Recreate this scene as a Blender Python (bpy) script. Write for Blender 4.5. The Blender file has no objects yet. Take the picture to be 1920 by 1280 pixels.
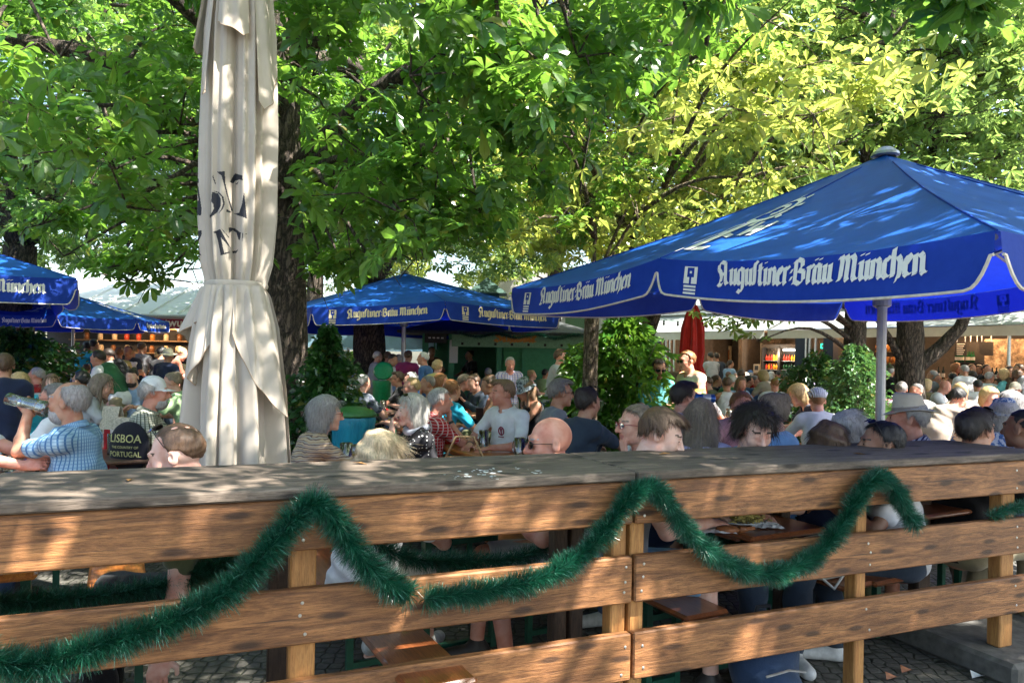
import bpy, math, random
import numpy as np
from mathutils import Vector, Matrix
random.seed(7); np.random.seed(7)
SC = bpy.context.scene
COL = SC.collection
R_ = math.radians
# ---------------------------------------------------------------- camera
EYE = 1.55; FPX = 1379.0; ROLL = R_(1.05); HORZ = 674.0
cam = bpy.data.cameras.new('camera'); camo = bpy.data.objects.new('camera', cam); COL.objects.link(camo)
cam.sensor_width = 36.0; cam.lens = 36.0 * FPX / 1920.0
cam.shift_y = (HORZ - 640.0) / 1920.0
cam.clip_start = 0.05; cam.clip_end = 900
_r = Vector((math.cos(ROLL), 0, math.sin(ROLL))); _u = Vector((-math.sin(ROLL), 0, math.cos(ROLL)))
camo.matrix_world = Matrix(((_r.x, _u.x, 0, 0), (_r.y, _u.y, -1, 0), (_r.z, _u.z, 0, EYE), (0, 0, 0, 1)))
SC.camera = camo
# ---------------------------------------------------------------- sky, sun, exposure
SUN_TO = Vector((0.74, -0.36, 1.12)).normalized()
world = bpy.data.worlds.new('World'); SC.world = world; world.use_nodes = True
nt = world.node_tree
sky = nt.nodes.new('ShaderNodeTexSky'); sky.sky_type = 'NISHITA'; sky.sun_disc = False
sky.sun_elevation = math.asin(SUN_TO.z); sky.sun_rotation = math.atan2(SUN_TO.x, SUN_TO.y)
sky.air_density = 1.2; sky.dust_density = 2.0
nt.links.new(sky.outputs[0], nt.nodes['Background'].inputs[0]); nt.nodes['Background'].inputs[1].default_value = 0.095
sun = bpy.data.lights.new('sun', 'SUN'); suno = bpy.data.objects.new('sun', sun); COL.objects.link(suno)
sun.energy = 5.0; sun.angle = R_(0.55); sun.color = (1.0, 0.95, 0.87)
suno.rotation_euler = SUN_TO.to_track_quat('Z', 'Y').to_euler()
SC.view_settings.view_transform = 'Standard'; SC.view_settings.look = 'None'
SC.view_settings.exposure = 2.27; SC.view_settings.gamma = 1.0
SC.cycles.max_bounces = 7; SC.cycles.diffuse_bounces = 3; SC.cycles.glossy_bounces = 3
SC.cycles.transmission_bounces = 4; SC.cycles.transparent_max_bounces = 6
SC.cycles.use_denoising = True; SC.cycles.sample_clamp_indirect = 6.0
SC.cycles.use_adaptive_sampling = True; SC.cycles.adaptive_threshold = 0.02

def WP(px, py, Y):
    """world point at depth Y (metres in front of the camera) that the photograph shows at px, py"""
    xc = (px - 960.0) / FPX * Y; yc = (HORZ - py) / FPX * Y
    return Vector((xc * math.cos(ROLL) - yc * math.sin(ROLL), Y, EYE + xc * math.sin(ROLL) + yc * math.cos(ROLL)))
def HY(px): return HORZ + (px - 960.0) * math.tan(ROLL)

# ---------------------------------------------------------------- object helpers
def tag(o, label=None, cat=None, group=None, kind=None):
    if label: o['label'] = label
    if cat: o['category'] = cat
    if group: o['group'] = group
    if kind: o['kind'] = kind
    return o
def empty(name, loc=(0, 0, 0), rz=0.0):
    o = bpy.data.objects.new(name, None); COL.objects.link(o); o.location = loc; o.rotation_euler = (0, 0, rz)
    o.empty_display_size = 0.1
    return o
class MB:
    """collects verts and faces for ONE mesh object; fm = material index per face"""
    def __init__(s): s.v = []; s.f = []; s.m = []
    def add(s, vs, fs, mi=0):
        b = len(s.v); s.v.extend([tuple(v) for v in vs])
        for f in fs: s.f.append(tuple(i + b for i in f)); s.m.append(mi)
        return s
    def quad(s, a, b, c, d, mi=0): return s.add([a, b, c, d], [(0, 1, 2, 3)], mi)
    def box(s, c, d, M=None, mi=0, bev=0.0):
        x, y, z = d[0] / 2, d[1] / 2, d[2] / 2; c = Vector(c)
        if bev <= 0:
            vs = [Vector((i, j, k)) for i in (-x, x) for j in (-y, y) for k in (-z, z)]
            fs = [(0, 1, 3, 2), (4, 6, 7, 5), (0, 4, 5, 1), (2, 3, 7, 6), (0, 2, 6, 4), (1, 5, 7, 3)]
        else:
            b = min(bev, x * .9, y * .9, z * .9); vs = []; idx = {}
            for i in (-1, 1):
                for j in (-1, 1):
                    for k in (-1, 1):
                        for a in range(3):
                            p = [i * x, j * y, k * z]
                            for q in range(3):
                                if q != a: p[q] -= (i, j, k)[q] * b
                            idx[(i, j, k, a)] = len(vs); vs.append(Vector(p))
            fs = []
            for a in range(3):
                o = [q for q in range(3) if q != a]
                for sgn in (-1, 1):
                    cyc = []
                    for (p, q) in ((-1, -1), (1, -1), (1, 1), (-1, 1)):
                        t = [0, 0, 0]; t[a] = sgn; t[o[0]] = p; t[o[1]] = q; cyc.append(idx[(t[0], t[1], t[2], a)])
                    if (sgn < 0) != (a == 1): cyc.reverse()
                    fs.append(tuple(cyc))
            for a in range(3):
                b1, b2 = [q for q in range(3) if q != a]
                for p in (-1, 1):
                    for q in (-1, 1):
                        t0 = [0, 0, 0]; t1 = [0, 0, 0]; t0[a] = -1; t1[a] = 1
                        for t in (t0, t1): t[b1] = p; t[b2] = q
                        fs.append((idx[(*t0, b1)], idx[(*t1, b1)], idx[(*t1, b2)], idx[(*t0, b2)]))
            for i in (-1, 1):
                for j in (-1, 1):
                    for k in (-1, 1): fs.append((idx[(i, j, k, 0)], idx[(i, j, k, 1)], idx[(i, j, k, 2)]))
        if M is not None: vs = [M @ v for v in vs]
        return s.add([v + c for v in vs], fs, mi)
    def tube(s, pts, rad, n=8, cap=True, mi=0, flat=1.0):
        pts = [Vector(p) for p in pts]; m = len(pts)
        if not hasattr(rad, '__len__'): rad = [rad] * m
        vs = []; ref = None
        for i, p in enumerate(pts):
            t = (pts[min(i + 1, m - 1)] - pts[max(i - 1, 0)]);
            if t.length < 1e-9: t = Vector((0, 0, 1))
            t.normalize()
            if ref is None: ref = Vector((1, 0, 0)) if abs(t.x) < .8 else Vector((0, 1, 0))
            u = (ref - t * ref.dot(t)).normalized(); w = t.cross(u); ref = u
            for k in range(n):
                a = 2 * math.pi * k / n; vs.append(p + (u * math.cos(a) + w * math.sin(a) * flat) * rad[i])
        fs = [(i * n + k, i * n + (k + 1) % n, (i + 1) * n + (k + 1) % n, (i + 1) * n + k) for i in range(m - 1) for k in range(n)]
        if cap: fs += [tuple(range(n - 1, -1, -1)), tuple((m - 1) * n + k for k in range(n))]
        return s.add(vs, fs, mi)
    def lathe(s, prof, c=(0, 0, 0), n=20, sx=1, sy=1, mi=0, fn=None):
        c = Vector(c); vs = []
        for (r, z) in prof:
            for k in range(n):
                a = 2 * math.pi * k / n; v = Vector((r * math.cos(a) * sx, r * math.sin(a) * sy, z))
                if fn: v = fn(v, a, r)
                vs.append(v + c)
        m = len(prof)
        fs = [(i * n + k, i * n + (k + 1) % n, (i + 1) * n + (k + 1) % n, (i + 1) * n + k) for i in range(m - 1) for k in range(n)]
        return s.add(vs, fs, mi)
    def xform(s, M): s.v = [tuple(M @ Vector(v)) for v in s.v]; return s
    def build(s, name, mat, parent=None, smooth=False, world=True):
        """world=True: verts are world coordinates, stored relative to the (unrotated) parent or to their own base point"""
        me = bpy.data.meshes.new(name)
        off = Vector((0, 0, 0)); root = None
        if world and parent is not None:
            p = parent
            while p is not None: off += p.location; p = p.parent
        elif world and s.v:
            A = np.array(s.v); off = Vector(((A[:, 0].min() + A[:, 0].max()) / 2, (A[:, 1].min() + A[:, 1].max()) / 2, A[:, 2].min()))
            root = off
        V = s.v if not (off.length > 0) else [(v[0] - off.x, v[1] - off.y, v[2] - off.z) for v in s.v]
        me.from_pydata(V, [], s.f)
        mats = mat if isinstance(mat, (list, tuple)) else [mat]
        for m_ in mats: me.materials.append(m_)
        if len(mats) > 1: me.polygons.foreach_set('material_index', s.m)
        if smooth: me.polygons.foreach_set('use_smooth', [True] * len(me.polygons))
        me.update()
        o = bpy.data.objects.new(name, me); COL.objects.link(o)
        if parent is not None: o.parent = parent
        if root is not None: o.location = root
        return o
def np_mesh(name, V, F, mat, parent=None, smooth=True, mi=None, off=(0, 0, 0)):
    """fast mesh from numpy arrays; F (n,3) or (n,4)"""
    me = bpy.data.meshes.new(name); V = np.asarray(V, dtype=np.float32) - np.asarray(off, dtype=np.float32)
    F = np.asarray(F, dtype=np.int32); n, k = F.shape
    me.vertices.add(len(V)); me.vertices.foreach_set('co', V.ravel())
    me.loops.add(n * k); me.loops.foreach_set('vertex_index', F.ravel())
    me.polygons.add(n); me.polygons.foreach_set('loop_start', np.arange(0, n * k, k, dtype=np.int32))
    mats = mat if isinstance(mat, (list, tuple)) else [mat]
    for m_ in mats: me.materials.append(m_)
    if mi is not None: me.polygons.foreach_set('material_index', np.asarray(mi, dtype=np.int32))
    me.polygons.foreach_set('use_smooth', np.full(n, smooth))
    me.update(calc_edges=True)
    o = bpy.data.objects.new(name, me); COL.objects.link(o)
    if parent is not None: o.parent = parent
    return o
def dup(root, loc, rz=None, label=None, group=None):
    def cp(o, par):
        c = o.copy(); COL.objects.link(c)
        if par is not None: c.parent = par
        for ch in list(o.children): cp(ch, c)
        return c
    r = cp(root, None); r.location = loc
    if rz is not None: r.rotation_euler = (0, 0, rz)
    if label: r['label'] = label
    if group: r['group'] = group
    return r
def RZ(a): return Matrix.Rotation(a, 3, 'Z')

# ---------------------------------------------------------------- materials
MATS = {}
class NT:
    def __init__(s, name):
        s.m = bpy.data.materials.new(name); s.m.use_nodes = True; s.t = s.m.node_tree; s.n = s.t.nodes; s.b = s.n['Principled BSDF']
        s.out = s.n['Material Output']
    def node(s, ty, **kw):
        n = s.n.new(ty)
        for k, v in kw.items():
            if k.startswith('i_'): n.inputs[k[2:]].default_value = v
            else: setattr(n, k, v)
        return n
    def link(s, a, b): s.t.links.new(a, b)
    def ramp(s, fac, stops):
        r = s.n.new('ShaderNodeValToRGB'); e = r.color_ramp.elements
        while len(e) < len(stops): e.new(0.5)
        for i, (p, c) in enumerate(stops): e[i].position = p; e[i].color = (*c[:3], 1)
        s.link(fac, r.inputs[0]); return r.outputs[0]
    def coords(s, kind='Object', scale=(1, 1, 1), rot=(0, 0, 0)):
        tc = s.n.new('ShaderNodeTexCoord'); mp = s.n.new('ShaderNodeMapping'); mp.inputs['Scale'].default_value = scale
        mp.inputs['Rotation'].default_value = rot; s.link(tc.outputs[kind], mp.inputs[0]); return mp.outputs[0]
    def noise(s, vec, scale, detail=3, rough=.55, dist=0):
        n = s.n.new('ShaderNodeTexNoise'); n.inputs['Scale'].default_value = scale; n.inputs['Detail'].default_value = detail
        n.inputs['Roughness'].default_value = rough; n.inputs['Distortion'].default_value = dist; s.link(vec, n.inputs['Vector']); return n.outputs[0]
    def mix(s, f, a, b, mode='MIX'):
        n = s.n.new('ShaderNodeMix'); n.data_type = 'RGBA'; n.blend_type = mode
        for sock, v in ((n.inputs[0], f), (n.inputs[6], a), (n.inputs[7], b)):
            if hasattr(v, 'is_output'): s.link(v, sock)
            elif isinstance(v, (int, float)): sock.default_value = v
            else: sock.default_value = (*v[:3], 1)
        return n.outputs[2]
    def math(s, op, a, b=0.0, c=None):
        n = s.n.new('ShaderNodeMath'); n.operation = op
        for i, v in enumerate((a, b) if c is None else (a, b, c)):
            if hasattr(v, 'is_output'): s.link(v, n.inputs[i])
            else: n.inputs[i].default_value = v
        return n.outputs[0]
    def bump(s, h, strength=.3, dist=.01):
        b = s.n.new('ShaderNodeBump'); b.inputs['Strength'].default_value = strength; b.inputs['Distance'].default_value = dist
        s.link(h, b.inputs['Height']); s.link(b.outputs[0], s.b.inputs['Normal']); return b
    def base(s, c):
        if hasattr(c, 'is_output'): s.link(c, s.b.inputs['Base Color'])
        else: s.b.inputs['Base Color'].default_value = (*c[:3], 1)
        return s
    def set(s, **kw):
        for k, v in kw.items(): s.b.inputs[k.replace('_', ' ')].default_value = v
        return s
def plain(name, c, rough=.6, metal=0., var=.18, nscale=30., bump=0.1, spec=.4, bdist=.004):
    key = ('p', name)
    if key in MATS: return MATS[key]
    t = NT(name); v = t.coords(); n = t.noise(v, nscale, 4)
    lo = tuple(x * (1 - var) for x in c); hi = tuple(min(1, x * (1 + var)) for x in c)
    t.base(t.ramp(n, [(.3, lo), (.7, hi)])).set(Roughness=rough, Metallic=metal)
    t.b.inputs['Specular IOR Level'].default_value = spec
    if bump: t.bump(n, bump, bdist)
    MATS[key] = t.m; return t.m
def cloth(c, trans=0.0, name='cloth', fine=True):
    key = ('c', tuple(c), trans, name)
    if key in MATS: return MATS[key]
    t = NT(name); v = t.coords(); n = t.noise(v, 9., 4); n2 = t.noise(v, 260., 2)
    lo = tuple(x * .82 for x in c); hi = tuple(min(1, x * 1.08) for x in c)
    t.base(t.ramp(n, [(.3, lo), (.7, hi)])).set(Roughness=.85)
    t.b.inputs['Specular IOR Level'].default_value = .2; t.b.inputs['Sheen Weight'].default_value = .15
    h = t.math('ADD', n, t.math('MULTIPLY', n2, .25)); t.bump(h, .5, .012)
    if trans:
        tr = t.node('ShaderNodeBsdfTranslucent'); tr.inputs[0].default_value = (*[min(1, x * 1.1) for x in c], 1)
        mx = t.node('ShaderNodeMixShader'); mx.inputs[0].default_value = trans
        t.link(t.b.outputs[0], mx.inputs[1]); t.link(tr.outputs[0], mx.inputs[2]); t.link(mx.outputs[0], t.out.inputs[0])
    MATS[key] = t.m; return t.m
def stripes_mat(name, axis, freq, cols, rough=.85, wob=0.0, axis2=None, freq2=None, c2=None, duty=.5):
    """woven stripes / checks in object space. cols = (ground, stripe); with axis2 a second set crosses"""
    key = ('s', name)
    if key in MATS: return MATS[key]
    t = NT(name); tc = t.n.new('ShaderNodeTexCoord'); sp = t.n.new('ShaderNodeSeparateXYZ'); t.link(tc.outputs['Object'], sp.inputs[0])
    nz = t.noise(tc.outputs['Object'], 6., 3)
    def band(ax, fr, d):
        x = t.math('MULTIPLY', sp.outputs[ax], fr)
        if wob: x = t.math('ADD', x, t.math('MULTIPLY', nz, wob))
        fr_ = t.math('FRACT', x); return t.math('LESS_THAN', fr_, d)
    if axis == 'XY':
        # stripes that run round a body: use x+y so that both the front and the sides show them
        sx = t.math('MULTIPLY', t.math('ARCTAN2', sp.outputs[0], sp.outputs[1]), .15)
        x = t.math('MULTIPLY', sx, freq); x = t.math('ADD', x, t.math('MULTIPLY', nz, wob)); b1 = t.math('LESS_THAN', t.math('FRACT', x), duty)
    else: b1 = band(axis, freq, duty)
    col = t.mix(b1, cols[0], cols[1])
    if axis2 is not None:
        if axis2 == 'XY':
            sx = t.math('MULTIPLY', t.math('ARCTAN2', sp.outputs[0], sp.outputs[1]), .15)
            b2 = t.math('LESS_THAN', t.math('FRACT', t.math('ADD', t.math('MULTIPLY', sx, freq2), t.math('MULTIPLY', nz, wob))), duty)
        else: b2 = band(axis2, freq2, duty)
        col = t.mix(t.math('MULTIPLY', b2, .6), col, c2 or cols[1])
    t.base(col).set(Roughness=rough); t.b.inputs['Specular IOR Level'].default_value = .2
    t.bump(t.noise(tc.outputs['Object'], 10., 4), .5, .012)
    MATS[key] = t.m; return t.m
def skin_mat(c, seed=0):
    key = ('skin', tuple(c))
    if key in MATS: return MATS[key]
    t = NT('skin'); v = t.coords(); n = t.noise(v, 14., 4); n2 = t.noise(v, 160., 2)
    red = (c[0] * .92, c[1] * .68, c[2] * .62); lt = tuple(min(1, x * 1.08) for x in c)
    t.base(t.ramp(n, [(.35, red), (.6, lt)])).set(Roughness=.58)
    t.b.inputs['Subsurface Weight'].default_value = .06; t.b.inputs['Subsurface Radius'].default_value = (.012, .005, .003)
    t.b.inputs['Specular IOR Level'].default_value = .45
    t.bump(n2, .25, .0015)
    MATS[key] = t.m; return t.m
def hair_mat(c):
    key = ('hair', tuple(c))
    if key in MATS: return MATS[key]
    t = NT('hair'); v = t.coords('Object', (30, 30, 6)); n = t.noise(v, 3.5, 5, .75)
    lo = tuple(x * .45 for x in c); hi = tuple(min(1, x * 1.35) for x in c)
    t.base(t.ramp(n, [(.3, lo), (.52, c), (.75, hi)])).set(Roughness=.5); t.bump(n, .8, .004)
    MATS[key] = t.m; return t.m
def wood_mat(name, c1, c2, rough=.55, scale=1.0, bump=.35, axis='X', knots=True, coat=0):
    key = ('w', name)
    if key in MATS: return MATS[key]
    t = NT(name); oi = t.n.new('ShaderNodeObjectInfo'); base_coords = t.coords
    def oc(kind='Object', scale=(1, 1, 1), rot=(0, 0, 0)):
        # every board gets its own piece of the grain
        o_ = base_coords(kind, scale, rot); a_ = t.n.new('ShaderNodeVectorMath'); a_.operation = 'ADD'; t.link(o_, a_.inputs[0]); cm = t.n.new('ShaderNodeCombineXYZ'); r_ = t.math('MULTIPLY', oi.outputs['Random'], 37.)
        for q in range(3): t.link(r_, cm.inputs[q])
        t.link(cm.outputs[0], a_.inputs[1]); return a_.outputs[0]
    t.coords = oc; st = {'X': (1.2, 14, 14), 'Y': (14, 1.2, 14), 'Z': (14, 14, 1.2)}[axis]
    v = t.coords('Object', tuple(x * scale for x in st)); g = t.noise(v, 2.2, 8, .72, 1.1)
    v2 = t.coords('Object', tuple(x * scale * 5 for x in st)); g2 = t.noise(v2, 3., 4, .7)
    v3 = t.coords('Object', (1, 1, 1)); big = t.noise(v3, 2.6, 3)
    mid = tuple((a + b) / 2 for a, b in zip(c1, c2)); col = t.ramp(g, [(.36, c1), (.5, mid), (.62, c2)])
    col = t.mix(t.math('MULTIPLY', t.ramp(g2, [(.40, (1, 1, 1)), (.52, (0, 0, 0))]), .45), col, tuple(x * .35 for x in c1))
    col = t.mix(t.ramp(big, [(.38, (0, 0, 0)), (.7, (.55, .55, .55))]), col, tuple(x * .5 for x in c1))
    if knots:
        vo = t.node('ShaderNodeTexVoronoi'); vo.voronoi_dimensions = '2D'; vo.inputs['Scale'].default_value = 1.0; vo.inputs['Randomness'].default_value = 1.0
        kv = t.coords('Object', {'X': (2.4, 2.4, 9.), 'Y': (9, 2.4, 9.), 'Z': (9, 9, 2.4)}[axis]); sx_ = t.n.new('ShaderNodeSeparateXYZ'); t.link(kv, sx_.inputs[0]); cx_2 = t.n.new('ShaderNodeCombineXYZ'); t.link(sx_.outputs[0], cx_2.inputs[0]); t.link(t.math('ADD', sx_.outputs[2], t.math('MULTIPLY', sx_.outputs[1], 1.7)), cx_2.inputs[1]); t.link(cx_2.outputs[0], vo.inputs['Vector'])
        k = t.ramp(vo.outputs['Distance'], [(.07, (1, 1, 1)), (.15, (0, 0, 0))]); col = t.mix(t.math('MULTIPLY', k, .85), col, tuple(x * .22 for x in c1))
    if knots:
        cv = t.coords('Object', tuple((.5 if q < 2 else 55) for q in st)); ck = t.noise(cv, 1.6, 3, .6); crk = t.ramp(ck, [(.655, (0, 0, 0)), (.69, (1, 1, 1))])
        col = t.mix(t.math('MULTIPLY', crk, .8), col, (.012, .008, .006)); dirt = t.noise(t.coords('Object', (3, 3, 3)), 4., 6, .75); col = t.mix(t.ramp(dirt, [(.55, (0, 0, 0)), (.75, (.45, .45, .45))]), col, tuple(x * .4 for x in c1))
    t.base(col).set(Roughness=rough); t.b.inputs['Coat Weight'].default_value = coat
    t.bump(t.math('ADD', g, t.math('MULTIPLY', g2, .6)), bump, .006)
    MATS[key] = t.m; return t.m
def leaf_mat(name, c1, c2, c3, trans=.45, tcol=(.35, .55, .06)):
    key = ('l', name)
    if key in MATS: return MATS[key]
    t = NT(name); g = t.n.new('ShaderNodeNewGeometry'); v = t.coords(); n = t.noise(v, .9, 3)
    col = t.ramp(g.outputs['Random Per Island'], [(.0, c1), (.55, c2), (.93, c3), (1., (.22, .15, .02))])
    col = t.mix(t.math('MULTIPLY', n, .5), col, c2)
    t.base(col).set(Roughness=.30); t.b.inputs['Specular IOR Level'].default_value = .7
    tr = t.node('ShaderNodeBsdfTranslucent'); t.link(t.mix(.55, col, tcol), tr.inputs[0])
    mx = t.node('ShaderNodeMixShader'); mx.inputs[0].default_value = trans
    t.link(t.b.outputs[0], mx.inputs[1]); t.link(tr.outputs[0], mx.inputs[2]); t.link(mx.outputs[0], t.out.inputs[0])
    MATS[key] = t.m; return t.m
def bark_mat(name, c1, c2):
    key = ('b', name)
    if key in MATS: return MATS[key]
    t = NT(name); v = t.coords('Object', (5, 5, 1.6)); vo = t.node('ShaderNodeTexVoronoi'); vo.feature = 'DISTANCE_TO_EDGE'; vo.inputs['Scale'].default_value = 4.
    nz = t.noise(v, 3., 6, .7); ad = t.n.new('ShaderNodeVectorMath'); ad.operation = 'ADD'; t.link(v, ad.inputs[0]); t.link(nz, ad.inputs[1]); t.link(ad.outputs[0], vo.inputs['Vector'])
    h = t.ramp(vo.outputs['Distance'], [(.0, (0, 0, 0)), (.25, (1, 1, 1))]); col = t.mix(nz, c1, c2); col = t.mix(t.math('SUBTRACT', 1., h), col, tuple(x * .25 for x in c1))
    t.base(col).set(Roughness=.9); t.bump(t.math('ADD', h, nz), .9, .03); MATS[key] = t.m; return t.m
def glass_mat(name='glass', c=(.9, .95, .95), rough=.03, alpha=.12):
    key = ('g', name)
    if key in MATS: return MATS[key]
    t = NT(name); t.n.remove(t.b); gl = t.node('ShaderNodeBsdfGlossy'); gl.inputs[0].default_value = (.9, .92, .92, 1); gl.inputs[1].default_value = rough
    tp = t.node('ShaderNodeBsdfTransparent'); tp.inputs[0].default_value = (*c, 1); fr = t.node('ShaderNodeLayerWeight'); fr.inputs[0].default_value = .42
    mx = t.node('ShaderNodeMixShader'); f = t.math('MINIMUM', t.math('ADD', fr.outputs[0], alpha * .3), .9)
    t.link(f, mx.inputs[0]); t.link(tp.outputs[0], mx.inputs[1]); t.link(gl.outputs[0], mx.inputs[2]); t.link(mx.outputs[0], t.out.inputs[0])
    MATS[key] = t.m; return t.m
def emit_mat(name, c, s):
    key = ('e', name)
    if key in MATS: return MATS[key]
    t = NT(name); t.base(c); t.b.inputs['Emission Color'].default_value = (*c, 1); t.b.inputs['Emission Strength'].default_value = s
    MATS[key] = t.m; return t.m
# ---------------------------------------------------------------- blackletter lettering, drawn with a broad nib
GL = {
 'A': (1.05, [[(.30,1.42),(.05,1.25),(.02,.95),(.22,.75),(.30,.5),(.22,.15),(.02,.0)], [(.28,1.42),(.62,1.36),(.66,.2),(.80,.02),(.95,.14)], [(.28,.62),(.66,.70)], [(0.,.02),(.2,-.08),(.4,.02)]]),
 'u': (.70, [[(.0,.86),(.14,1.),(.14,.18),(.26,.02),(.48,.2)], [(.38,.9),(.50,1.),(.50,.14),(.60,.02),(.68,.10)]]),
 'g': (.68, [[(.46,.94),(.24,1.02),(.08,.8),(.08,.2),(.22,.04),(.46,.22)], [(.46,1.),(.50,.86),(.50,-.22),(.30,-.46),(.04,-.34)]]),
 's': (.46, [[(.38,1.30),(.20,1.38),(.14,1.2),(.14,.12),(.06,.0)]]),
 't': (.46, [[(.14,1.28),(.14,.16),(.26,.02),(.40,.12)], [(.0,.96),(.34,.96)]]),
 'i': (.38, [[(.02,.88),(.14,1.),(.14,.14),(.24,.02),(.34,.12)], [(.12,1.30),(.18,1.36)]]),
 'n': (.70, [[(.0,.88),(.12,1.),(.12,.08),(.06,.0)], [(.12,.82),(.36,1.02),(.50,.86),(.50,.14),(.60,.02),(.68,.10)]]),
 'e': (.52, [[(.40,.14),(.24,.0),(.10,.14),(.10,.8),(.26,1.02),(.40,.84),(.12,.50)]]),
 'r': (.46, [[(.0,.88),(.12,1.),(.12,.14),(.20,.02)], [(.12,.80),(.30,1.02),(.42,.90)]]),
 'c': (.48, [[(.40,.90),(.24,1.02),(.10,.84),(.10,.16),(.24,.0),(.40,.14)]]),
 'h': (.68, [[(.16,1.44),(.12,1.2),(.12,.08),(.06,.0)], [(.12,.82),(.36,1.02),(.50,.82),(.50,.2),(.40,-.1),(.26,-.2)]]),
 'a': (.66, [[(.40,.96),(.20,1.02),(.08,.84),(.08,.16),(.20,.0),(.44,.2)], [(.44,1.),(.46,.14),(.56,.02),(.64,.10)]]),
 'B': (1.0, [[(.14,1.30),(.14,.16),(.0,.0)], [(.0,1.2),(.24,1.42),(.60,1.30),(.62,.98),(.34,.78)], [(.34,.78),(.74,.70),(.78,.22),(.48,.0),(.14,.14)]]),
 'M': (1.30, [[(.02,1.2),(.14,1.38),(.20,1.1),(.16,.2),(.02,.02)], [(.20,1.16),(.44,1.38),(.56,1.1),(.54,.14),(.62,.02)], [(.56,1.16),(.82,1.38),(.98,1.14),(.96,.2),(1.08,.02),(1.20,.14)]]),
 'S': (.86, [[(.62,1.26),(.36,1.42),(.10,1.2),(.20,.92),(.56,.66),(.60,.24),(.34,.0),(.04,.16)], [(.02,.16),(.02,.4)]]),
 'k': (.60, [[(.14,1.42),(.12,.06)], [(.12,.6),(.42,.98)], [(.20,.62),(.36,.2),(.52,.02)]]),
 ':': (.34, [[(.08,.72),(.26,.78)], [(.08,.30),(.26,.36)]]),
 ' ': (.36, []),
 'J': (.6, [[(.1,1.3),(.45,1.3)], [(.36,1.3),(.34,.2),(.15,0),(0,.15)]]), 'W': (1.1, [[(.05,1.3),(.25,.05),(.5,1.),(.75,.05),(1.,1.3)]]),
 '.': (.25, [[(.05,.05),(.14,.1)]]),
}
def lettering(text, nib=.115, ang=38, thin=.05):
    """list of quads ((x,y)*4) in x-height units and the advance width"""
    na = R_(ang); hx, hy = math.cos(na) * nib, math.sin(na) * nib
    Q = []; x = 0
    i = 0
    while i < len(text):
        ch = text[i]; uml = False
        if ch == 'ä': ch = 'a'; uml = True
        if ch == 'ü': ch = 'u'; uml = True
        w, st = GL[ch]; st = list(st)
        if uml: st = st + [[(.12, 1.28), (.18, 1.36)], [(.42, 1.28), (.48, 1.36)]]
        for pl in st:
            for k in range(len(pl) - 1):
                (ax, ay), (bx, by) = pl[k], pl[k + 1]
                L = math.hypot(bx - ax, by - ay) or 1; ex, ey = (bx - ax) / L, (by - ay) / L
                px, py = -ey, ex; dot = hx * px + hy * py; sg = 1 if dot >= 0 else -1
                ox, oy = hx * sg + px * thin, hy * sg + py * thin
                n = max(1, int(L / .35))
                for j in range(n):
                    a0, a1 = j / n, (j + 1) / n
                    x0, y0, x1, y1 = ax + (bx - ax) * a0, ay + (by - ay) * a0, ax + (bx - ax) * a1, ay + (by - ay) * a1
                    Q.append([(x + x0 - ox, y0 - oy), (x + x1 - ox, y1 - oy), (x + x1 + ox, y1 + oy), (x + x0 + ox, y0 + oy)])
        x += w; i += 1
    return Q, x
def lay_text(mb, text, fn, mi=0, nib=.115, thin=.05, ang=38):
    """fn(x, y) in text units (x 0..width, y in x-heights) -> world point; faces are laid one by one a hair apart"""
    Q, w = lettering(text, nib, ang, thin)
    for k, q in enumerate(Q): mb.add([fn(a, b, w, (k % 7) * .00012) for a, b in q], [(0, 1, 2, 3)], mi)
    return w
def font_mesh(text, size=1.0, bold=0.0, extrude=0.0):
    cu = bpy.data.curves.new('t', 'FONT'); cu.body = text; cu.size = size; cu.offset = bold; cu.extrude = extrude; cu.resolution_u = 3
    o = bpy.data.objects.new('t', cu); me = o.to_mesh()
    vs = [tuple(v.co) for v in me.vertices]; fs = [tuple(p.vertices) for p in me.polygons]; o.to_mesh_clear()
    bpy.data.objects.remove(o); bpy.data.curves.remove(cu); return vs, fs
def sign_text(text, origin, right, up, size, mat, name='lettering', parent=None, bold=0.0, width=None):
    vs, fs = font_mesh(text, 1.0, bold); 
    if not vs: return None
    xs = [v[0] for v in vs]; w = max(xs) - min(xs); sx = size if width is None else width / w
    o = Vector(origin); r = Vector(right).normalized(); u = Vector(up).normalized()
    mb = MB(); mb.add([o + r * ((v[0] - min(xs)) * sx) + u * (v[1] * size) for v in vs], fs); return mb.build(name, mat, parent)
# ================================================================ ground
cob = NT('cobblestone'); v = cob.coords('Object', (1, 1, 1)); vo = cob.node('ShaderNodeTexVoronoi'); vo.feature = 'DISTANCE_TO_EDGE'; vo.inputs['Scale'].default_value = 15.; vo.inputs['Randomness'].default_value = .5
cob.link(v, vo.inputs['Vector']); h = cob.ramp(vo.outputs['Distance'], [(.02, (0, 0, 0)), (.12, (1, 1, 1))]); nz = cob.noise(v, 30., 4); bg = cob.noise(v, .7, 4)
cc = cob.ramp(nz, [(.3, (.06, .056, .05)), (.7, (.15, .14, .125))]); cc = cob.mix(h, (.03, .035, .02), cc); cc = cob.mix(cob.math('MULTIPLY', bg, .5), cc, (.09, .085, .06))
cob.base(cc).set(Roughness=.72); cob.bump(cob.math('ADD', h, cob.math('MULTIPLY', nz, .3)), .8, .02)
g = MB(); n = 24
xs = [-220 + 440 * i / n for i in range(n + 1)]
for i in range(n):
    for j in range(n): g.quad((xs[i], xs[j], 0), (xs[i + 1], xs[j], 0), (xs[i + 1], xs[j + 1], 0), (xs[i], xs[j + 1], 0))
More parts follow.
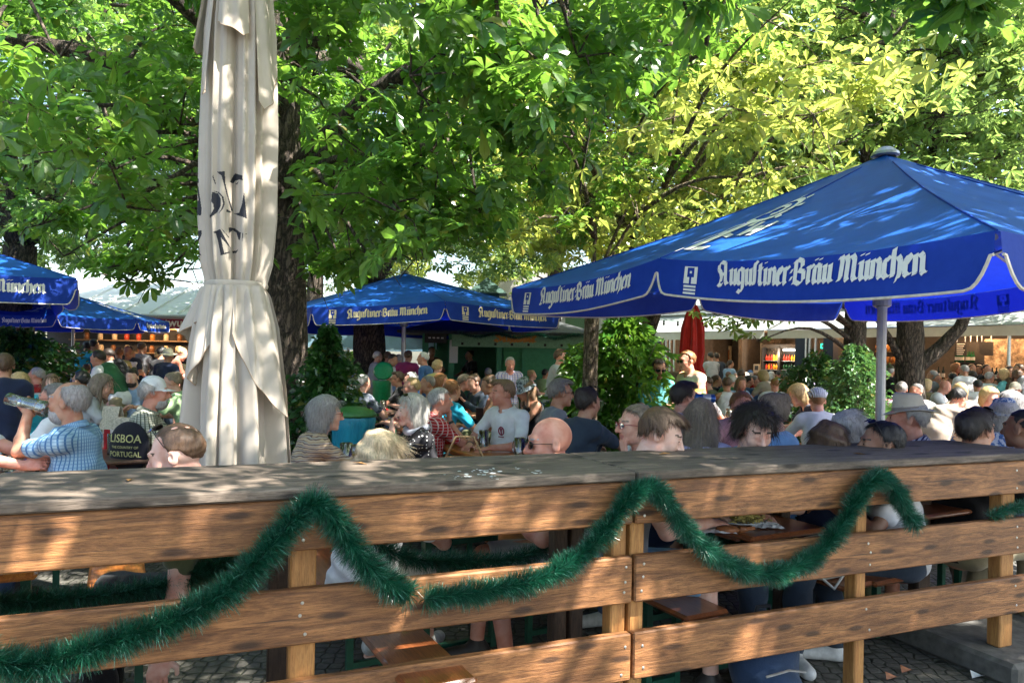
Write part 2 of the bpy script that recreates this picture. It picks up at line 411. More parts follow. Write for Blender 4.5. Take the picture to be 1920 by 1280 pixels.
tag(g.build('ground', cob.m, world=False), 'dark cobblestone paving of the beer garden', kind='structure')

# ================================================================ fence frame: a runs along it, b away from the camera
FA = R_(22.5); FD = Vector((math.cos(FA), math.sin(FA), 0)); FN = Vector((-math.sin(FA), math.cos(FA), 0)); F0 = Vector((0, 2.66, 0))
def FP(a, b, z): return F0 + FD * a + FN * b + Vector((0, 0, z))
MF = Matrix(((FD.x, FN.x, 0), (FD.y, FN.y, 0), (0, 0, 1)))
wcap = wood_mat('weathered_cap', (.072, .054, .040), (.24, .185, .14), .75, bump=.55)
wrail = wood_mat('stained_rail', (.13, .050, .016), (.46, .205, .072), .6, bump=.6)
wpost = wood_mat('post_wood', (.34, .14, .035), (.52, .26, .08), .6, axis='Z', knots=False)
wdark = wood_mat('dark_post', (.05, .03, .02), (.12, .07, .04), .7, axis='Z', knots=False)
screwm = plain('screw', (.55, .55, .52), .35, .9, bump=0)
def fbox(name, a0, a1, b0, b1, z0, z1, mat, parent, bev=.006, seg=False):
    mb = MB(); mb.box((0, 0, 0), (a1 - a0, b1 - b0, z1 - z0), bev=bev)
    o = mb.build(name, mat, parent, world=False); c = FP((a0 + a1) / 2, (b0 + b1) / 2, (z0 + z1) / 2) - parent.location
    o.location = RZ(-FA) @ c if parent.rotation_euler.z else c
    if not parent.rotation_euler.z: o.rotation_euler.z = FA
    return o
rngf = random.Random(3)
def panel(label, a0, a1, posts, dblend):
    root = empty('wooden_fence', FP((a0 + a1) / 2, .1, 0), FA)
    tag(root, label, 'fence', 'fence panels along the front of the beer garden')
    def P(name, b0, b1, z0, z1, mat, aa0=a0, aa1=a1, bev=.006):
        mb = MB(); mb.box((0, 0, 0), (aa1 - aa0, b1 - b0, z1 - z0), bev=bev)
        o = mb.build(name, mat, root, world=False)
        o.location = ((aa0 + aa1) / 2 - (a0 + a1) / 2, (b0 + b1) / 2 - .1, (z0 + z1) / 2); return o
    P('cap_board', .0, .60, 1.086, 1.122, wcap)
    e = .003
    P('rail', .012, .052, .915, 1.082, wrail, a0 + e, a1 - .002)
    P('rail', .012, .052, .608, .790, wrail, a0 + e, a1)
    P('rail', .012, .052, .305, .490, wrail, a0 + e, a1)
    for (pa, w) in posts:
        P('post', .054, .125, .12 if pa > 2.6 else .0, 1.083, wpost, pa - w / 2, pa + w / 2)
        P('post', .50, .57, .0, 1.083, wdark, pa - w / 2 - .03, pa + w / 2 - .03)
        for z in (.95, 1.03, .65, .70, .75, .34, .44):
            mb = MB(); mb.lathe([(.0, -.0025), (.0045, -.002), (.006, 0)], n=10); mb.xform(Matrix.Rotation(R_(-90), 4, 'X') if False else Matrix(((1, 0, 0, 0), (0, 0, 1, 0), (0, -1, 0, 0), (0, 0, 0, 1))))
            o = mb.build('screw', screwm, root, world=False); o.location = (pa + rngf.uniform(-.014, .014) - (a0 + a1) / 2, -.1 + .0115, z + rngf.uniform(-.008, .008))
    return root
panel('left stained timber fence panel with grey weathered shelf cap and bird droppings', -1.965, .5315, [(-.712, .085), (.494, .066), (-1.9, .085)], False)
panel('right stained timber fence panel with darker shelf cap, beyond the narrow joint', .540, 3.04, [(.578, .066), (1.785, .062), (2.80, .10)], False)
panel('outer left timber fence panel running out of the picture beside the near garland end', -4.45, -1.972, [(-2.04, .085), (-3.2, .085)], False)
# bird droppings on the cap
dm = plain('dropping', (.72, .72, .70), .8, var=.1, nscale=60)
mb = MB(); rr = random.Random(5)
for (a, b) in ((-.02, .14), (-.05, .05), (-.13, .10), (.12, .20), (.16, .12), (.02, .20), (-.06, .18), (-.17, .06), (.15, .09)):
    for k in range(7):
        r = abs(rr.gauss(0, .004)) + .0018; c = FP(a + rr.gauss(0, .014), b + rr.gauss(0, .028), 1.1225 + .0002 * k); m = 8
        vs = [c + Vector((math.cos(2 * math.pi * i / m) * r * rr.uniform(.6, 1.3), math.sin(2 * math.pi * i / m) * r * rr.uniform(.7, 1.6), 0)) for i in range(m)]
        mb.add(vs, [tuple(range(m))])
tag(mb.build('bird_dropping', dm), 'dried white bird droppings on the shelf cap left of the joint', 'dropping', kind='stuff')
lfm = plain('dry_leaf', (.20, .10, .03), .7, var=.5, nscale=50)
for k, (a, b) in enumerate(((-1.25, .30), (.95, .42), (1.9, .18), (-.45, .48), (2.35, .40))):
    m_ = MB(); c = FP(a, b, 1.124); t = rr.random() * 6; u = Vector((math.cos(t), math.sin(t), 0)); w = Vector((-u.y, u.x, 0)); m_.add([c - u * .035, c + w * .014 + Vector((0, 0, .008)), c + u * .035 + Vector((0, 0, .004)), c - w * .014 + Vector((0, 0, .006)), c + Vector((0, 0, .001))], [(0, 1, 4), (1, 2, 4), (2, 3, 4), (3, 0, 4)])
    tag(m_.build('fallen_leaf', lfm), ['dry brown leaf on the cap at the left end', 'dry brown leaf on the cap just right of the joint', 'dry brown leaf on the cap above the right post', 'dry brown leaf at the back of the cap by the cream blond head', 'dry brown leaf near the right end of the cap'][k], 'leaf')
# concrete plinth under the right end of the fence
conc = plain('old_concrete', (.10, .095, .085), .9, var=.3, nscale=18, bump=.6, bdist=.01)
mb = MB(); mb.box(FP(3.6, .35, .06), (2.0, .95, .12), MF, bev=.02)
tag(mb.build('kerb', conc), 'low concrete kerb under the right end of the fence', kind='structure')

# ================================================================ tinsel garlands
gm = NT('tinsel'); g_ = gm.n.new('ShaderNodeNewGeometry')
gm.base(gm.ramp(g_.outputs['Random Per Island'], [(0, (.004, .05, .026)), (.5, (.006, .060, .030)), (.88, (.015, .13, .07)), (1, (.16, .42, .32))])).set(Roughness=.28); gm.b.inputs['Specular IOR Level'].default_value = .7
_tr = gm.node('ShaderNodeBsdfTranslucent'); _tr.inputs[0].default_value = (.02, .22, .12, 1); _mx = gm.node('ShaderNodeMixShader'); _mx.inputs[0].default_value = .22
gm.link(gm.b.outputs[0], _mx.inputs[1]); gm.link(_tr.outputs[0], _mx.inputs[2]); gm.link(_mx.outputs[0], gm.out.inputs[0])
wirem = plain('garland_wire', (.02, .06, .03), .6, bump=0)
def front_pt(px, py, b):
    """point on the vertical plane b of the fence seen at px,py"""
    d = WP(px, py, 1.0) - Vector((0, 0, EYE)); o = Vector((0, 0, EYE)) - F0 - FN * b
    t = -(o.dot(FN)) / d.dot(FN); return Vector((0, 0, EYE)) + d * t
def smooth_path(pts, n):
    P = np.array([tuple(p) for p in pts]); L = np.r_[0, np.cumsum(np.linalg.norm(np.diff(P, axis=0), axis=1))]
    t = np.linspace(0, L[-1], n); Q = np.stack([np.interp(t, L, P[:, k]) for k in range(3)], 1)
    for _ in range(4): Q[1:-1] = (Q[:-2] + 2 * Q[1:-1] + Q[2:]) / 4
    return Q, L[-1]
def garland(px_pts, b, label, rad=.062, dens=12500, seed=1):
    rs = np.random.RandomState(seed); Q, L = smooth_path([front_pt(x, y, b) for x, y in px_pts], 60)
    N = int(L * dens); u = rs.rand(N) * 59; i = np.minimum(u.astype(int), 58); f = (u - i)[:, None]
    P = Q[i] * (1 - f) + Q[i + 1] * f; T = Q[i + 1] - Q[i]; T /= np.linalg.norm(T, axis=1)[:, None]
    D = rs.randn(N, 3); D -= T * (D * T).sum(1)[:, None]; D /= np.linalg.norm(D, axis=1)[:, None]
    D = D + T * (rs.randn(N, 1) * .35 + .35); D /= np.linalg.norm(D, axis=1)[:, None]
    ln = rad * .97 * (.72 + .33 * rs.rand(N, 1)) * (1 + .16 * np.sin(u * 1.7 + seed))[:, None]; droop = np.array([0, 0, -1.]) * (.12 * rs.rand(N, 1)) 
    W = np.cross(T, D); W /= np.linalg.norm(W, axis=1)[:, None] + 1e-9; ang = rs.rand(N, 1) * 3.14; W = W * np.cos(ang) + T * np.sin(ang) * .8
    wd = .0010
    a = P + W * wd * .6; b_ = P - W * wd * .6; m1 = P + D * ln * .6 + droop * ln * .4; e = P + D * ln + droop * ln * 1.4
    V = np.stack([a, b_, m1 - W * wd, m1 + W * wd, e + W * wd * .3, e - W * wd * .3], 1).reshape(-1, 3)
    k = np.arange(N)[:, None] * 6; F = np.concatenate([k + np.array([[0, 1, 2, 3]]), k + np.array([[3, 2, 5, 4]])], 0)
    root = empty('garland', tuple(Q[0])); tag(root, label, 'garland', 'green tinsel garlands on the fence')
    np_mesh('tinsel', V, F, gm.m, root, False, off=Q[0])
    MB().tube([tuple(q) for q in Q[::3]], .004, 6).build('wire', wirem, root)
    return root
garland([(-60, 1215), (0, 1245), (60, 1252), (150, 1222), (250, 1190), (350, 1150), (430, 1108), (480, 1055), (530, 1000), (565, 952), (592, 932), (622, 960), (650, 1010), (690, 1062), (735, 1098), (768, 1112)], -.05, 'near tinsel garland sagging at the lower left and rising to the left post', .070, seed=1)
garland([(795, 1122), (850, 1115), (950, 1100), (1030, 1082), (1095, 1040), (1145, 985), (1180, 925), (1212, 892), (1238, 915), (1262, 962), (1310, 1020), (1370, 1062), (1430, 1080), (1500, 1065), (1555, 1020), (1595, 960), (1622, 905), (1648, 882), (1676, 900), (1688, 935), (1700, 965), (1715, 980)], -.05, 'near tinsel garland in two swags across the fence joint and the right post', .060, seed=2)
garland([(-40, 1125), (30, 1130), (110, 1122), (200, 1115), (300, 1100), (380, 1072), (450, 1045), (500, 1000)], .66, 'far side tinsel garland seen through the gap at the left end', .066, 8000, seed=3)
garland([(690, 1005), (740, 1040), (800, 1052), (880, 1050), (960, 1050), (1020, 1030), (1065, 1000), (1110, 960)], .66, 'far side tinsel garland seen through the gap left of the joint', .064, 8000, seed=4)
garland([(1225, 935), (1270, 985), (1350, 1020), (1430, 1015), (1500, 990), (1545, 955), (1580, 910)], .66, 'far side tinsel garland seen through the gap behind the plate', .055, 4500, seed=5)
garland([(1640, 930), (1700, 972), (1760, 972), (1810, 955), (1850, 925), (1880, 890)], .66, 'far side tinsel garland swag left of the right end post', .052, 4500, seed=6)
garland([(1856, 968), (1890, 955), (1930, 945), (2000, 925)], .02, 'short end of tinsel garland at the right edge of the fence', .045, 4500, seed=7)
# ================================================================ parasols
BLUE = (.006, .085, .50); 
def canopy_mat(name, c, tr, tcol, rough=.6):
    key = ('cm', name)
    if key in MATS: return MATS[key]
    t = NT(name); v = t.coords(); n = t.noise(v, 1.4, 8, .72); n2 = t.noise(v, 300., 2)
    t.base(t.ramp(n, [(.3, tuple(x * .72 for x in c)), (.7, tuple(min(1, x * 1.22 + .012) for x in c))])).set(Roughness=rough)
    t.b.inputs['Specular IOR Level'].default_value = .2
    t.bump(t.math('ADD', n, t.math('MULTIPLY', n2, .05)), .35, .02)
    s = t.node('ShaderNodeBsdfTranslucent'); s.inputs[0].default_value = (*tcol, 1); mx = t.node('ShaderNodeMixShader'); mx.inputs[0].default_value = tr
    t.link(t.b.outputs[0], mx.inputs[1]); t.link(s.outputs[0], mx.inputs[2]); t.link(mx.outputs[0], t.out.inputs[0]); MATS[key] = t.m; return t.m
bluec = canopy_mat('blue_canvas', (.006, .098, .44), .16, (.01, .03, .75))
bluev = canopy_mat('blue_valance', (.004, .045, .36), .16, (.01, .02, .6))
whitec = canopy_mat('white_canvas', (.70, .72, .72), .35, (.7, .75, .8))
pipem = plain('piping', (.62, .56, .48), .7, bump=0); letm = plain('lettering', (.74, .74, .72), .7, var=.05, bump=0); letc = plain('cream_lettering', (.72, .62, .42), .7, var=.05, bump=0)
alum = plain('grey_aluminium', (.36, .38, .42), .38, .7, var=.06, bump=0); darkm = plain('black_plastic', (.02, .02, .022), .45, bump=0)
def parasol(label, c, verts, rim, apex, val, text=None, notch=True, pole=.04, mats=(None, None), rimz=None, emblem=(), tcol=None, tilt=(0, 0), sag=.10, skip_text=(), sc=1.0, logo=True, group='blue brewery parasols'):
    """verts: list of (dx,dy,dz,corner?) about the pole, counter-clockwise seen from above. rim / apex heights"""
    root = empty('parasol', (c[0], c[1], 0)); tag(root, label, 'parasol', group)
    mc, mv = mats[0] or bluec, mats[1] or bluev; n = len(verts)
    A = Vector((c[0] + tilt[0] * (apex - rim), c[1] + tilt[1] * (apex - rim), apex))
    V = [Vector((c[0] + v[0], c[1] + v[1], rim + v[2] - tilt[0] * v[0] - tilt[1] * v[1])) for v in verts]
    # canopy
    vs = []; fs = []; NR = 12; NS = 8
    def cp(k, r, s):
        a, b = V[k % n], V[(k + 1) % n]; e = a.lerp(b, s); p = A.lerp(e, r)
        p.z -= 4 * s * (1 - s) * sag * r * .55 + sag * .8 * math.sin(math.pi * r) * .5; return p
    mb = MB()
    for k in range(n):
        rows = [[cp(k, r / NR, s / NS) for s in range(NS + 1)] for r in range(NR + 1)]
        b = len(mb.v); mb.v += [tuple(p) for row in rows for p in row]
        for r in range(NR):
            for s in range(NS):
                q = b + r * (NS + 1) + s
                if r == 0: mb.f.append((q, q + NS + 2, q + NS + 1))
                else: mb.f.append((q, q + 1, q + NS + 2, q + NS + 1))
                mb.m.append(0)
    mb.build('canopy', mc, root, True)
    for k in range(n): MB().tube([cp(k, r / 8, 0) + Vector((0, 0, .003)) for r in range(1, 9)], .0045, 5).build('seam', mv, root)
    # valances
    for k in range(n):
        a, b = V[k], V[(k + 1) % n]; e = (b - a); L = e.length; out = Vector((e.y, -e.x, 0)).normalized()
        if out.dot(a + e * .5 - Vector((c[0], c[1], a.z))) < 0: out = -out
        ns = 40; nv = 5
        def vp(u, t, a=a, b=b, out=out, k=k, L=L):
            p = cp(k, 1, u); d = val * t
            return p + Vector((0, 0, -d)) + out * (.012 + .10 * d + .012 * math.sin(u * L * 5 + k * 2) * t)
        def bot(u, L=L):
            if not notch: return 1.0
            m_ = min(u, 1 - u) * L; w = .10 * sc
            if m_ < .012: return .42
            return .42 + .58 * (1 - (1 - min(1, (m_ - .012) / w)) ** 2.4)
        us = sorted(set([0, .006, .012, .02, .03, .04, .055, .07] + [i / ns for i in range(4, ns - 3)] + [1, .994, .988, .98, .97, .96, .945, .93]))
        vm = MB()
        for u in us:
            for j in range(nv + 1): vm.v.append(tuple(vp(u, bot(u) * j / nv)))
        for i in range(len(us) - 1):
            for j in range(nv):
                q = i * (nv + 1) + j; vm.f.append((q, q + nv + 1, q + nv + 2, q + 1)); vm.m.append(0)
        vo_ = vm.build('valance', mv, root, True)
        pts = [vp(u, bot(u)) + out * .003 for u in us]
        MB().tube(pts, .007 * sc, 5).build('piping', pipem, vo_)
        if text and k not in skip_text:
            # reading direction: left to right for someone outside looking in
            right = Vector((-out.y, out.x, 0)); flip = e.dot(right) < 0
            tw = .60 * L; lm = MB()
            Q, w = lettering(text); s_ = tw / w; xh = s_
            def fn(x, y, w_, dz):
                u = (.27 * L + x * s_) / L; u = 1 - u if flip else u
                t = (.60 * val - y * min(s_ * 1.05, val * .40)) / val
                return vp(u, t) + out * (.006 + dz)
            lay_text(lm, text, fn)
            if lm.f: lm.build('lettering', tcol or letm, vo_)
            lm = MB()
            if logo:
                def lq(x0, y0, x1, y1):
                    N_ = 3
                    for i in range(N_):
                        xa, xb = x0 + (x1 - x0) * i / N_, x0 + (x1 - x0) * (i + 1) / N_
                        def g_(x, y): u = x / L; u = 1 - u if flip else u; return vp(u, y / val) + out * .006
                        lm.quad(g_(xa, y0), g_(xb, y0), g_(xb, y1), g_(xa, y1))
                X0 = .13 * L; W_ = .055 * L; H_ = .46 * val; Y0 = .17 * val
                # logo plate with a crozier cut out of it: frame, ring, stem, two letters below, three lines of small print
                lq(X0, Y0, X0 + W_, Y0 + .06 * H_); lq(X0, Y0, X0 + W_ * .12, Y0 + H_); lq(X0 + W_ * .88, Y0, X0 + W_, Y0 + H_)
                lq(X0 + W_ * .12, Y0 + .62 * H_, X0 + W_ * .42, Y0 + H_); lq(X0 + W_ * .58, Y0 + .62 * H_, X0 + W_ * .88, Y0 + H_)
                lq(X0 + W_ * .12, Y0 + .06 * H_, X0 + W_ * .24, Y0 + .62 * H_); lq(X0 + W_ * .76, Y0 + .06 * H_, X0 + W_ * .88, Y0 + .62 * H_); lq(X0 + W_ * .42, Y0 + .26 * H_, X0 + W_ * .58, Y0 + .4 * H_)
                for j in range(3): lq(X0 + W_ * .05, Y0 + H_ * (1.10 + .20 * j), X0 + W_ * .95, Y0 + H_ * (1.22 + .20 * j))
            if lm.f: lm.build('logo', tcol or letm, vo_)
    for (k, r0, r1, s0, s1) in emblem:
        em = MB()
        def ep(x, y):
            r = r1 + (r0 - r1) * y; s = s0 + (s1 - s0) * x; kk, s = (k, s) if s >= 0 else ((k - 1) % n, 1 + s); return cp(kk, r, s) + Vector((0, 0, .010))
        def stroke(pl, w, n_=1):
            for i in range(len(pl) - 1):
                (x0, y0), (x1, y1) = pl[i], pl[i + 1]; L_ = math.hypot(x1 - x0, y1 - y0) or 1; px, py = -(y1 - y0) / L_ * w, (x1 - x0) / L_ * w
                p = [ep(x0 - px, y0 - py), ep(x1 - px, y1 - py), ep(x1 + px, y1 + py), ep(x0 + px, y0 + py)]; em.add([q + Vector((0, 0, .0004 * (i % 5))) for q in p], [(0, 1, 2, 3)])
        stroke([(.5, -.05), (.5, .5)], .045); stroke([(.3, .0), (.7, .0)], .035)
        stroke([(.5 + .22 * math.cos(a), .72 + .22 * math.sin(a)) for a in [R_(-90 + 30 * i) for i in range(13)]], .035)
        stroke([(.5 + .10 * math.cos(a), .72 + .10 * math.sin(a)) for a in [R_(-60 + 40 * i) for i in range(8)]], .03)
        for i in range(8):
            a = R_(45 * i + 22); stroke([(.5 + .26 * math.cos(a), .72 + .26 * math.sin(a)), (.5 + .33 * math.cos(a), .72 + .33 * math.sin(a))], .03)
        stroke([(.10, .50), (.24, .50)], .03); stroke([(.19, .5), (.19, .26), (.10, .22)], .035)
        stroke([(.70, .5), (.76, .24), (.83, .42), (.90, .24), (.96, .5)], .03); stroke([(.34, .32), (.66, .22)], .03)
        em.build('emblem', letm, root)
    # frame
    hubz = rim - .10 * sc; ph = A.z - .05
    MB().tube([(c[0], c[1], 0), (c[0] + tilt[0] * 1, c[1] + tilt[1] * 1, ph)], pole, 14).build('pole', alum, root)
    hb = MB(); hb.lathe([(pole, -.09), (pole * 1.9, -.07), (pole * 1.9, .02), (pole, .04)], (c[0], c[1], hubz), 14); hb.build('hub', alum, root)
    for k in range(n):
        p = A.lerp(V[k], .99) - Vector((0, 0, .03)); mid = A.lerp(V[k], .45) - Vector((0, 0, .05 + sag * .4))
        MB().tube([A - Vector((0, 0, .10)), mid, p], .013 * sc, 6).build('rib', alum, root)
        MB().tube([(c[0], c[1], hubz), mid], .014 * sc, 6).build('strut', alum, root)
    MB().lathe([(0, .05), (.05, .048), (.095 * sc, .010), (.10 * sc, -.010), (.075 * sc, -.018)], A, 16).build('top_cap', alum, root)
    return root
def square_verts(w, l, ph, sb):
    c, s = math.cos(ph), math.sin(ph)
    return [(a * w * c - b * l * s, a * w * s + b * l * c, sb if 0 in (a, b) else 0) for (a, b) in ((-1, -1), (0, -1), (1, -1), (1, 0), (1, 1), (0, 1), (-1, 1), (-1, 0))]
TXT = 'Augustiner:Bräu München'
VB = square_verts(2.066, 2.007, .468, .077)
# order: C(-1,-1) .. E(1,1) .. A(-1,1) B(-1,0)
parasol('largest blue parasol, close on the right, with a grey pole', (2.750, 5.483), VB, EYE + .621, EYE + 1.569, .215, TXT, emblem=[(7, .40, .90, -.15, .21)], tilt=(-.013, -.034), pole=.034)
Z1 = 16.0
parasol('blue parasol in the middle of the garden with a sunlit top and cream lettering', (-2.35, 15.9), [(-1.25, -2.7, .02), (1.13, -2.7, .17), (3.27, -1.1, .12), (2.25, 1.1, .11), (1.25, 2.7, -.05), (-1.15, 2.9, .04), (-2.6, 1.1, 0), (-2.4, -1.1, .05)], EYE + .86, EYE + 1.83, .33, TXT, tcol=letc, sag=.06, pole=.05)
parasol('blue parasol cut by the left edge, above the seated men', (-8.89, 9.68), square_verts(2.5, 2.5, .62, .09), EYE + .90, EYE + 2.0, .32, TXT, pole=.04)
oc = [(1.64 * math.cos(R_(22.5 + 45 * i)), 1.64 * math.sin(R_(22.5 + 45 * i)), 0) for i in range(8)]
parasol('smaller eight sided blue parasol on a white pole, left of the cream parasol', (-8.36, 14.0), oc, EYE + .62, EYE + 1.08, .20, TXT, pole=.03, emblem=[(5, .30, .80, .2, .8), (7, .30, .80, .2, .8)], sc=.7, sag=.05, skip_text=(6,), logo=False)
lbluev = canopy_mat('pale_blue_valance', (.30, .50, .62), .3, (.4, .6, .7))
parasol('white brewery parasol with pale blue valance far behind the middle one', (-4.9, 22.0), square_verts(2.7, 2.7, .05, .0), EYE + .66, EYE + 1.9, .40, None, mats=(whitec, lbluev), pole=.05, notch=False, group=None)
# lettering on the white parasol's front slope
mb = MB(); blm = plain('blue_lettering', (.05, .16, .42), .7, bump=0)
# closed red parasol
redm = cloth((.34, .015, .012), .1, 'red_canvas')
def closed_parasol(name, label, x, y, z0, z1, prof, folds, mat, polec, amp=.3, seed=1, tie=None):
    root = empty('closed_parasol', (x, y, 0)); tag(root, label, 'parasol')
    rs = random.Random(seed); n = 128; rows = 60; ph = rs.random() * 6; vs = []
    for i in range(rows + 1):
        t = i / rows; z = z0 + (z1 - z0) * t; r = float(np.interp(t, [p[0] for p in prof], [p[1] for p in prof]))
        for k in range(n):
            a = 2 * math.pi * k / n; w = math.sin(folds * a + ph + .6 * math.sin(3 * t * 3 + a)) ; w = (abs(w) ** .6) * (1 if w > 0 else -1)
            w2 = math.sin((folds * 2 + 1) * a + 2 * t + ph * 2); rr = r * (1 + amp * .55 * w + amp * .2 * w2)
            vs.append((x + rr * math.cos(a), y + rr * math.sin(a), z))
    F = [(i * n + k, i * n + (k + 1) % n, (i + 1) * n + (k + 1) % n, (i + 1) * n + k) for i in range(rows) for k in range(n)]
    mb = MB(); mb.add(vs, F); mb.build('canopy', mat, root, True)
    MB().tube([(x, y, 0), (x, y, z1 + .04)], .03, 10).build('pole', polec, root)
    MB().lathe([(0, .06), (.035, .04), (.045, 0)], (x, y, z1), 12).build('top_cap', polec, root)
    if tie:
        t = (tie - z0) / (z1 - z0); r = float(np.interp(t, [p[0] for p in prof], [p[1] for p in prof])) * 1.06
        MB().lathe([(r, -.015), (r * 1.06, 0), (r, .015)], (x, y, tie), 24).build('tie_strap', mat, root)
    return root
p = WP(1298, 700, 11.5)
closed_parasol('closed_parasol', 'closed dark red parasol behind the man in the striped polo shirt', p.x, p.y, 1.0, WP(1298, 572, 11.5).z, [(0, .20), (.25, .17), (.35, .13), (.5, .17), (.75, .15), (.9, .10), (1, .05)], 7, redm, alum, .35, 4, tie=1.35)

# ================================================================ the cream closed parasol close by: long hanging folds, tied, with overlapping flaps
creamm = NT('cream_canvas'); v = creamm.coords(); n1 = creamm.noise(v, 3., 4); n2 = creamm.noise(v, 320., 2); st = creamm.noise(creamm.coords('Object', (9, 9, 1)), 2., 5)
cc = creamm.ramp(n1, [(.3, (.44, .385, .32)), (.7, (.57, .51, .43))]); cc = creamm.mix(creamm.ramp(st, [(.5, (0, 0, 0)), (.8, (.35, .35, .35))]), cc, (.42, .34, .25))
creamm.base(cc).set(Roughness=.85); creamm.bump(creamm.math('ADD', n1, creamm.math('MULTIPLY', n2, .15)), .3, .01)
_s = creamm.node('ShaderNodeBsdfTranslucent'); _s.inputs[0].default_value = (.6, .5, .38, 1); _m = creamm.node('ShaderNodeMixShader'); _m.inputs[0].default_value = .12
creamm.link(creamm.b.outputs[0], _m.inputs[1]); creamm.link(_s.outputs[0], _m.inputs[2]); creamm.link(_m.outputs[0], creamm.out.inputs[0])
hemm = plain('hem', (.36, .26, .18), .8, bump=0)
CX, CY = WP(440, 700, 3.95).x, 3.95
croot = empty('closed_parasol', (CX, CY, 0)); tag(croot, 'tall closed cream parasol with black letters, tied at the middle, close on the left', 'parasol')
def Zof(py): return WP(440, py, CY).z
def Wof(px): return px / FPX * CY
def fold_sheet(z0, z1, rad, nf, amp, ph, a0=0, a1=2 * math.pi, hem=None, seed=0, rows=70, cols=220, off=(0, 0)):
    """hanging cloth: rad(t) radius against height t 0 bottom..1 top; hem(a) lifts the lower edge"""
    V = np.zeros((rows + 1, cols + 1, 3)); A = np.linspace(a0, a1, cols + 1)
    for i in range(rows + 1):
        t = i / rows; lo = z0 + (np.array([hem(a) for a in A]) if hem else 0); z = lo + (z1 - lo) * t
        tt = (z - z0) / (z1 - z0); r = np.interp(tt, rad[0], rad[1]); 
        w = np.sin(nf * A + ph + .5 * np.sin(2.2 * tt + A * 1.3) + seed); w = np.sign(w) * np.abs(w) ** .7
        w2 = np.sin((nf * 2.3) * A + 1.7 * ph + 1.2 * tt); w3 = np.sin(nf * 4.1 * A + 3 * tt + seed)
        rr = r * (1 + amp * w * (.55 + .45 * (1 - tt)) + amp * .35 * w2 + amp * .12 * w3)
        V[i, :, 0] = CX + off[0] + rr * np.cos(A); V[i, :, 1] = CY + off[1] + rr * np.sin(A); V[i, :, 2] = z
    return V
def sheet_obj(name, V, mat, parent, hemline=True):
    r, c = V.shape[:2]; idx = np.arange(r * c).reshape(r, c)
    F = np.stack([idx[:-1, :-1], idx[:-1, 1:], idx[1:, 1:], idx[1:, :-1]], -1).reshape(-1, 4)
    o = np_mesh(name, V.reshape(-1, 3), F, mat, parent, True, off=tuple(parent.location))
    if hemline: MB().tube([tuple(p) for p in V[0][::2]], .0022, 5).build('hem', hemm, o)
    return o
zt = Zof(535); zb = Zof(885) - .12; ztop = Zof(-90)
r0 = Wof(60)
# skirt below the tie, and the gathered column above it
V = fold_sheet(zb, zt, ([0, .15, .5, .8, .95, 1], [Wof(84), Wof(84), Wof(78), Wof(68), Wof(56), Wof(44)]), 7, .22, .9); sheet_obj('canopy_skirt', V, creamm.m, croot)
V = fold_sheet(zt, ztop, ([0, .06, .2, .45, .75, 1], [Wof(43), Wof(51), Wof(57), Wof(58), Wof(54), Wof(42)]), 7, .23, .3, seed=1, rows=560, cols=620); cano = sheet_obj('canopy', V, creamm.m, croot, False)
# the black serif letters are printed on the cloth and broken by its folds
inkm = plain('black_ink', (.018, .02, .028), .75, bump=0); cano.data.materials.append(inkm)
INKP = [[(385, 245), (475, 240), (480, 375), (520, 540), (565, 670), (545, 675), (490, 480), (440, 290)], [(490, 655), (545, 675), (535, 695), (495, 685)], [(345, 275), (380, 385), (370, 385), (340, 300)]] + [[(335, 465), (400, 480), (430, 540), (430, 620), (390, 690), (310, 750), (312, 720), (355, 650), (350, 600), (325, 570)], [(345, 455), (410, 465), (460, 520), (475, 590), (455, 650), (405, 705), (440, 640), (455, 590), (440, 520), (400, 475)]] + [[(530, 355), (585, 262), (665, 285), (668, 340), (630, 330), (590, 345), (565, 375)], [(590, 380), (630, 345), (610, 385)], [(685, 460), (715, 755), (575, 705), (630, 690), (660, 600)]] + [[(340, 905), (425, 870), (545, 1085), (540, 1085), (430, 960), (470, 1135), (430, 1155), (400, 1000), (375, 915)], [(440, 865), (525, 960), (520, 970), (450, 885)], [(425, 1140), (525, 1115), (525, 1130), (430, 1158)]] + [[(515, 850), (580, 860), (650, 910), (640, 990), (625, 985), (600, 910), (560, 880), (520, 915)], [(555, 1110), (600, 1105), (625, 1085), (600, 1130), (560, 1135)], [(665, 915), (672, 915), (668, 1000), (660, 998)], [(700, 920), (715, 920), (705, 935)]] + [[(160, 320), (190, 320), (190, 365), (165, 370)], [(165, 380), (185, 400), (220, 640), (215, 720), (160, 720), (160, 560), (190, 560)], [(175, 890), (220, 880), (222, 930), (190, 1000), (200, 1130), (222, 1160), (190, 1150), (172, 1050)]]
def _inside(P, poly):
    x, y = P[:, 0], P[:, 1]; c = np.zeros(len(P), bool); n = len(poly)
    for i in range(n):
        (x0, y0), (x1, y1) = poly[i], poly[(i + 1) % n]
        if y0 != y1: c ^= ((y0 > y) != (y1 > y)) & (x < (x1 - x0) * (y - y0) / (y1 - y0) + x0)
    return c
_C = (V[:-1, :-1] + V[1:, 1:]).reshape(-1, 3) / 2; _mi = np.zeros(len(_C), np.int32)
_px = 960 + FPX * (_C[:, 0] * math.cos(ROLL) + (_C[:, 2] - EYE) * math.sin(ROLL)) / _C[:, 1]; _py = HORZ - FPX * (-_C[:, 0] * math.sin(ROLL) + (_C[:, 2] - EYE) * math.cos(ROLL)) / _C[:, 1]; _P = np.stack([(_px - 340) * 1280 / 220, (_py - 280) * 1280 / 220], 1)
for pl in INKP: _mi[_inside(_P, pl) & (_C[:, 1] < CY)] = 1
cano.data.polygons.foreach_set('material_index', _mi)
